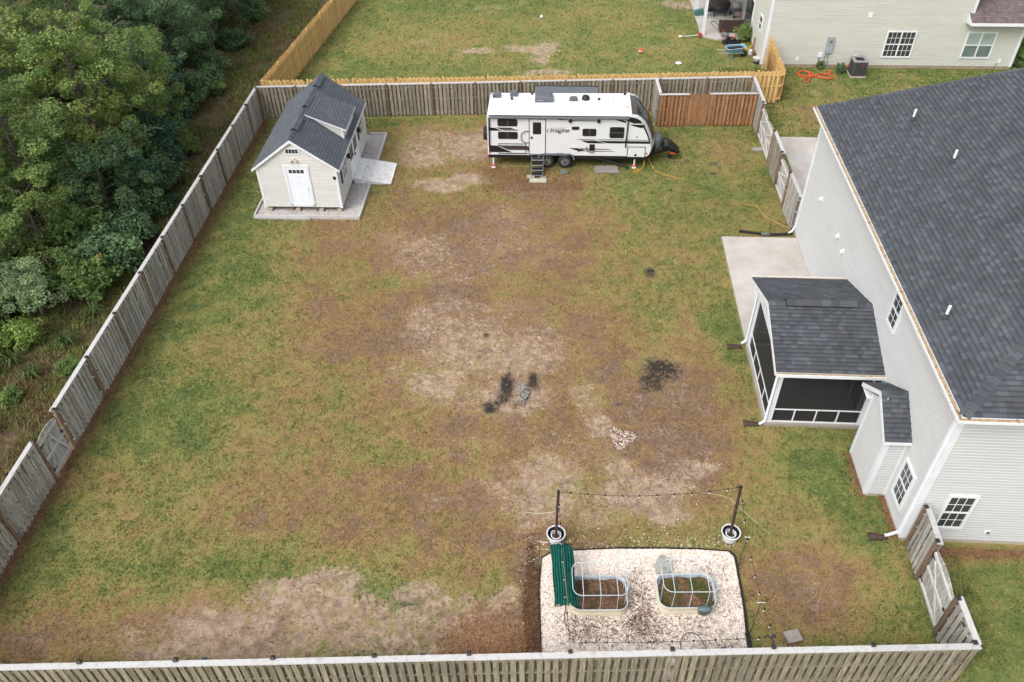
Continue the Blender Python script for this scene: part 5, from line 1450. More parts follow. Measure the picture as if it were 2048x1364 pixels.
for (x, zb_, hw_, zt) in secs:
    for i in range(10):
        a = 2 * PI * i / 10
        vs.append((x + .05 * math.sin(3 * a), 1.10 + hw_ * math.cos(a) * (1 + .08 * math.sin(2 * a)), (zb_ + zt) / 2 + (zt - zb_) / 2 * math.sin(a)))
fs = [(i * 10 + j, i * 10 + (j + 1) % 10, (i + 1) * 10 + (j + 1) % 10, (i + 1) * 10 + j) for i in range(len(secs) - 1) for j in range(10)] + [tuple(range(10))[::-1], tuple(range(40, 50))]
b.add(vs, fs)
rv_part('tongue_bag', b, mat('black_vinyl_bag', (.008, .008, .008), .55, .3, 12, bump=.6, bscale=14))
MB().bb(9.0, 9.25, .86, 1.05, .36, .44).build('hitch_tag', MARK, rv)
# folding steps, scissor jacks, drain pipework
b = MB()
for i in range(4):
    z, y = .60 - i * .165, -.10 - i * .20
    MB().bb(2.16, 2.72, y - .24, y, z - .02, z + .02).build('step_tread', ALUM if i != 1 else ALUM, rv)
    MB().bb(2.18, 2.70, y - .22, y - .03, z + .0205, z + .026).build('tread_mat', RV_BLACK, rv)
for x in (2.15, 2.73):
    MB().bar((x, -.02, .74), (x, -.88, .03), .025, .07).build('step_side', RV_GREY, rv)
JW = mat('jack_white', (.7, .7, .7), .4); JR = mat('jack_red', (.5, .03, .03), .4)
for (x, y) in ((.26, -.03), (7.2, .10)):
    j_ = MB().bb(x - .10, x + .10, y - .08, y + .08, .0, .10).build('jack_stand', JW, rv)
    MB().bb(x - .09, x + .09, y - .07, y + .07, .10, .17).build('jack_collar', JR, j_)
    MB().cyl((x, y, .33), .04, .36, 10).build('jack_stem', JW, j_)
b = MB().tube([(4.9, .5, .35), (6.0, .3, .25), (6.7, .1, .12), (6.9, -.05, .10)], .05, 8)
rv_part('drain_pipework', b, RV_BLACK)

# loose things round the trailer
PAVER = mat('grey_paver', (.30, .275, .25), .9, .15, 6, bump=.2, objvar=.15)
T = frame_T(RO, RR)
def lay(name, label, cat, x, y, w, d, h, m, rz=0.0, group=None):
    p = T @ Vector((x, y, 0))
    return one(name, MB().box((0, 0, h / 2), (w, d, h)), m, label, cat, p, RR + rz, group)
lay('step_plank', 'pale wooden plank lying just below the trailer steps', 'plank', 2.5, -1.30, .82, .30, .08, mat('pale_plank', (.42, .40, .31), .85, .2, 4))
lay('paver', 'small brownish paver left of the plank under trailer steps', 'paver', 2.14, -.93, .38, .26, .06, PAVER, .05, 'pavers by the trailer steps')
lay('paver', 'small greenish paver behind the plank at trailer step foot', 'paver', 2.75, -1.0, .3, .2, .05, PAVER, -.1, 'pavers by the trailer steps')
lay('paver', 'tilted dark paver between trailer wheels and the grass', 'paver', 3.75, -.42, .3, .4, .05, GREY_PLASTIC, .6, 'pavers by the trailer steps')
one('ground_board', MB().prism([(4.24, 35.92), (5.38, 35.87), (5.43, 35.22), (4.23, 35.27)], .01, .05, 'z'), mat('grey_board', (.25, .215, .205), .8, .12, 5, dirt=((.16, .13, .12), 4, .5)), 'flat grey-brown board lying on the lawn below trailer window', 'board')
YEL = mat('yellow_cord', (.52, .30, .04), .5, .1)
def cord(name, label, cat, pts, r, m, sub=6, group=None):
    P = [Vector(p) for p in pts]; out = []
    for i in range(len(P) - 1):
        p0, p1, p2, p3 = P[max(i - 1, 0)], P[i], P[i + 1], P[min(i + 2, len(P) - 1)]
        for s_ in range(sub):
            t_ = s_ / sub
            out.append(.5 * ((2 * p1) + (p2 - p0) * t_ + (2 * p0 - 5 * p1 + 4 * p2 - p3) * t_ ** 2 + (3 * p1 - p0 - 3 * p2 + p3) * t_ ** 3))
    out.append(P[-1])
    return one(name, MB().tube(out, r, 6), m, label, cat, group=group, smooth=True)
cord('extension_cord', 'yellow cord trailing across grass from the trailer hitch', 'cord', [T @ Vector(p) for p in ((7.9, .75, .30), (8.05, .45, .06), (8.2, -.05, .02), (8.5, -.45, .02), (9.1, -.75, .01), (9.6, -.9, -.02))], .016, YEL)
cord('extension_cord', 'yellow cord coiled on the grass at front trailer jack', 'cord', [T @ Vector(p) for p in ((7.7, .35, .42), (7.65, .05, .12), (7.45, -.18, .03), (7.2, -.22, .03), (7.3, -.05, .03), (7.5, -.15, .03), (7.4, -.32, .02), (7.15, -.35, .03))], .018, YEL)
cord('extension_cord', 'yellow cord on the lawn beside the far house corner', 'cord', [(10.9, 32.28, .0), (11.2, 32.10, .02), (11.43, 31.98, .03), (11.5, 31.6, .02), (11.55, 31.3, .03), (11.75, 30.95, .02), (12.0, 30.65, .03), (12.35, 30.3, .03), (12.45, 30.1, .05)], .016, YEL)
one('paver', MB().box((0, 0, .03), (.55, .32, .06)), PAVER, 'flat grey paver at the foot of the double gate', 'paver', (12.65, 37.25, 0), .0)
pl = thing('path_light', 'small white path light on a stem by the trailer nose', 'light', (7.55, 39.2, 0))
MB().tube([(-.3, -.45, .0), (-.12, -.2, .3), (0, 0, .45)], .012, 6).build('stem', BLACK_PLASTIC, pl)
MB().lathe([(0, -.05), (.07, -.02), (.06, .05), (0, .07)], 10, (.02, .02, .48)).build('lamp_head', WHITE_VINYL, pl, smooth=True)
# ------------------------------------------------------------------ planting bed of white stone chips
bedpoly = [(.60, 9.80), (.62, 11.0), (.63, 12.5), (.74, 13.58), (1.0, 13.74), (1.53, 13.82), (3.0, 13.86), (4.0, 13.84), (5.4, 13.78), (6.30, 13.68), (6.42, 13.5), (6.38, 12.7), (6.33, 11.8), (6.24, 11.1), (6.2, 10.4), (6.25, 9.80)]
CHIPS = mat('white_stone_chips', (.64, .55, .48), .9, .2, 26, bump=.9, bscale=40, dirt=((.32, .20, .14), 7, .55))
o = MB().prism(bedpoly, -.1, .03, 'z').build('stone_bed', CHIPS); tag(o, 'bed of white stone chips around the raised planters', 'stone bed', kind='structure')
def in_poly(x, y, P):
    r = np.zeros(len(x), bool); j = len(P) - 1
    for i in range(len(P)):
        xi, yi, xj, yj = *P[i], *P[j]
        r ^= ((yi > y) != (yj > y)) & (x < (xj - xi) * (y - yi) / (yj - yi + 1e-12) + xi); j = i
    return r
def bed_pts(n):
    x, y = g.uniform(.6, 6.45, n), g.uniform(9.8, 13.9, n)
    k = in_poly(x, y, bedpoly)
    k &= ~((x > 1.5) & (x < 3.05) & (y > 11.72) & (y < 12.76)) & ~((x > 3.95) & (x < 5.52) & (y > 11.72) & (y < 12.76))
    return x[k], y[k]
stones(38000, bed_pts, .012, .027, [(.80, .73, .65), (.74, .65, .57), (.84, .79, .72), (.68, .57, .49), (.56, .44, .37), (.80, .71, .63), (.83, .76, .68)], 'stone_chips', 'loose white and pinkish stone chips covering the planting bed', z=.03)
def spill(n):
    x = np.concatenate([g.uniform(.3, 6.6, n // 2), g.normal(.45, .2, n // 2)]); y = np.concatenate([13.85 + g.exponential(.3, n // 2), g.uniform(10, 13.6, n // 2)])
    k = ~in_poly(x, y, bedpoly); return x[k], y[k]
stones(650, spill, .012, .028, [(.70, .62, .55), (.55, .45, .38)], 'spilled_chips', 'few white chips spilled on the turf outside the bed', z=.0)
# black landscape-fabric edging standing along the bed edge
ed = thing('bed_edging', 'black landscape fabric edging around the white stone bed', 'edging', (0, 0, 0))
EDGE = mat('black_fabric_edge', (.013, .013, .014), .8, .4, 8, bump=.4)
P = bedpoly
for a, b_, w in ((0, 3, .02), (3, 5, .03), (5, 9, .025), (9, 11, .05), (11, 13, .06), (13, 15, .11)):
    k = MB()
    for i in range(a, b_):
        p, q = Vector((*P[i], .03)), Vector((*P[i + 1], .03))
        k.bar(p, q, w + rng.uniform(0, .02), .07)
    k.build('edging_strip', EDGE, ed)

# raised planters of ribbed sheet metal
BED_OUT = mat('cream_ribbed_steel', (.60, .55, .43), .45, .06, 4)
BED_IN = mat('galvanised_inside', (.46, .52, .56), .4, .1, 6)
SOILB = mat('weedy_soil', (.060, .036, .024), .95, .5, 9, bump=.9, bscale=22, tint=(.15, .085, .05))
WEED = attr_mat('weed_leaves', rough=.7, trans=.2)
def raised_bed(label, cx, cy, rz, green):
    t = thing('raised_planter', label, 'planter', (cx, cy, .02), rz, 'ribbed metal raised planters')
    W_, D_, H_ = 1.58, 1.06, .36
    def ring(inset):
        b = MB(); vs = []; rows = 14
        for r in range(rows + 1):
            z = H_ * r / rows
            off = .010 * math.sin(r * PI * .9) - inset
            pts = rounded(W_ + 2 * off, D_ + 2 * off, .27 + off, 7)
            vs += [(p[0], p[1], z) for p in pts]
        m_ = len(pts)
        fs = [(r * m_ + i, r * m_ + (i + 1) % m_, (r + 1) * m_ + (i + 1) % m_, (r + 1) * m_ + i) for r in range(rows) for i in range(m_)]
        return b.add(vs, fs)
    ring(0).build('outer_wall', BED_OUT, t); ring(.014).build('inner_wall', BED_IN, t)
    rp = [(p[0], p[1], H_) for p in rounded(W_ - .005, D_ - .005, .27, 7)]
    MB().tube(rp, .012, 6, closed=True).build('rim', BED_IN, t)
    so_ = MB(); n_ = 18; vs = []; fs = []
    for j in range(n_ + 1):
        for i in range(n_ + 1):
            u, v = -1 + 2 * i / n_, -1 + 2 * j / n_
            x, y = u * (W_ / 2 - .02), v * (D_ / 2 - .02)
            ex, ey = max(0, abs(x) - (W_ / 2 - .29)), max(0, abs(y) - (D_ / 2 - .29))
            e = math.hypot(ex, ey)
            if e > .27: x, y = x * (1 - (e - .27) / max(abs(x), .3)), y * (1 - (e - .27) / max(abs(y), .3))
            vs.append((x, y, .20 + .03 * math.sin(7 * u + 3 * v) + rng.uniform(-.015, .015)))
    for j in range(n_):
        for i in range(n_):
            a = j * (n_ + 1) + i; fs.append((a, a + 1, a + n_ + 2, a + n_ + 1))
    so_.add(vs, fs).build('soil', SOILB, t)
    n = 2600
    gg = np.random.default_rng(3 if green else 4)
    x = gg.uniform(-.68, .68, n); y = gg.uniform(-.44, .44, n)
    d = fbm(x * 3 + 8, y * 3 + (5 if green else 1), 3)
    k = d > (.44 if green else .58); x, y = x[k], y[k]; n = len(x)
    a = gg.uniform(0, 2 * PI, n); l = gg.uniform(.03, .09, n); h = gg.uniform(.01, .07, n); w = gg.uniform(.006, .014, n)
    V = np.stack([np.stack([x - np.sin(a) * w, y + np.cos(a) * w, np.full(n, .20)], 1), np.stack([x + np.sin(a) * w, y - np.cos(a) * w, np.full(n, .20)], 1), np.stack([x + np.cos(a) * l, y + np.sin(a) * l, .21 + h], 1)], 1)
    tt = gg.random(n)
    C = pick(np.array([.07, .10, .025]), np.array([.20, .18, .06]), tt) if green else pick(np.array([.10, .06, .03]), np.array([.22, .15, .08]), tt)
    o = obj('weeds', arr_mesh('weeds', V.reshape(-1, 3), np.arange(3 * n).reshape(-1, 3), WEED, colors={'col': np.repeat(C, 3, 0)}), t); o['kind'] = 'stuff'
    return t
raised_bed('cream ribbed raised planter of bare brown soil beside green cloth', 2.28, 12.21, RAD(-1), False)
raised_bed('cream ribbed raised planter with green weeds, right of the two', 4.73, 12.22, RAD(-1), True)
TUBE = mat('pale_frame_tube', (.52, .58, .63), .35, .08, 4)
def frame(label, cx, cy, rz, zt, dx=0.0, dy=0.0):
    t = thing('trellis_frame', label, 'frame', (cx, cy, 0), rz, 'tubular frames standing in the planters')
    W_, D_ = 1.5, 1.02
    pts = [(p[0] + dx, p[1] + dy, zt) for p in rounded(W_, D_, .24, 6)]
    MB().tube(pts, .011, 8, closed=True).build('top_hoop', TUBE, t, smooth=True)
    for x in (-.47, 0, .47):
        MB().tube([(x + dx, -D_ / 2 + dy, zt), (x + dx, D_ / 2 + dy, zt + .015)], .010, 8).build('cross_tube', TUBE, t)
        for y in (-D_ / 2, D_ / 2):
            MB().tube([(x, y * .97, .20), (x + dx, y + dy, zt)], .009, 8).build('upright', TUBE, t)
    for x in (-W_ / 2, W_ / 2):
        for y in (-.22, .22):
            MB().tube([(x * .97, y, .20), (x + dx, y + dy, zt)], .009, 8).build('upright', TUBE, t)
frame('pale tubular frame in the left planter, partly under green cloth', 2.28, 12.21, RAD(-1), 1.02, 0, .04)
frame('pale tubular frame leaning over the right planter', 4.73, 12.22, RAD(-1), 1.02, .03, .08)
# odds on the planters
k = thing('hanging_caddy', 'small grey-green oval caddy hooked on the right planter rim', 'caddy', (5.13, 11.60, .20), RAD(2))
CAD = mat('grey_green_plastic', (.105, .16, .165), .5, .12)
MB().lathe([(.10, 0), (.135, .10), (.14, .22), (.15, .225), (.15, .25)], 20, sx=1.35, sy=.62).build('tub', CAD, k, smooth=True)
MB().lathe([(.155, .25), (.15, .285), (.0, .295)], 20, sx=1.35, sy=.62).build('lid', CAD, k, smooth=True)
one('metal_sheet', MB().prism([(-.24, 0), (.26, .0), (.2, .35), (.08, .52), (-.1, .56), (-.22, .42), (-.27, .2)], -.006, .006, 'y'), mat('weathered_grey_sheet', (.33, .335, .31), .6, .25, 8, dirt=((.18, .16, .13), 6, .6)), 'weathered grey metal sheet leaning behind the right planter', 'sheet', (4.27, 12.98, .03), RAD(3))
bpy.data.objects['metal_sheet'].rotation_euler = (RAD(-38), 0, RAD(3))
# green netting folded into pleats
nx_, ny2 = 60, 26
V = np.zeros((ny2, nx_, 3))
for j in range(ny2):
    v = j / (ny2 - 1)
    y = 13.40 - 1.90 * v
    x0 = .97 + .03 * math.sin(v * 3) + .02 * v; x1 = 1.60 + .02 * math.sin(v * 5) + (.06 * max(0, v - .45) * 2.6)
    for i in range(nx_):
        u = i / (nx_ - 1)
        x = x0 + (x1 - x0) * u
        pl_ = .030 * math.sin(u * 52 + 2.2 * math.sin(v * 2.2) + u * 8 * v) + .010 * math.sin(u * 23 + v * 4)
        V[j, i] = (x + .012 * math.sin(v * 9 + u * 6), y + .02 * math.sin(u * 12), 1.02 - .13 * (2 * u - 1) ** 2 + pl_ - .05 * math.sin(v * PI) - .10 * max(0, u - .75) * v)
F = np.array([(j * nx_ + i, j * nx_ + i + 1, (j + 1) * nx_ + i + 1, (j + 1) * nx_ + i) for j in range(ny2 - 1) for i in range(nx_ - 1)])
NET = mat('green_shade_net', (.004, .062, .047), .75, .25, 10, spec=.2, tint=(.008, .10, .077))
nt_ = thing('shade_net', 'dark green shade netting gathered in pleats beside the left planter', 'netting', (0, 0, 0))
o = obj('net_cloth', arr_mesh('net_cloth', V.reshape(-1, 3), F, NET, smooth=True), nt_)
sm_ = o.modifiers.new('thickness', 'SOLIDIFY'); sm_.thickness = .012
for v in (0, 1):
    y = 13.40 - 1.90 * v
    MB().tube([(1.0, y, .92), (1.3, y, 1.0), (1.62, y, .94)], .014, 6).build('edge_bar', BLACK_PLASTIC, nt_)
    MB().tube([(1.3 - .02, y, .0), (1.3, y, 1.0)], .012, 6).build('stake', mat('dark_stake_%d' % v, (.03, .045, .035), .6), nt_)
MB().tube([(1.28, 13.4, 1.03), (1.33, 12.4, 1.02), (1.36, 11.5, 1.03)], .007, 6).build('draw_cord', mat('tan_cord', (.35, .30, .18), .8), nt_)
# stakes with a pale crossbar
STAKE = mat('dark_green_stake', (.055, .065, .045), .6, .2)
for lab, x, y, h, dx, dy, ln in (('dark stake with pale crossbar at the far left bed corner', .63, 13.15, 1.5, .03, .0, .22), ('dark stake with pale crossbar at the far right bed corner', 6.46, 13.2, 1.43, .02, .02, .16), ('dark stake with pale crossbar at near right bed corner', 6.34, 11.14, 1.55, .0, .0, .22)):
    t = thing('garden_stake', lab, 'stake', (x, y, 0), 0, 'stakes round the stone bed')
    MB().tube([(0, 0, -.05), (dx, dy, h)], .013, 8).build('shaft', STAKE, t)
    c0 = 0 if x < 1 else -ln / 2
    MB().tube([(dx + c0, dy, h), (dx + c0 + ln, dy - .01, h + (.0 if x > 1 else -.03))], .010, 6).build('crossbar', WHITE_VINYL, t)

# white tubs each holding a post
def tub(label, x, y, h, lean):
    t = thing('post_tub', label, 'tub', (x, y, .01), 0, 'white tubs weighting the light posts')
    MB().lathe([(.205, 0), (.215, .03), (.262, .30), (.285, .305), (.285, .335), (.255, .335), (.25, .30)], 28, caps=False).build('tub_shell', WHITE_VINYL, t, smooth=False)
    MB().lathe([(.25, .31), (.215, .10), (0, .10)], 28, caps=False).build('tub_lining', mat('black_lining', (.02, .024, .03), .6), t)
    MB().lathe([(.14, .10), (.15, .26), (.16, .265), (.16, .285), (.135, .285), (.125, .14), (0, .13)], 22, (0, -.02, 0)).build('inner_bucket', WHITE_VINYL, t)
    MB().lathe([(.125, .15), (.08, .17), (0, .175)], 14, (0, -.02, 0)).build('bucket_fill', SOILB, t)
    MB().box((-.10, .10, .25), (.10, .05, .08), rz=.6).build('clamp', ALUM, t)
    p = thing('light_post', label.replace('white tub', 'dark brown post').replace('at the', 'standing in tub at the'), 'post', (x, y, .1), 0, 'posts holding the string lights')
    MB().bar((0, 0, .03), (lean[0], lean[1], h), .062, .062).build('shaft', mat('brown_post_%s' % ('a' if x < 3 else 'b'), (.065, .032, .026), .6, .25), p)
    MB().box((lean[0], lean[1], h + .01), (.075, .075, .03)).build('cap', BLACK_METAL, p)
    MB().box((lean[0] * .55 + .03, lean[1] * .55 - .04, h * .56), (.02, .02, .08)).build('cleat', ALUM, p)
    return Vector((x + lean[0], y + lean[1], h + .08))
A1 = tub('white tub at the far left corner of the stone bed', 1.20, 14.22, 2.32, (.02, -.05))
A2 = tub('white tub at the far right corner of the stone bed', 6.40, 14.15, 2.50, (-.12, -.08))
MB().bar((A2.x - .12, A2.y, A2.z), (A2.x + .06, A2.y, A2.z), .03, .02).build('top_bracket', BLACK_METAL, bpy.data.objects['light_post.001'], (-6.40, -14.15, -.1))

# fence-top post extensions carrying the string
B1, B2 = Vector((1.27, 9.84, 2.12)), Vector((6.28, 9.92, 2.05))
e1 = thing('post_extension', 'short wooden extension standing on a front fence post', 'post', (1.27, 9.75, 1.8))
MB().box((0, .03, .15), (.075, .03, .34)).build('upright', GATE_WOOD, e1)
e2 = thing('string_bracket', 'dark metal bracket on the front fence by the bed corner', 'bracket', (6.26, 9.74, 1.9))
MB().tube([(0, 0, 0), (.0, .12, .10), (-.12, .24, .12), (-.18, .22, .05)], .02, 6).build('arm', BLACK_METAL, e2); MB().lathe([(0, -.04), (.05, -.02), (.05, .03), (0, .05)], 10, (.02, .2, .14)).build('knob', BLACK_METAL, e2)
WIRE = mat('black_wire', (.02, .018, .017), .6)
BULB = mat('frosted_bulb', (.50, .48, .44), .2, .05)
def string(label, a, b, sag, n):
    t = thing('string_lights', label, 'string lights', (0, 0, 0), 0, 'bulb strings between posts')
    f_ = lambda s_: a.lerp(b, s_) - Vector((0, 0, sag * 4 * s_ * (1 - s_)))
    MB().tube([f_(i / 24) for i in range(25)], .006, 5).build('wire', WIRE, t)
    sk = MB().lathe([(.0, .05), (.02, .045), (.024, 0), (.02, -.03)], 8).mesh('socket', BLACK_PLASTIC)
    bl = MB().lathe([(.014, -.03), (.027, -.055), (.028, -.07), (.016, -.09), (0, -.094)], 10).mesh('bulb', BULB, True)
    for i in range(1, n + 1):
        p = f_((i - .3) / (n + .4))
        k_ = inst(sk, 'socket', t, p)
        inst(bl, 'bulb', t, p)
string('string of bulbs hanging between the two tub posts', A1, A2, .28, 10)
string('string of bulbs running over the green netting to front fence', A1, B1, .35, 8)
string('string of bulbs running along the right side of the stone bed', A2, B2, .45, 8)
string('string of bulbs along the front fence above the stone bed', B1, B2, .10, 9)
ROPE = mat('pale_guy_rope', (.55, .56, .42), .8)
cord('guy_rope', 'pale guy rope from left tub post out to the lawn', 'rope', [(1.21, 14.2, 1.45), (.75, 14.65, .75), (.2, 15.25, .0)], .007, ROPE, 4, 'guy ropes of tub posts')
cord('guy_rope', 'pale guy rope from right tub post back to the lawn left', 'rope', [(6.43, 14.1, 1.6), (6.2, 14.8, 1.2), (5.7, 15.9, .0)], .006, ROPE, 4, 'guy ropes of tub posts')
cord('guy_rope', 'pale guy rope from right tub post down to the lawn right', 'rope', [(6.43, 14.1, 1.6), (7.0, 14.1, .9), (7.75, 14.12, .0)], .007, ROPE, 4, 'guy ropes of tub posts')
# dead vines and roots lying over the chips
n = 3800
cx_ = np.array([(2.3, 11.2, .55, .28, .5), (4.5, 11.25, .6, .3, .45), (3.45, 12.0, .22, .55, .9), (3.4, 11.4, .3, .3, .5), (5.9, 12.2, .3, .7, .35), (1.7, 11.3, .3, .25, .4), (5.6, 10.6, .5, .2, .3), (1.3, 12.4, .4, .6, .2), (4.9, 13.2, .8, .3, .15)])
w_ = cx_[:, 4] / cx_[:, 4].sum()
ci = g.choice(len(cx_), n, p=w_)
x = g.normal(cx_[ci, 0], cx_[ci, 2]); y = g.normal(cx_[ci, 1], cx_[ci, 3])
k = (y > 9.85) & ~((x > 1.5) & (x < 3.06) & (y > 11.7) & (y < 12.76)) & ~((x > 3.94) & (x < 5.53) & (y > 11.7) & (y < 12.76)) & (x > .6) & (x < 6.3) & (y < 13.7)
x, y, ci = x[k], y[k], ci[k]; n = len(x)
a = np.arctan2(y - cx_[ci, 1], x - cx_[ci, 0]) + g.normal(0, .7, n); l = g.uniform(.03, .16, n); w = g.uniform(.003, .009, n); z = g.uniform(.045, .07, n)
V = np.stack([np.stack([x - np.sin(a) * w, y + np.cos(a) * w, z], 1), np.stack([x + np.sin(a) * w, y - np.cos(a) * w, z], 1), np.stack([x + np.cos(a) * l, y + np.sin(a) * l, z + .01], 1)], 1)
C = pick(np.array([.07, .035, .022]), np.array([.22, .12, .075]), g.random(n))
tag(obj('dead_vines', arr_mesh('dead_vines', V.reshape(-1, 3), np.arange(3 * n).reshape(-1, 3), GRASS, colors={'col': np.repeat(C, 3, 0)})), 'dry brown vine stems scattered over the white chips', 'vines', kind='stuff')
cord('thin_hose', 'thin dark hose looping on the chips behind front fence', 'hose', [(4.35, 10.55, .06), (4.42, 10.95, .08), (4.65, 11.1, .12), (4.9, 11.0, .10), (5.05, 10.65, .06), (5.1, 10.4, .05)], .009, WIRE, 6)
def disc(cx, cy, rx, ry, n):
    r = np.sqrt(g.random(n)); a = g.uniform(0, 2 * PI, n); q = 1 + .25 * np.sin(a * 3 + 1)
    return cx + rx * r * np.cos(a) * q, cy + ry * r * np.sin(a) * q
stones(420, lambda n: disc(3.63, 18.2, .40, .42, n), .018, .045, [(.56, .45, .37), (.46, .35, .29), (.62, .53, .46), (.10, .07, .06), (.36, .25, .20)], 'pebble_heap', 'small heap of pinkish pebbles lying in the lawn', z=.0)
stones(380, lambda n: disc(.36, 20.45, .20, .55, n), .015, .032, [(.30, .28, .26), (.42, .40, .37), (.19, .175, .16), (.10, .09, .08)], 'grey_pebbles', 'streak of grey pebbles beside the black soil hollow', z=.0)
one('stone_slab', MB().box((0, 0, .03), (.42, .34, .06)), PAVER, 'grey stone slab on the turf by front fence, right of bed', 'paver', (7.46, 10.98, 0), .2)
# ------------------------------------------------------------------ the beige house beyond the pine fence
NO, NR_ = (15.16, 47.16, 0), RAD(-4.1)
nb = thing('neighbour_house', 'beige-sided house at top right with white double windows', 'house', NO, NR_)
NWM = frame_T(NO, NR_)
nl, nd, nh = 14.44, 11.0, 5.5
MB().bb(.03, 11.3, .03, nd, 0, nh).build('wall_core', SIDING_NEXT, nb)
MB().bb(11.31, nl - .03, .03, nd - 2, 0, 2.75).build('wall_core', SIDING_NEXT, nb)
MB().bb(-.012, nl + .012, -.012, nd, -.2, .16).build('foundation', mat('tan_foundation', (.30, .235, .165), .9, .25, 5, bump=.3), nb)
o = siding(MB(), 11.3, .16, nh, .115).build('siding', SIDING_NEXT, nb); o['kind'] = 'stuff'
o = siding(MB(Matrix.Translation((11.3, 0, 0))), nl - 11.3, .16, 2.75, .115).build('siding', SIDING_NEXT, nb); o['kind'] = 'stuff'
NTw = Matrix.Translation((0, nd, 0)) @ Matrix.Rotation(-PI / 2, 4, 'Z')
o = siding(MB(NTw), nd, .16, nh, .115).build('siding', SIDING_NEXT, nb); o['kind'] = 'stuff'
for (x0, x1, za, zb) in ((-.045, .12, .14, nh), (nl - .12, nl + .045, .14, 2.75), (11.2, 11.33, 2.95, nh)):
    MB().bb(x0, x1, -.045, -.002, za, zb).build('corner_trim', WHITE_TRIM, nb)
MB().bb(-.0455, -.002, -.001, .12, .14, nh).build('corner_trim', WHITE_TRIM, nb)
MB().add([(-.3, -.35, 5.55), (11.6, -.35, 5.55), (11.6, nd + .3, 5.55), (-.3, nd + .3, 5.55), (2.6, nd / 2, 8.2), (8.6, nd / 2, 8.2)], [(0, 1, 5, 4), (1, 2, 5), (2, 3, 4, 5), (3, 0, 4), (3, 2, 1, 0)]).build('main_roof', ROOF_BROWN, nb)
# wing roof
wr = MB().add([(11.04, -.72, 2.93), (nl + .4, -.72, 2.93), (nl + .4, 4.0, 5.0), (11.04, 4.0, 5.0), (11.04, -.72, 2.84), (nl + .4, -.72, 2.84), (nl + .4, 4.0, 4.91), (11.04, 4.0, 4.91)], BOXF[::-1]).build('wing_roof', UNDERLAY, nb)
sw_ = math.hypot(4.72, 2.07)
shingle_roof(wr, ROOF_BROWN, (11.04, -.73, 2.935), (1, 0, 0), (0, 4.72, 2.07), sw_, lambda v: ((0 if v < .75 else .28), nl + .4 - 11.04), NWM, single=0, seed=41)
b = MB().bb(11.03, nl + .42, -.76, -.725, 2.78, 2.945)
b.build('fascia', WHITE_VINYL, nb)
MB().prism([(-.72, 2.80), (0, 2.70), (0, 3.25), (-.72, 2.93)], 11.02, 11.045, 'x').build('eave_return', WHITE_TRIM, nb)
MB().bb(11.05, nl + .4, -.72, -.01, 2.76, 2.78).build('soffit', WHITE_TRIM, nb)
# windows
window(nb, Matrix.Translation((6.83, -.017, .64)), 1.68, 1.58, 3, 2, double=True, trim=.08)
window(nb, Matrix.Translation((11.33, -.017, .64)), 1.68, 1.56, 1, 1, glass=GLASS_BLIND, low_glass=GLASS_BLIND_LOW, double=True, trim=.08)
window(nb, NTw @ Matrix.Translation((nd - 2.05, -.017, 1.5)), .76, .90, 1, 1, trim=.06)
# sliding door beside the patio
b = MB(NTw)
for (x0, x1, za, zb) in ((nd - 6.6, nd - 6.5, .1, 2.2), (nd - 4.2, nd - 4.1, .1, 2.2), (nd - 6.6, nd - 4.1, 2.2, 2.3)): b.bb(x0, x1, -.08, -.01, za, zb)
b.build('door_casing', WHITE_TRIM, nb)
MB(NTw).bb(nd - 6.5, nd - 4.2, -.05, -.02, .15, 2.2).build('sliding_door', GLASS_DARK, nb)
# meter box, conduit and small outlets
METER = mat('meter_box_grey', (.30, .34, .36), .5, .12)
m_ = MB().bb(3.55, 3.93, -.16, -.017, .90, 1.85).build('meter_box', METER, nb)
MB().lathe([(.07, -.22), (.09, -.2), (.09, -.16)], 14, (3.74, 0, 1.62), axis='y').build('meter_glass', GLASS_BLIND_LOW, m_)
MB().tube([(3.62, -.08, .9), (3.55, -.08, .02)], .035, 8).build('conduit', METER, nb)
MB().tube([(3.82, -.08, .9), (3.78, -.1, .6), (3.85, -.12, .3), (3.72, -.1, .14)], .018, 6).build('cable', GREY_PLASTIC, nb)
bx = MB().bb(3.22, 3.44, -.09, -.017, .62, .90).build('junction_box', WHITE_VINYL, nb)
MB().tube([(3.33, -.05, .62), (3.30, -.06, .02)], .02, 6).build('conduit', BLACK_PLASTIC, nb)
for (x, z, s_) in ((2.06, .5, .09), (5.38, .64, .09), (13.68, .49, .09), (5.6, 3.09, .11)):
    MB().bb(x - s_, x + s_, -.06, -.017, z - s_ * 1.3, z + s_ * 1.3).build('outlet_cover', WHITE_VINYL, nb)
MB().tube([(13.6, -.05, .4), (13.52, -.06, .02)], .015, 6).build('conduit', GREY_PLASTIC, nb)
MB().tube([(4.56, -.05, .30), (4.7, -.35, .05)], .022, 6).build('condensate_pipe', WHITE_VINYL, nb)
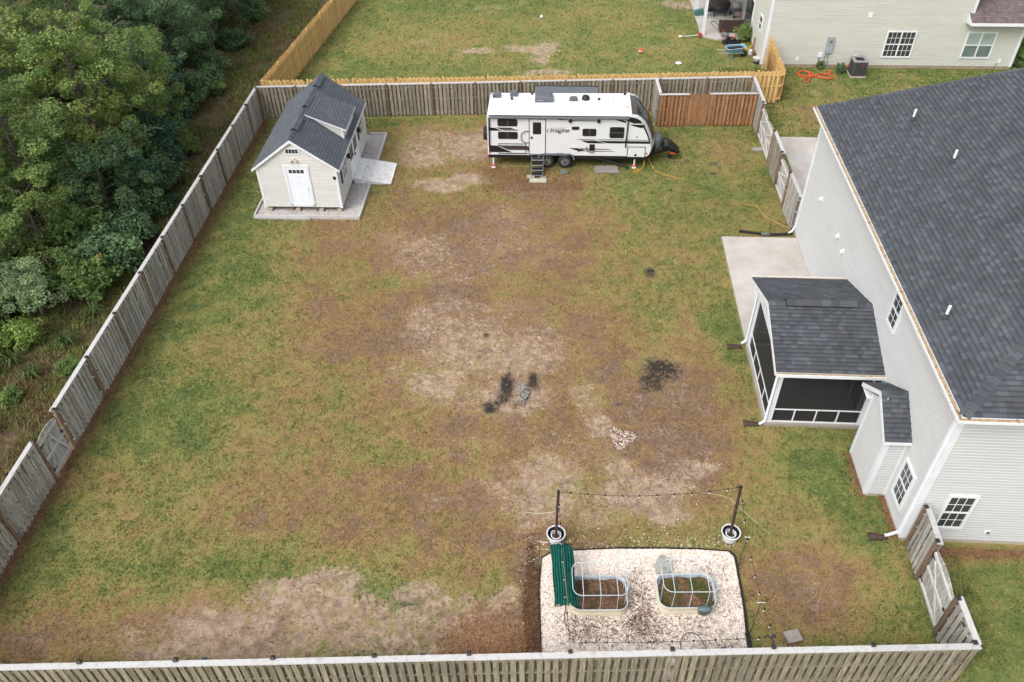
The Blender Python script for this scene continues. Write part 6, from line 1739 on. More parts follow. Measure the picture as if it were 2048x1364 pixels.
# patio roof and its posts (roof itself stands above the picture)
pt = thing('patio_cover', 'white-posted patio cover at the side of the beige house', 'patio cover', (0, 0, 0))
for (x, y) in ((12.58, 51.9), (12.88, 55.85), (13.1, 59.4)):
    p_ = MB().box((x, y, 1.38), (.17, .17, 2.7)).build('post', WHITE_TRIM, pt)
    MB().box((x, y, .10), (.23, .23, .14)).build('post_base', WHITE_TRIM, p_)
MB().prism([(12.45, 51.75), (15.55, 51.75), (16.15, 60), (13.05, 60)], 2.74, 2.92, 'z').build('cover_roof', WHITE_TRIM, pt)
sp_ = slab_group('neighbour_patio', 'small concrete patio beside the beige house with furniture on it', (0, 0, 0), 0, [(0, 1, 0, 1)], -.1, .05, CONCRETE)
for c_ in list(sp_.children): bpy.data.objects.remove(c_)
MB().prism([(12.45, 51.75), (13.3, 51.15), (15.45, 51.15), (15.85, 56.0), (12.75, 56.0)], -.1, .06, 'z').build('slab', CONCRETE, sp_)
MB().prism([(12.76, 56.01), (15.85, 56.01), (16.1, 60), (13.0, 60)], -.1, .06, 'z').build('slab', CONCRETE, sp_)

# air conditioner
acu = thing('condenser_unit', 'dark grey outdoor condenser unit standing by the beige house wall', 'air conditioner', tuple(NWM @ Vector((5.35, -1.02, .06))), NR_)
ACG = mat('condenser_louvre', (.055, .050, .052), .5, .2)
MB().bb(-.45, .45, -.45, .45, -.1, .02).build('pad', FOUNDATION, acu)
MB().prism(rounded(.80, .80, .10, 4), .02, .84, 'z').build('coil_body', BLACK_PLASTIC, acu)
for i in range(15):
    pts = [(p[0], p[1], .06 + i * .053) for p in rounded(.815, .815, .10, 4)]
    MB().tube(pts, .017, 5, closed=True).build('louvre', ACG, acu)
P = rounded(.86, .86, .12, 4)
tp = MB(); n_ = len(P)
inner = [(.31 * math.cos(math.atan2(p[1], p[0])), .31 * math.sin(math.atan2(p[1], p[0]))) for p in P]
tp.add([(p[0], p[1], .84) for p in P] + [(p[0], p[1], .90) for p in P] + [(p[0], p[1], .90) for p in inner] + [(p[0], p[1], .83) for p in inner], [(i + k_ * n_, (i + 1) % n_ + k_ * n_, (i + 1) % n_ + (k_ + 1) * n_, i + (k_ + 1) * n_) for k_ in range(3) for i in range(n_)])
tp.build('top_shroud', mat('condenser_top', (.26, .25, .245), .5, .1), acu)
f_ = MB()
for i in range(9): f_.bar((0, 0, .875), (.31 * math.cos(i * 2 * PI / 9), .31 * math.sin(i * 2 * PI / 9), .875), .012, .012)
for r in (.1, .18, .26): f_.tube([(r * math.cos(a), r * math.sin(a), .88) for a in np.linspace(0, 2 * PI, 20)[:-1]], .006, 4, closed=True)
f_.build('fan_grille', BLACK_METAL, acu)
MB().bb(.02, .16, -.425, -.405, .66, .70).build('badge', JR, acu)
# tangled hose
HOSE = mat('orange_red_hose', (.62, .10, .035), .5, .1)
hp = [(18.9, 46.35), (19.1, 46.1), (18.75, 45.75), (18.3, 45.5), (18.2, 45.75), (18.55, 45.9), (18.95, 45.65), (19.0, 45.3), (18.6, 45.2), (18.2, 45.45), (17.85, 45.6), (17.5, 45.45), (17.2, 45.5), (17.05, 45.9), (17.35, 46.25), (17.8, 46.2), (17.95, 45.85), (17.6, 45.7), (17.25, 45.75), (17.15, 46.05), (17.5, 46.3), (17.75, 46.0), (17.6, 45.4), (17.45, 44.95), (17.2, 44.85), (17.25, 45.15), (17.7, 45.6), (18.3, 45.8)]
cord('garden_hose', 'tangled orange-red garden hose on the grass by beige house', 'hose', [(x, y, .03 + .015 * (i % 3)) for i, (x, y) in enumerate(hp)], .034, HOSE, 5)
cord('garden_hose', 'red hose end running along the wall to the condenser unit', 'hose', [tuple(NWM @ Vector(p)) for p in ((4.2, -.9, .03), (4.6, -.5, .04), (5.0, -.25, .2), (5.35, -.05, .6))], .028, HOSE, 5)

# wheelbarrow
BLUE = mat('faded_blue_steel', (.13, .30, .42), .45, .15, 6)
wb = thing('wheelbarrow', 'light blue wheelbarrow full of dark water near the pine fence', 'wheelbarrow', (13.85, 48.45, 0), RAD(12))
def tray(s_, z): return [(p[0] * s_ + (.05 if p[0] > 0 else 0), p[1] * s_ * (.8 if p[0] > 0 else 1), z) for p in rounded(1.15, .72, .18, 5)]
lo_, hi_ = tray(.62, .36), tray(1.0, .68)
n_ = len(lo_)
MB().add(lo_ + hi_, [(i, (i + 1) % n_, n_ + (i + 1) % n_, n_ + i) for i in range(n_)] + [tuple(range(n_))[::-1]]).build('tray', BLUE, wb)
MB().tube(hi_, .018, 6, closed=True).build('tray_rim', mat('pale_blue_rim', (.35, .5, .58), .4), wb)
MB().add([(p[0] * .93, p[1] * .93, .60) for p in tray(.96, 0)], [tuple(range(n_))]).build('water', mat('murky_water', (.022, .018, .010), .08, .3, 3), wb)
for s_ in (-1, 1):
    MB().bar((-1.05, s_ * .30, .50), (.55, s_ * .14, .30), .04, .05).build('handle', GATE_WOOD, wb)
    MB().tube([(-.25, s_ * .24, .36), (-.32, s_ * .26, .02), (-.12, s_ * .26, .02)], .018, 6).build('leg', BLUE, wb)
MB().lathe([(.10, -.05), (.19, -.05), (.20, 0), (.19, .05), (.10, .05)], 18, (.62, 0, .20), axis='y').build('wheel', TYRE, wb)
# mower
mw = thing('lawn_mower', 'black and orange lawn mower with its handle towards the patio', 'mower', (14.15, 50.45, 0), RAD(-40))
MB().prism([(-.42, -.27), (.35, -.27), (.45, -.12), (.45, .12), (.35, .27), (-.42, .27)], .12, .26, 'z').build('deck', BLACK_PLASTIC, mw)
MB().lathe([(.19, .26), (.20, .38), (.15, .46), (0, .47)], 16).build('engine', BLACK_PLASTIC, mw)
ORG = mat('orange_plastic', (.62, .075, .02), .4, .1)
MB().box((.04, 0, .475), (.2, .16, .03)).build('engine_cover', ORG, mw)
for (x, y, r) in ((-.38, -.31, .15), (-.38, .31, .15), (.34, -.31, .11), (.34, .31, .11)):
    MB().lathe([(r * .5, -.03), (r, -.03), (r, .03), (r * .5, .03)], 16, (x, y, r), axis='y').build('wheel', TYRE, mw)
for s_ in (-1, 1):
    MB().tube([(-.38, s_ * .24, .25), (-.85, s_ * .24, .62)], .017, 6).build('lower_handle', ORG, mw)
    MB().tube([(-.85, s_ * .24, .62), (-1.45, s_ * .22, 1.02)], .015, 6).build('upper_handle', BLACK_METAL, mw)
MB().tube([(-1.45, -.22, 1.02), (-1.58, -.1, 1.06), (-1.58, .1, 1.06), (-1.45, .22, 1.02)], .02, 6).build('grip', BLACK_METAL, mw)
MB().lathe([(.0, .30), (.2, .35), (.22, .55), (.1, .62), (0, .62)], 12, (-.55, 0, 0), sx=1.2).build('grass_bag', GREY_PLASTIC, mw)
# covered table with chair legs showing
COVER = mat('brown_cover_cloth', (.047, .036, .033), .75, .2, 4, bump=.3, bscale=10)
tb = thing('patio_table', 'dark covered oval table on the patio of beige house', 'table', (14.3, 55.5, .05))
MB().lathe([(.0, .80), (.62, .79), (.72, .74), (.66, .45), (.40, .30)], 24, sx=1.0, sy=1.25).build('cover', COVER, tb, smooth=True)
for (x, y) in ((.3, -.5), (-.35, -.5), (.3, .55), (-.35, .55)):
    MB().bar((x, y, .75), (x * 1.1, y * 1.1, .0), .05, .05).build('leg', BLACK_METAL, tb)
ch = thing('patio_chair', 'black slim-legged chair tucked under the covered patio table', 'chair', (13.55, 54.9, .05), RAD(20))
for (x, y) in ((-.2, -.2), (.2, -.2), (-.2, .2), (.2, .2)):
    MB().bar((x, y, .45), (x * 1.3, y * 1.3, .0), .03, .03).build('leg', BLACK_METAL, ch)
MB().box((0, 0, .46), (.46, .46, .04)).build('seat', BLACK_METAL, ch); MB().box((-.22, 0, .75), (.03, .42, .5), ry=-.15).build('backrest', BLACK_METAL, ch)
# sofa seen from behind
sf = thing('patio_sofa', 'dark brown wicker sofa seen from behind on the patio', 'sofa', (14.5, 52.35, .05), RAD(-4))
WICK = mat('brown_wicker', (.052, .030, .026), .7, .25, 30, bump=.5, bscale=60)
MB().box((0, -.30, .48), (1.45, .12, .75), rx=.10).build('back', WICK, sf)
for s_ in (-1, 1): MB().box((s_ * .72, .05, .34), (.12, .72, .58)).build('arm', WICK, sf)
MB().box((0, .05, .22), (1.34, .66, .3)).build('base', WICK, sf)
MB().box((0, .08, .43), (1.30, .56, .12)).build('cushion', mat('slate_blue_cushion', (.085, .11, .17), .8, .1), sf)
# stroller
st = thing('baby_stroller', 'pale grey folded stroller against the beige house wall', 'stroller', (15.35, 54.95, .05), RAD(10))
CL = mat('pale_grey_cloth', (.42, .42, .42), .8, .2, 6)
MB().lathe([(0, .95), (.2, .90), (.28, .70), (.22, .52)], 14, sy=.8).build('hood', CL, st, smooth=True)
MB().box((0, -.12, .50), (.42, .4, .10), rx=.4).build('seat', GREY_PLASTIC, st)
MB().box((0, -.28, .28), (.36, .06, .34), rx=-.2).build('foot_rest', mat('pink_cloth', (.45, .33, .32), .8, .2), st)
for s_ in (-1, 1):
    MB().tube([(s_ * .2, .3, 1.0), (s_ * .22, 0, .5), (s_ * .24, -.4, .08)], .014, 6).build('frame_tube', ALUM, st)
    for y in (-.38, .3): MB().lathe([(.04, -.02), (.1, -.02), (.1, .02), (.04, .02)], 14, (s_ * .27, y, .1), axis='x').build('wheel', TYRE, st)
tp_ = MB(); tv = []
for j in range(9):
    for i in range(13): tv.append((-.75 + i * .125, -.45 + j * .11, .03 + .04 * math.sin(i * 1.7 + j) * math.sin(j * 1.9)))
tp_.add(tv, [(j * 13 + i, j * 13 + i + 1, (j + 1) * 13 + i + 1, (j + 1) * 13 + i) for j in range(8) for i in range(12)])
one('blue_tarp', tp_, mat('bright_blue_tarp', (.045, .20, .45), .4, .25, 9), 'crumpled bright blue tarp under the covered patio table', 'tarp', (14.55, 56.1, .07))
cr = thing('toy_crate', 'teal crate of toys beside the far patio post', 'crate', (12.95, 55.3, .05), .2)
MB().bb(-.28, .28, -.2, .2, 0, .3).build('box', mat('teal_plastic', (.05, .16, .14), .5, .2), cr)
for i, c_ in enumerate([(.10, .22, .36), (.5, .5, .48), (.12, .3, .22), (.30, .34, .38)]):
    MB().lathe([(0, -.1), (.1, -.05), (.1, .06), (0, .1)], 8, (-.18 + i * .13, (-.1, .08, -.02, .1)[i], .36)).build('toy', mat('toy_%d' % i, c_, .5), cr)
tr = thing('string_trimmer', 'white-shafted trimmer with red motor lying by the near patio post', 'trimmer', (12.3, 51.6, .08), RAD(178))
MB().tube([(0, 0, .1), (1.15, .0, .0)], .018, 6).build('shaft', WHITE_VINYL, tr); MB().lathe([(0, -.1), (.11, -.06), (.12, .1), (0, .16)], 10, (-.05, 0, .1)).build('motor', JR, tr); MB().lathe([(.1, -.02), (.1, .05), (0, .06)], 10, (1.2, 0, .0)).build('cutting_head', WHITE_VINYL, tr)
bk = thing('white_bucket', 'small white bucket on the grass by the beige house corner', 'bucket', (14.92, 48.85, 0)); MB().lathe([(.13, 0), (.16, .3), (.145, .3), (.12, .03), (0, .02)], 16).build('shell', WHITE_VINYL, bk)
wc = thing('watering_can', 'yellow watering can behind the blue wheelbarrow', 'watering can', (14.75, 49.3, 0), .4)
YP = mat('yellow_plastic', (.62, .36, .03), .45, .1)
MB().lathe([(.12, 0), (.13, .22), (.08, .26), (.0, .26)], 14).build('body', YP, wc); MB().tube([(.10, 0, .08), (.38, 0, .30)], .022, 6).build('spout', YP, wc); MB().tube([(-.10, 0, .24), (-.2, 0, .2), (-.18, 0, .06), (-.11, 0, .05)], .014, 6).build('handle', YP, wc)
pp_ = thing('plant_pot', 'low dark pot on a wire stand beside the pine gate', 'pot', (15.02, 47.62, 0)); MB().lathe([(.16, .16), (.24, .34), (.26, .34), (.22, .32), (0, .31)], 16).build('pot', GATE_RAIL, pp_); MB().lathe([(.2, .0), (.14, .17)], 8).build('stand', BLACK_METAL, pp_)
one('leaning_board', MB().bar((0, 0, 0), (.05, .28, 1.1), .10, .03), mat('rusty_board', (.18, .085, .06), .8, .3, 8), 'narrow rusty board leaning on the beige house wall', 'board', (14.98, 48.5, 0))
one('flying_disc', MB().lathe([(0, .02), (.15, .02), (.18, .0), (.19, .01), (.16, .035), (0, .035)], 20), WHITE_VINYL, 'white flying disc lying on the neighbour lawn', 'toy', (10.37, 47.78, .02))
ob = thing('toy_ball', 'orange and white ball on the neighbour lawn', 'ball', (8.31, 49.45, .14)); MB().lathe([(.15 * math.sin(a), -.15 * math.cos(a)) for a in np.linspace(0.001, PI - .001, 12)], 16).build('ball_skin', ORG, ob, smooth=True); MB().lathe([(.151, -.03), (.154, 0), (.151, .03)], 16).build('band', WHITE_VINYL, ob)
gb = thing('toy_ball', 'pale green ball far up the neighbour lawn', 'ball', (2.41, 55.4, .10)); MB().lathe([(.115 * math.sin(a), -.115 * math.cos(a)) for a in np.linspace(0.001, PI - .001, 12)], 16).build('ball_skin', mat('pale_green_ball', (.55, .68, .60), .4, .1), gb, smooth=True); MB().lathe([(.113, -.02), (.118, 0), (.113, .02)], 16).build('band', WHITE_VINYL, gb)
# ------------------------------------------------------------------ trees and undergrowth left of the fence
LEAF = attr_mat('leaves', rough=.6, trans=.42, spec=.3)
BARK = mat('grey_brown_bark', (.105, .085, .068), .9, .35, 6, (1, 1, .3), .5, 20)
BARK_PALE = mat('pale_bark', (.26, .235, .20), .9, .3, 6, (1, 1, .3), .4, 20)
def leaf_mesh(name, cen, rad, per, size, cols, gg, accents=(), up=1.0, shell=.6):
    """leaf-sized faces scattered round twig ends; natural colour differs leaf by leaf and spray by spray"""
    n = len(cen)
    idx = np.repeat(np.arange(n), per)
    m_ = len(idx)
    d = gg.normal(size=(m_, 3)); d /= np.linalg.norm(d, axis=1)[:, None] + 1e-9
    r = gg.random(m_) ** .5 * (1 - shell) + shell * gg.random(m_) ** .2
    p = cen[idx] + d * (rad[idx] * r)[:, None] * np.array([1, 1, .7])
    nrm = d * .6 + gg.normal(size=(m_, 3)) * .6 + np.array([0, 0, up])
    nrm /= np.linalg.norm(nrm, axis=1)[:, None] + 1e-9
    t1 = np.cross(nrm, gg.normal(size=(m_, 3))); t1 /= np.linalg.norm(t1, axis=1)[:, None] + 1e-9
    t2 = np.cross(nrm, t1)
    l = size * gg.uniform(.6, 1.35, m_); w = l * gg.uniform(.45, .7, m_)
    V = np.stack([p - t1 * l[:, None], p + t2 * w[:, None], p + t1 * l[:, None], p - t2 * w[:, None]], 1) 
    c0, c1 = np.array(cols[0]), np.array(cols[1])
    spray = gg.random(n)
    t = np.clip(spray[idx] * .6 + gg.random(m_) * .5 - .05, 0, 1)
    C = c0 + (c1 - c0) * t[:, None]
    C *= np.array([2.25, 2.62, 3.05]) * gg.uniform(.75, 1.25, m_)[:, None]
    for col, frac in accents:
        k = gg.random(m_) < frac * np.where(spray[idx] > .6, 2.2, .4)
        C[k] = np.array(col) * gg.uniform(.7, 1.2, k.sum())[:, None]
    return arr_mesh(name, V.reshape(-1, 3), np.arange(m_ * 4).reshape(-1, 4), LEAF, colors={'col': np.repeat(C, 4, 0)})

def tree(name, label, base, h, cr, cols, seed, leaves=9000, size=.075, z_low=.25, accents=(), bark=None, group='trees of the wood', cat='tree', lean=(0, 0), conif=False, top=1.0, spread=.55):
    gg = np.random.default_rng(seed)
    t = thing(name, label, cat, (base[0], base[1], 0), 0, group)
    L_ = Vector((lean[0], lean[1], 0))
    tr_ = [Vector((.12 * math.sin(3 * f + seed) * f, .12 * math.cos(2.3 * f + seed) * f, h * .93 * f)) + L_ * f for f in np.linspace(0, 1, 9)]
    r0 = .018 * h + .03
    MB().tube([p - Vector((0, 0, .1)) if i == 0 else p for i, p in enumerate(tr_)], [r0 * (1 - .88 * i / 8) for i in range(9)], 9).build('trunk', bark or BARK, t, smooth=True)
    cen, rad = [], []
    nb_ = int(8 + h * 2.4)
    lb = MB()
    for i in range(nb_):
        f = z_low + (.97 - z_low) * (i + gg.random()) / nb_
        q = f * 8; a = min(int(q), 7); p0 = tr_[a].lerp(tr_[a + 1], q - a)
        ang = i * 2.399 + gg.uniform(-.5, .5)
        prof = (1 - ((f - z_low) / (1.02 - z_low))) if conif else math.sqrt(max(0.05, 1 - ((f - .55) / .58) ** 2))
        ln = cr * prof * gg.uniform(.75, 1.15)
        el = gg.uniform(.05, .55) if not conif else gg.uniform(-.1, .15)
        dirv = Vector((math.cos(ang) * math.cos(el), math.sin(ang) * math.cos(el), math.sin(el)))
        p1 = p0 + dirv * ln * .55 + Vector((0, 0, .05 * ln)); p2 = p0 + dirv * ln + Vector((gg.uniform(-.2, .2), gg.uniform(-.2, .2), -.04 * ln))
        rb = r0 * (1 - .85 * f) * .5
        lb.tube([p0, p1, p2], [rb, rb * .6, rb * .2], 5)
        for s_ in range(5 if not conif else 6):
            g_ = gg.uniform(.4, 1.05)
            c_ = (p0.lerp(p1, g_ / .55) if g_ < .55 else p1.lerp(p2, (g_ - .55) / .45))
            off = Vector((gg.normal(), gg.normal(), gg.normal() * .6)) * (.2 + .25 * cr * spread * .6)
            c_ = c_ + off
            lb.tube([p1 if g_ > .5 else p0.lerp(p1, .6), c_], [rb * .3, .006], 4)
            cen.append(tuple(c_)); rad.append(gg.uniform(.28, .62) * (.55 + .16 * cr))
    lb.build('limbs', bark or BARK, t)
    cen, rad = np.array(cen), np.array(rad)
    per = max(8, leaves // len(cen))
    o = obj('crown', leaf_mesh('crown', cen, rad, per, size, cols, gg, accents), t)
    return t

G_OLIVE = ((.040, .066, .016), (.125, .145, .040))
G_MID = ((.035, .058, .014), (.115, .135, .035))
G_DARK = ((.026, .046, .018), (.095, .128, .050))
G_DEEP = ((.020, .036, .014), (.075, .104, .040))
G_YEL = ((.048, .072, .015), (.155, .168, .044))
FALL = (((.50, .17, .025), .005), ((.48, .32, .03), .012), ((.30, .09, .03), .003))
FALL2 = (((.45, .15, .03), .004), ((.40, .28, .03), .01))
TREES = [
 # name, label, base, height, crown radius, colours, seed, leaves, z_low, accents, lean
 ('sweetgum_tree', 'olive-green tree with orange leaves, tallest at left above the fence', (-19.6, 35.4), 8.2, 2.9, G_YEL, 1, 15000, .16, FALL, (.5, -.3)),
 ('sweetgum_tree', 'yellowish tree leaning over the trail beside the shed', (-18.4, 38.6), 6.4, 2.3, G_OLIVE, 2, 11000, .15, FALL, (.7, 0)),
 ('sweetgum_tree', 'olive tree with yellow leaf sprays in the middle of left edge', (-20.6, 31.0), 7.2, 2.8, G_OLIVE, 3, 13000, .14, FALL, (.2, -.2)),
 ('oak_tree', 'dark rounded tree nearest the trail, fourth from the top', (-19.3, 45.4), 6.6, 2.5, G_DARK, 4, 12000, .12, (), (.2, 0)),
 ('oak_tree', 'dark rounded tree by the trail, third from the top', (-19.2, 49.6), 7.0, 2.6, G_DARK, 5, 12000, .12, (), (.3, 0)),
 ('oak_tree', 'dark rounded tree by the trail, second from the top', (-18.8, 54.0), 6.8, 2.5, G_DEEP, 6, 11000, .12, (), (.3, 0)),
 ('oak_tree', 'dark rounded tree at the very top beside the pine fence', (-18.2, 58.6), 7.0, 2.6, G_DARK, 7, 9000, .12, (), (.2, 0)),
 ('oak_tree', 'mid-green tree behind the olive tree at top left', (-23.5, 40.2), 9.6, 3.2, G_MID, 8, 14000, .2, FALL2, (0, 0)),
 ('maple_tree', 'yellow-green tree in the top left corner', (-25.4, 35.6), 10.2, 3.4, G_YEL, 9, 15000, .2, FALL, (.2, 0)),
 ('oak_tree', 'dark green tree filling the top behind the rounded row', (-23.4, 46.5), 9.2, 3.2, G_DARK, 10, 13000, .2, (), (0, 0)),
 ('oak_tree', 'deep green tree at the top edge, far back in wood', (-23.8, 53.0), 9.4, 3.3, G_DEEP, 11, 11000, .2, (), (0, 0)),
 ('maple_tree', 'mid-green tree at left edge behind the olive trees', (-24.6, 30.2), 8.6, 3.0, G_MID, 12, 12000, .16, FALL2, (0, 0)),
 ('maple_tree', 'green tree at the left edge, lowest of the tall ones', (-23.2, 26.2), 6.6, 2.7, G_MID, 13, 11000, .14, FALL2, (0, 0)),
 ('oak_tree', 'dark tree deep in the wood behind the top left corner', (-29.4, 41.0), 11, 3.6, G_DARK, 14, 9000, .25, (), (0, 0)),
 ('oak_tree', 'dark tree deep in wood at far left edge', (-29.0, 33.0), 10, 3.4, G_DEEP, 15, 9000, .22, (), (0, 0)),
 ('bushy_tree', 'small dense dark tree right behind the left fence middle', (-18.0, 31.6), 4.2, 1.9, G_DEEP, 17, 9000, .06, FALL2, (.1, 0)),
 ('bushy_tree', 'small mid-green tree behind the fence, just above pale bush', (-19.4, 28.0), 4.4, 2.1, G_MID, 18, 10000, .06, FALL, (.1, 0)),
 ('bushy_tree', 'small green tree at left edge above the weedy clearing', (-22.2, 23.6), 4.2, 2.1, G_DARK, 19, 9000, .06, FALL2, (0, 0)),
]
for nm, lab, bs_, h, cr, cols, sd, lv, zl, ac_, ln in TREES:
    tree(nm, lab, bs_, h, cr, cols, sd, int(lv*1.9), .057 if h < 8 else .064, zl, ac_, None, 'trees of the wood', 'tree', ln)
PINE = ((.022, .044, .022), (.062, .100, .052))
tree('young_pine', 'young blue-green pine in the gap between olive and dark trees', (-18.9, 41.9), 4.6, 1.5, PINE, 30, 11000, .06, .10, conif=True, group='young pines at wood edge')
tree('young_pine', 'young blue-green pine just behind the fence corner trail', (-17.2, 37.2), 3.0, 1.1, PINE, 31, 7000, .055, .08, conif=True, group='young pines at wood edge')
tree('young_pine', 'small dark pine behind the fence level with shed front', (-16.9, 33.4), 2.6, 1.0, PINE, 32, 6000, .055, .08, conif=True, group='young pines at wood edge')
PALE = ((.070, .088, .036), (.19, .205, .090))
tree('pale_shrub', 'pale silvery shrub standing alone behind the left fence', (-18.7, 25.2), 2.4, 1.0, PALE, 33, 9000, .042, .35, bark=BARK_PALE, group='shrubs of the wood edge', cat='shrub', spread=.3)
# bare twigs poking out of the crowns
for i, (lab, p) in enumerate((('bare pale branch sticking out of the olive tree crown', (-18.4, 34.6, 5.4)), ('bare pale branch low on the tree beside the trail', (-16.9, 35.2, 2.9)), ('bare pale branch at the left edge of the wood', (-21.0, 28.4, 4.6)))):
    gg = random.Random(50 + i); b = MB(); P0 = Vector((0, 0, 0))
    b.tube([P0 - Vector((.6, -.5, .9)), P0, P0 + Vector((.5, -.2, .15)), P0 + Vector((.95, -.3, .1))], [.03, .022, .014, .006], 5)
    for k_ in range(4):
        s_ = P0 + Vector((.15 + .2 * k_, -.1, .05)); b.tube([s_, s_ + Vector((gg.uniform(.1, .3), gg.uniform(-.5, .4), gg.uniform(-.1, .3)))], [.01, .004], 4)
    one('bare_branch', b, BARK_PALE, lab, 'branch', p, group='bare branches in the wood')

# undergrowth shrubs along the wood edge
gs = random.Random(77)
meshes = []
for i, (cols, ac_) in enumerate(((G_MID, FALL2), (G_DARK, FALL2), (G_DEEP, ()), (G_OLIVE, FALL), (((.06, .085, .016), (.16, .175, .04)), ()))):
    gg = np.random.default_rng(200 + i)
    n = 46
    d = gg.normal(size=(n, 3)); d /= np.linalg.norm(d, axis=1)[:, None]
    cen = d * gg.uniform(.4, 1, n)[:, None] * np.array([1, 1, .62]) + np.array([0, 0, .62]); cen[:, 2] = np.abs(cen[:, 2])
    fm = leaf_mesh('foliage', cen, gg.uniform(.22, .42, n), 90, .062, cols, gg, ac_)
    sb = MB()
    for k_ in range(9): sb.tube([(0, 0, -.05), tuple(cen[k_ * 5] * .5), tuple(cen[k_ * 5])], [.03, .02, .008], 5)
    meshes.append((fm, sb.mesh('stems', BARK)))
KINDS = ['mid-green', 'dark green', 'deep green', 'olive', 'bright yellow-green']
SPOTS = [(-16.6, 34.9, 1.0, 2, 'beside the dark small pine'), (-17.0, 32.0, 1.2, 1, 'pressed against the fence behind the shed front'), (-16.6, 30.0, 1.1, 2, 'pressed against the fence below the small dark tree'), (-16.9, 28.2, 1.3, 1, 'behind the fence above the pale shrub'),
 (-17.3, 26.6, 1.2, 0, 'right of the pale shrub, next to fence'), (-19.9, 25.8, 1.3, 2, 'behind the pale shrub'), (-20.6, 24.4, 1.2, 0, 'left of the pale shrub'), (-21.6, 22.3, 1.0, 2, 'at the left edge under the small trees'), (-18.6, 23.6, .65, 4, 'low at the foot of the pale shrub'), (-19.6, 23.0, .6, 4, 'left of pale shrub foot in the weeds'),
 (-17.9, 36.0, 1.2, 3, 'under the leaning yellowish tree'), (-17.6, 39.6, 1.0, 0, 'at the trail under the yellowish tree'), (-17.9, 43.4, 1.2, 2, 'at the trail beside the tallest young pine'), (-17.6, 47.4, 1.1, 1, 'at the trail under the dark rounded trees'), (-17.3, 51.6, 1.0, 2, 'along the trail between upper dark trees'), (-17.0, 56.0, 1.1, 1, 'near the top along the pine fence trail'),
 (-18.6, 29.6, 1.5, 3, 'among the small trees behind the fence middle'), (-21.6, 28.6, 1.6, 0, 'deep under the olive trees at left'), (-18.3, 33.9, 1.5, 3, 'under the olive tree with orange leaves'), (-20.4, 38.4, 1.7, 1, 'in the dark gap between the olive trees'), (-21.8, 43.2, 1.7, 2, 'in the dark gap behind the tallest young pine'), (-24.5, 24.0, 1.6, 1, 'at the extreme left edge'), (-20.9, 47.6, 1.6, 1, 'between the dark rounded trees'), (-20.6, 56.4, 1.6, 2, 'between the top dark trees'),
 (-19.9, 21.6, .8, 0, 'in the clearing left of the strap-leaved clumps'), (-21.3, 20.2, .9, 3, 'at left edge halfway down the clearing'), (-18.2, 27.2, 1.1, 3, 'just above the pale shrub'), (-22.6, 25.4, 1.5, 3, 'at left edge beside the lowest tall tree'), (-20.9, 26.9, 1.5, 0, 'behind the pale shrub, further into the wood'), (-17.7, 29.0, 1.0, 0, 'between the fence and the small mid-green tree'), (-19.0, 36.9, 1.5, 0, 'between the two yellowish trees'), (-20.0, 33.2, 1.7, 3, 'under the tallest olive tree trunk'), (-22.3, 33.0, 1.8, 0, 'behind the tallest olive tree'), (-23.0, 37.2, 1.9, 3, 'in the hollow behind the yellowish trees'), (-20.9, 51.8, 1.9, 2, 'between dark rounded trees near the top'), (-21.2, 45.2, 2.0, 2, 'behind the fourth dark rounded tree'), (-22.0, 49.6, 2.0, 1, 'behind the third dark rounded tree'), (-20.6, 41.4, 1.8, 1, 'behind the tallest young pine, left of it'), (-26.2, 44.2, 2.2, 2, 'far back at the top left'), (-26.6, 48.6, 2.2, 1, 'far back at the top edge'), (-26.0, 38.6, 2.2, 0, 'far back behind the olive trees'), (-21.0, 58.4, 2.0, 2, 'beside the topmost dark tree'), (-17.9, 20.4, .5, 3, 'low behind the small gate'), (-19.6, 17.6, .6, 0, 'low at left edge level with the small gate'), (-16.4, 22.0, .45, 0, 'low behind the fence above the small gate'), (-20.8, 18.6, .7, 1, 'at left edge left of the clearing'), (-16.4, 38.0, .7, 3, 'low beside the trail near fence corner'), (-16.7, 44.9, .7, 0, 'low in the trail beyond the fence corner')]
for x, y, s_, kd, where in SPOTS:
    t = thing('shrub', '%s shrub %s' % (KINDS[kd], where), 'shrub', (x, y, 0), gs.uniform(0, 6.28), 'shrubs of the wood edge')
    sc = (s_ * gs.uniform(.9, 1.15), s_ * gs.uniform(.9, 1.15), s_ * gs.uniform(.9, 1.3))
    inst(meshes[kd][0], 'foliage', t, (0, 0, 0), scale=sc); inst(meshes[kd][1], 'stems', t, (0, 0, 0), scale=sc)
# shrubs at the far houses
for lab, (x, y), s_, kd in (('feathery green shrub beside the brown sofa', (15.0, 50.9), .62, 3), ('small green shrub by the meter box', (18.6, 46.75), .26, 0), ('small green shrub left of the condenser unit', (19.55, 46.1), .32, 1), ('green shrub beyond the right corner of the beige house', (30.3, 46.5), .6, 0), ('olive shrub further right of the beige house corner', (31.2, 47.6), .7, 3)):
    t = thing('garden_shrub', lab, 'shrub', (x, y, 0), gs.uniform(0, 6), 'shrubs by the beige house')
    inst(meshes[kd][0], 'foliage', t, (0, 0, 0), scale=(s_, s_, s_ * 1.5)); inst(meshes[kd][1], 'stems', t, (0, 0, 0), scale=(s_, s_, s_ * 1.5))

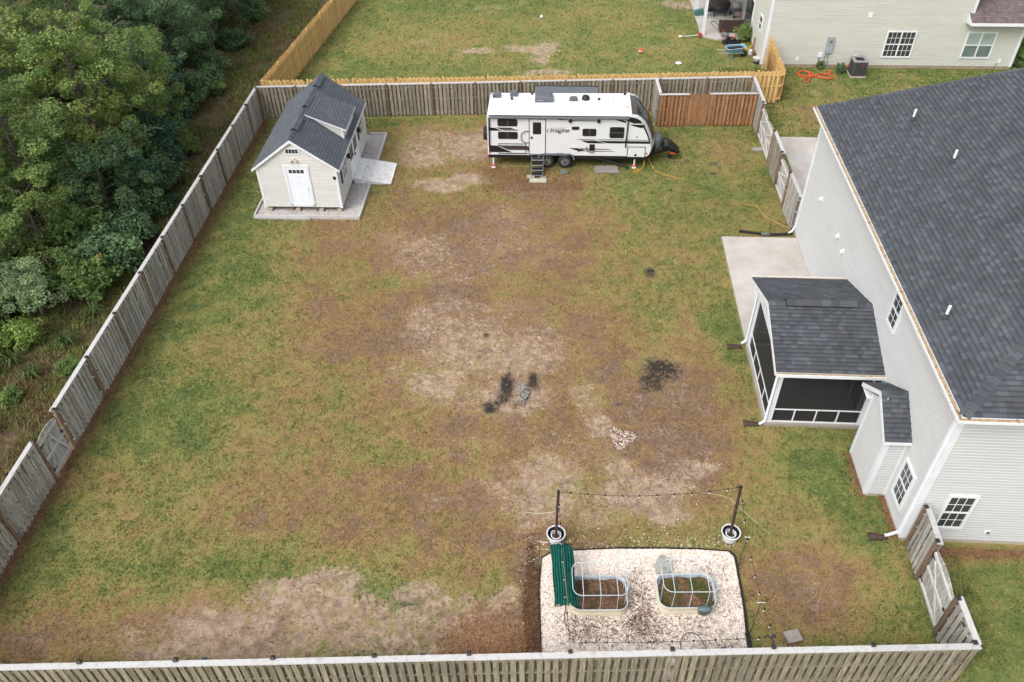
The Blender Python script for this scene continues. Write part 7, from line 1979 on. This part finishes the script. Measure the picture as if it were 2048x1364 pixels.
# weeds, tall grass and leaf litter between the fence and the wood
gg = np.random.default_rng(90)
def rough(n, x0, x1, y0, y1, ln, seed_w=.012):
    x, y = gg.uniform(x0, x1, n), gg.uniform(y0, y1, n)
    fx = np.where(y < 41.8, fence_x(y), -13.27 + (y - 42.4) * .161)
    k = x < fx - .15 - gg.exponential(.25, n)
    dens = fbm(x * .8, y * .8, 3)
    k &= dens > gg.uniform(.25, .6, n)
    x, y, dens = x[k], y[k], dens[k]; n = len(x)
    a = gg.uniform(0, 2 * PI, n); l = gg.uniform(.5, 1.2, n) * ln; h = l * gg.uniform(.3, .9, n); w = gg.uniform(.6, 1.5, n) * seed_w
    V = np.stack([np.stack([x - np.sin(a) * w, y + np.cos(a) * w, np.zeros(n)], 1), np.stack([x + np.sin(a) * w, y - np.cos(a) * w, np.zeros(n)], 1), np.stack([x + np.cos(a) * l * .6, y + np.sin(a) * l * .6, h], 1)], 1)
    tone = fbm(x * .5 + 30, y * .5, 3) + gg.normal(0, .12, n)
    C = np.where((tone > .44)[:, None], pick(np.array([.075, .108, .028]), np.array([.23, .24, .075]), gg.random(n)), pick(np.array([.12, .08, .04]), np.array([.29, .20, .105]), gg.random(n)))
    C[gg.random(n) < .004] = (.55, .30, .02)
    return V, C
R_ = [rough(150000, -24, -14.3, 9, 28, .26, .016), rough(90000, -19, -13, 27, 64, .24, .02)]
V = np.concatenate([r[0] for r in R_]); C = np.concatenate([r[1] for r in R_])
tag(obj('rough_grass', arr_mesh('rough_grass', V.reshape(-1, 3), np.arange(len(V) * 3).reshape(-1, 3), GRASS, colors={'col': np.repeat(C, 3, 0)})), 'rough weedy grass and brown stalks between fence and wood', 'weeds', kind='stuff')
# strap-leaved clumps in the clearing
for i, (x, y, col) in enumerate(((-17.6, 21.6, 0), (-18.9, 20.6, 1), (-17.0, 23.4, 0), (-19.4, 19.4, 0), (-18.0, 19.0, 1), (-16.6, 25.1, 0), (-18.6, 22.4, 0))):
    g2 = random.Random(i); b = []; cl = []
    for k_ in range(46):
        a = g2.uniform(0, 6.28); l = g2.uniform(.3, .7); w = .02; h = g2.uniform(.25, .6)
        b.append([(-math.sin(a) * w, math.cos(a) * w, 0), (math.sin(a) * w, -math.cos(a) * w, 0), (math.cos(a) * l * .5 + math.sin(a) * w, math.sin(a) * l * .5 - math.cos(a) * w, h), (math.cos(a) * l * .5 - math.sin(a) * w, math.sin(a) * l * .5 + math.cos(a) * w, h)])
        b.append([b[-1][3], b[-1][2], (math.cos(a) * l, math.sin(a) * l, h * .7), (math.cos(a) * l, math.sin(a) * l, h * .7 + .01)])
        c_ = np.array([.10, .16, .05] if col == 0 else [.24, .25, .05]) * g2.uniform(.7, 1.3); cl += [c_] * 8
    me = arr_mesh('strap_leaves', np.array(b).reshape(-1, 3), np.arange(len(b) * 4).reshape(-1, 4), LEAF, colors={'col': np.array(cl)})
    W8 = ['behind the small gate', 'in the middle of clearing', 'behind the fence below pale shrub', 'at the left edge of the clearing', 'left of the small gate', 'tight behind the fence by the pale shrub', 'just below the pale shrub']
    o = obj('leafy_clump', me); o.location = (x, y, 0)
    tag(o, ('green' if col == 0 else 'yellowish') + ' strap-leaved weed clump ' + W8[i], 'plant', 'weed clumps in the clearing')
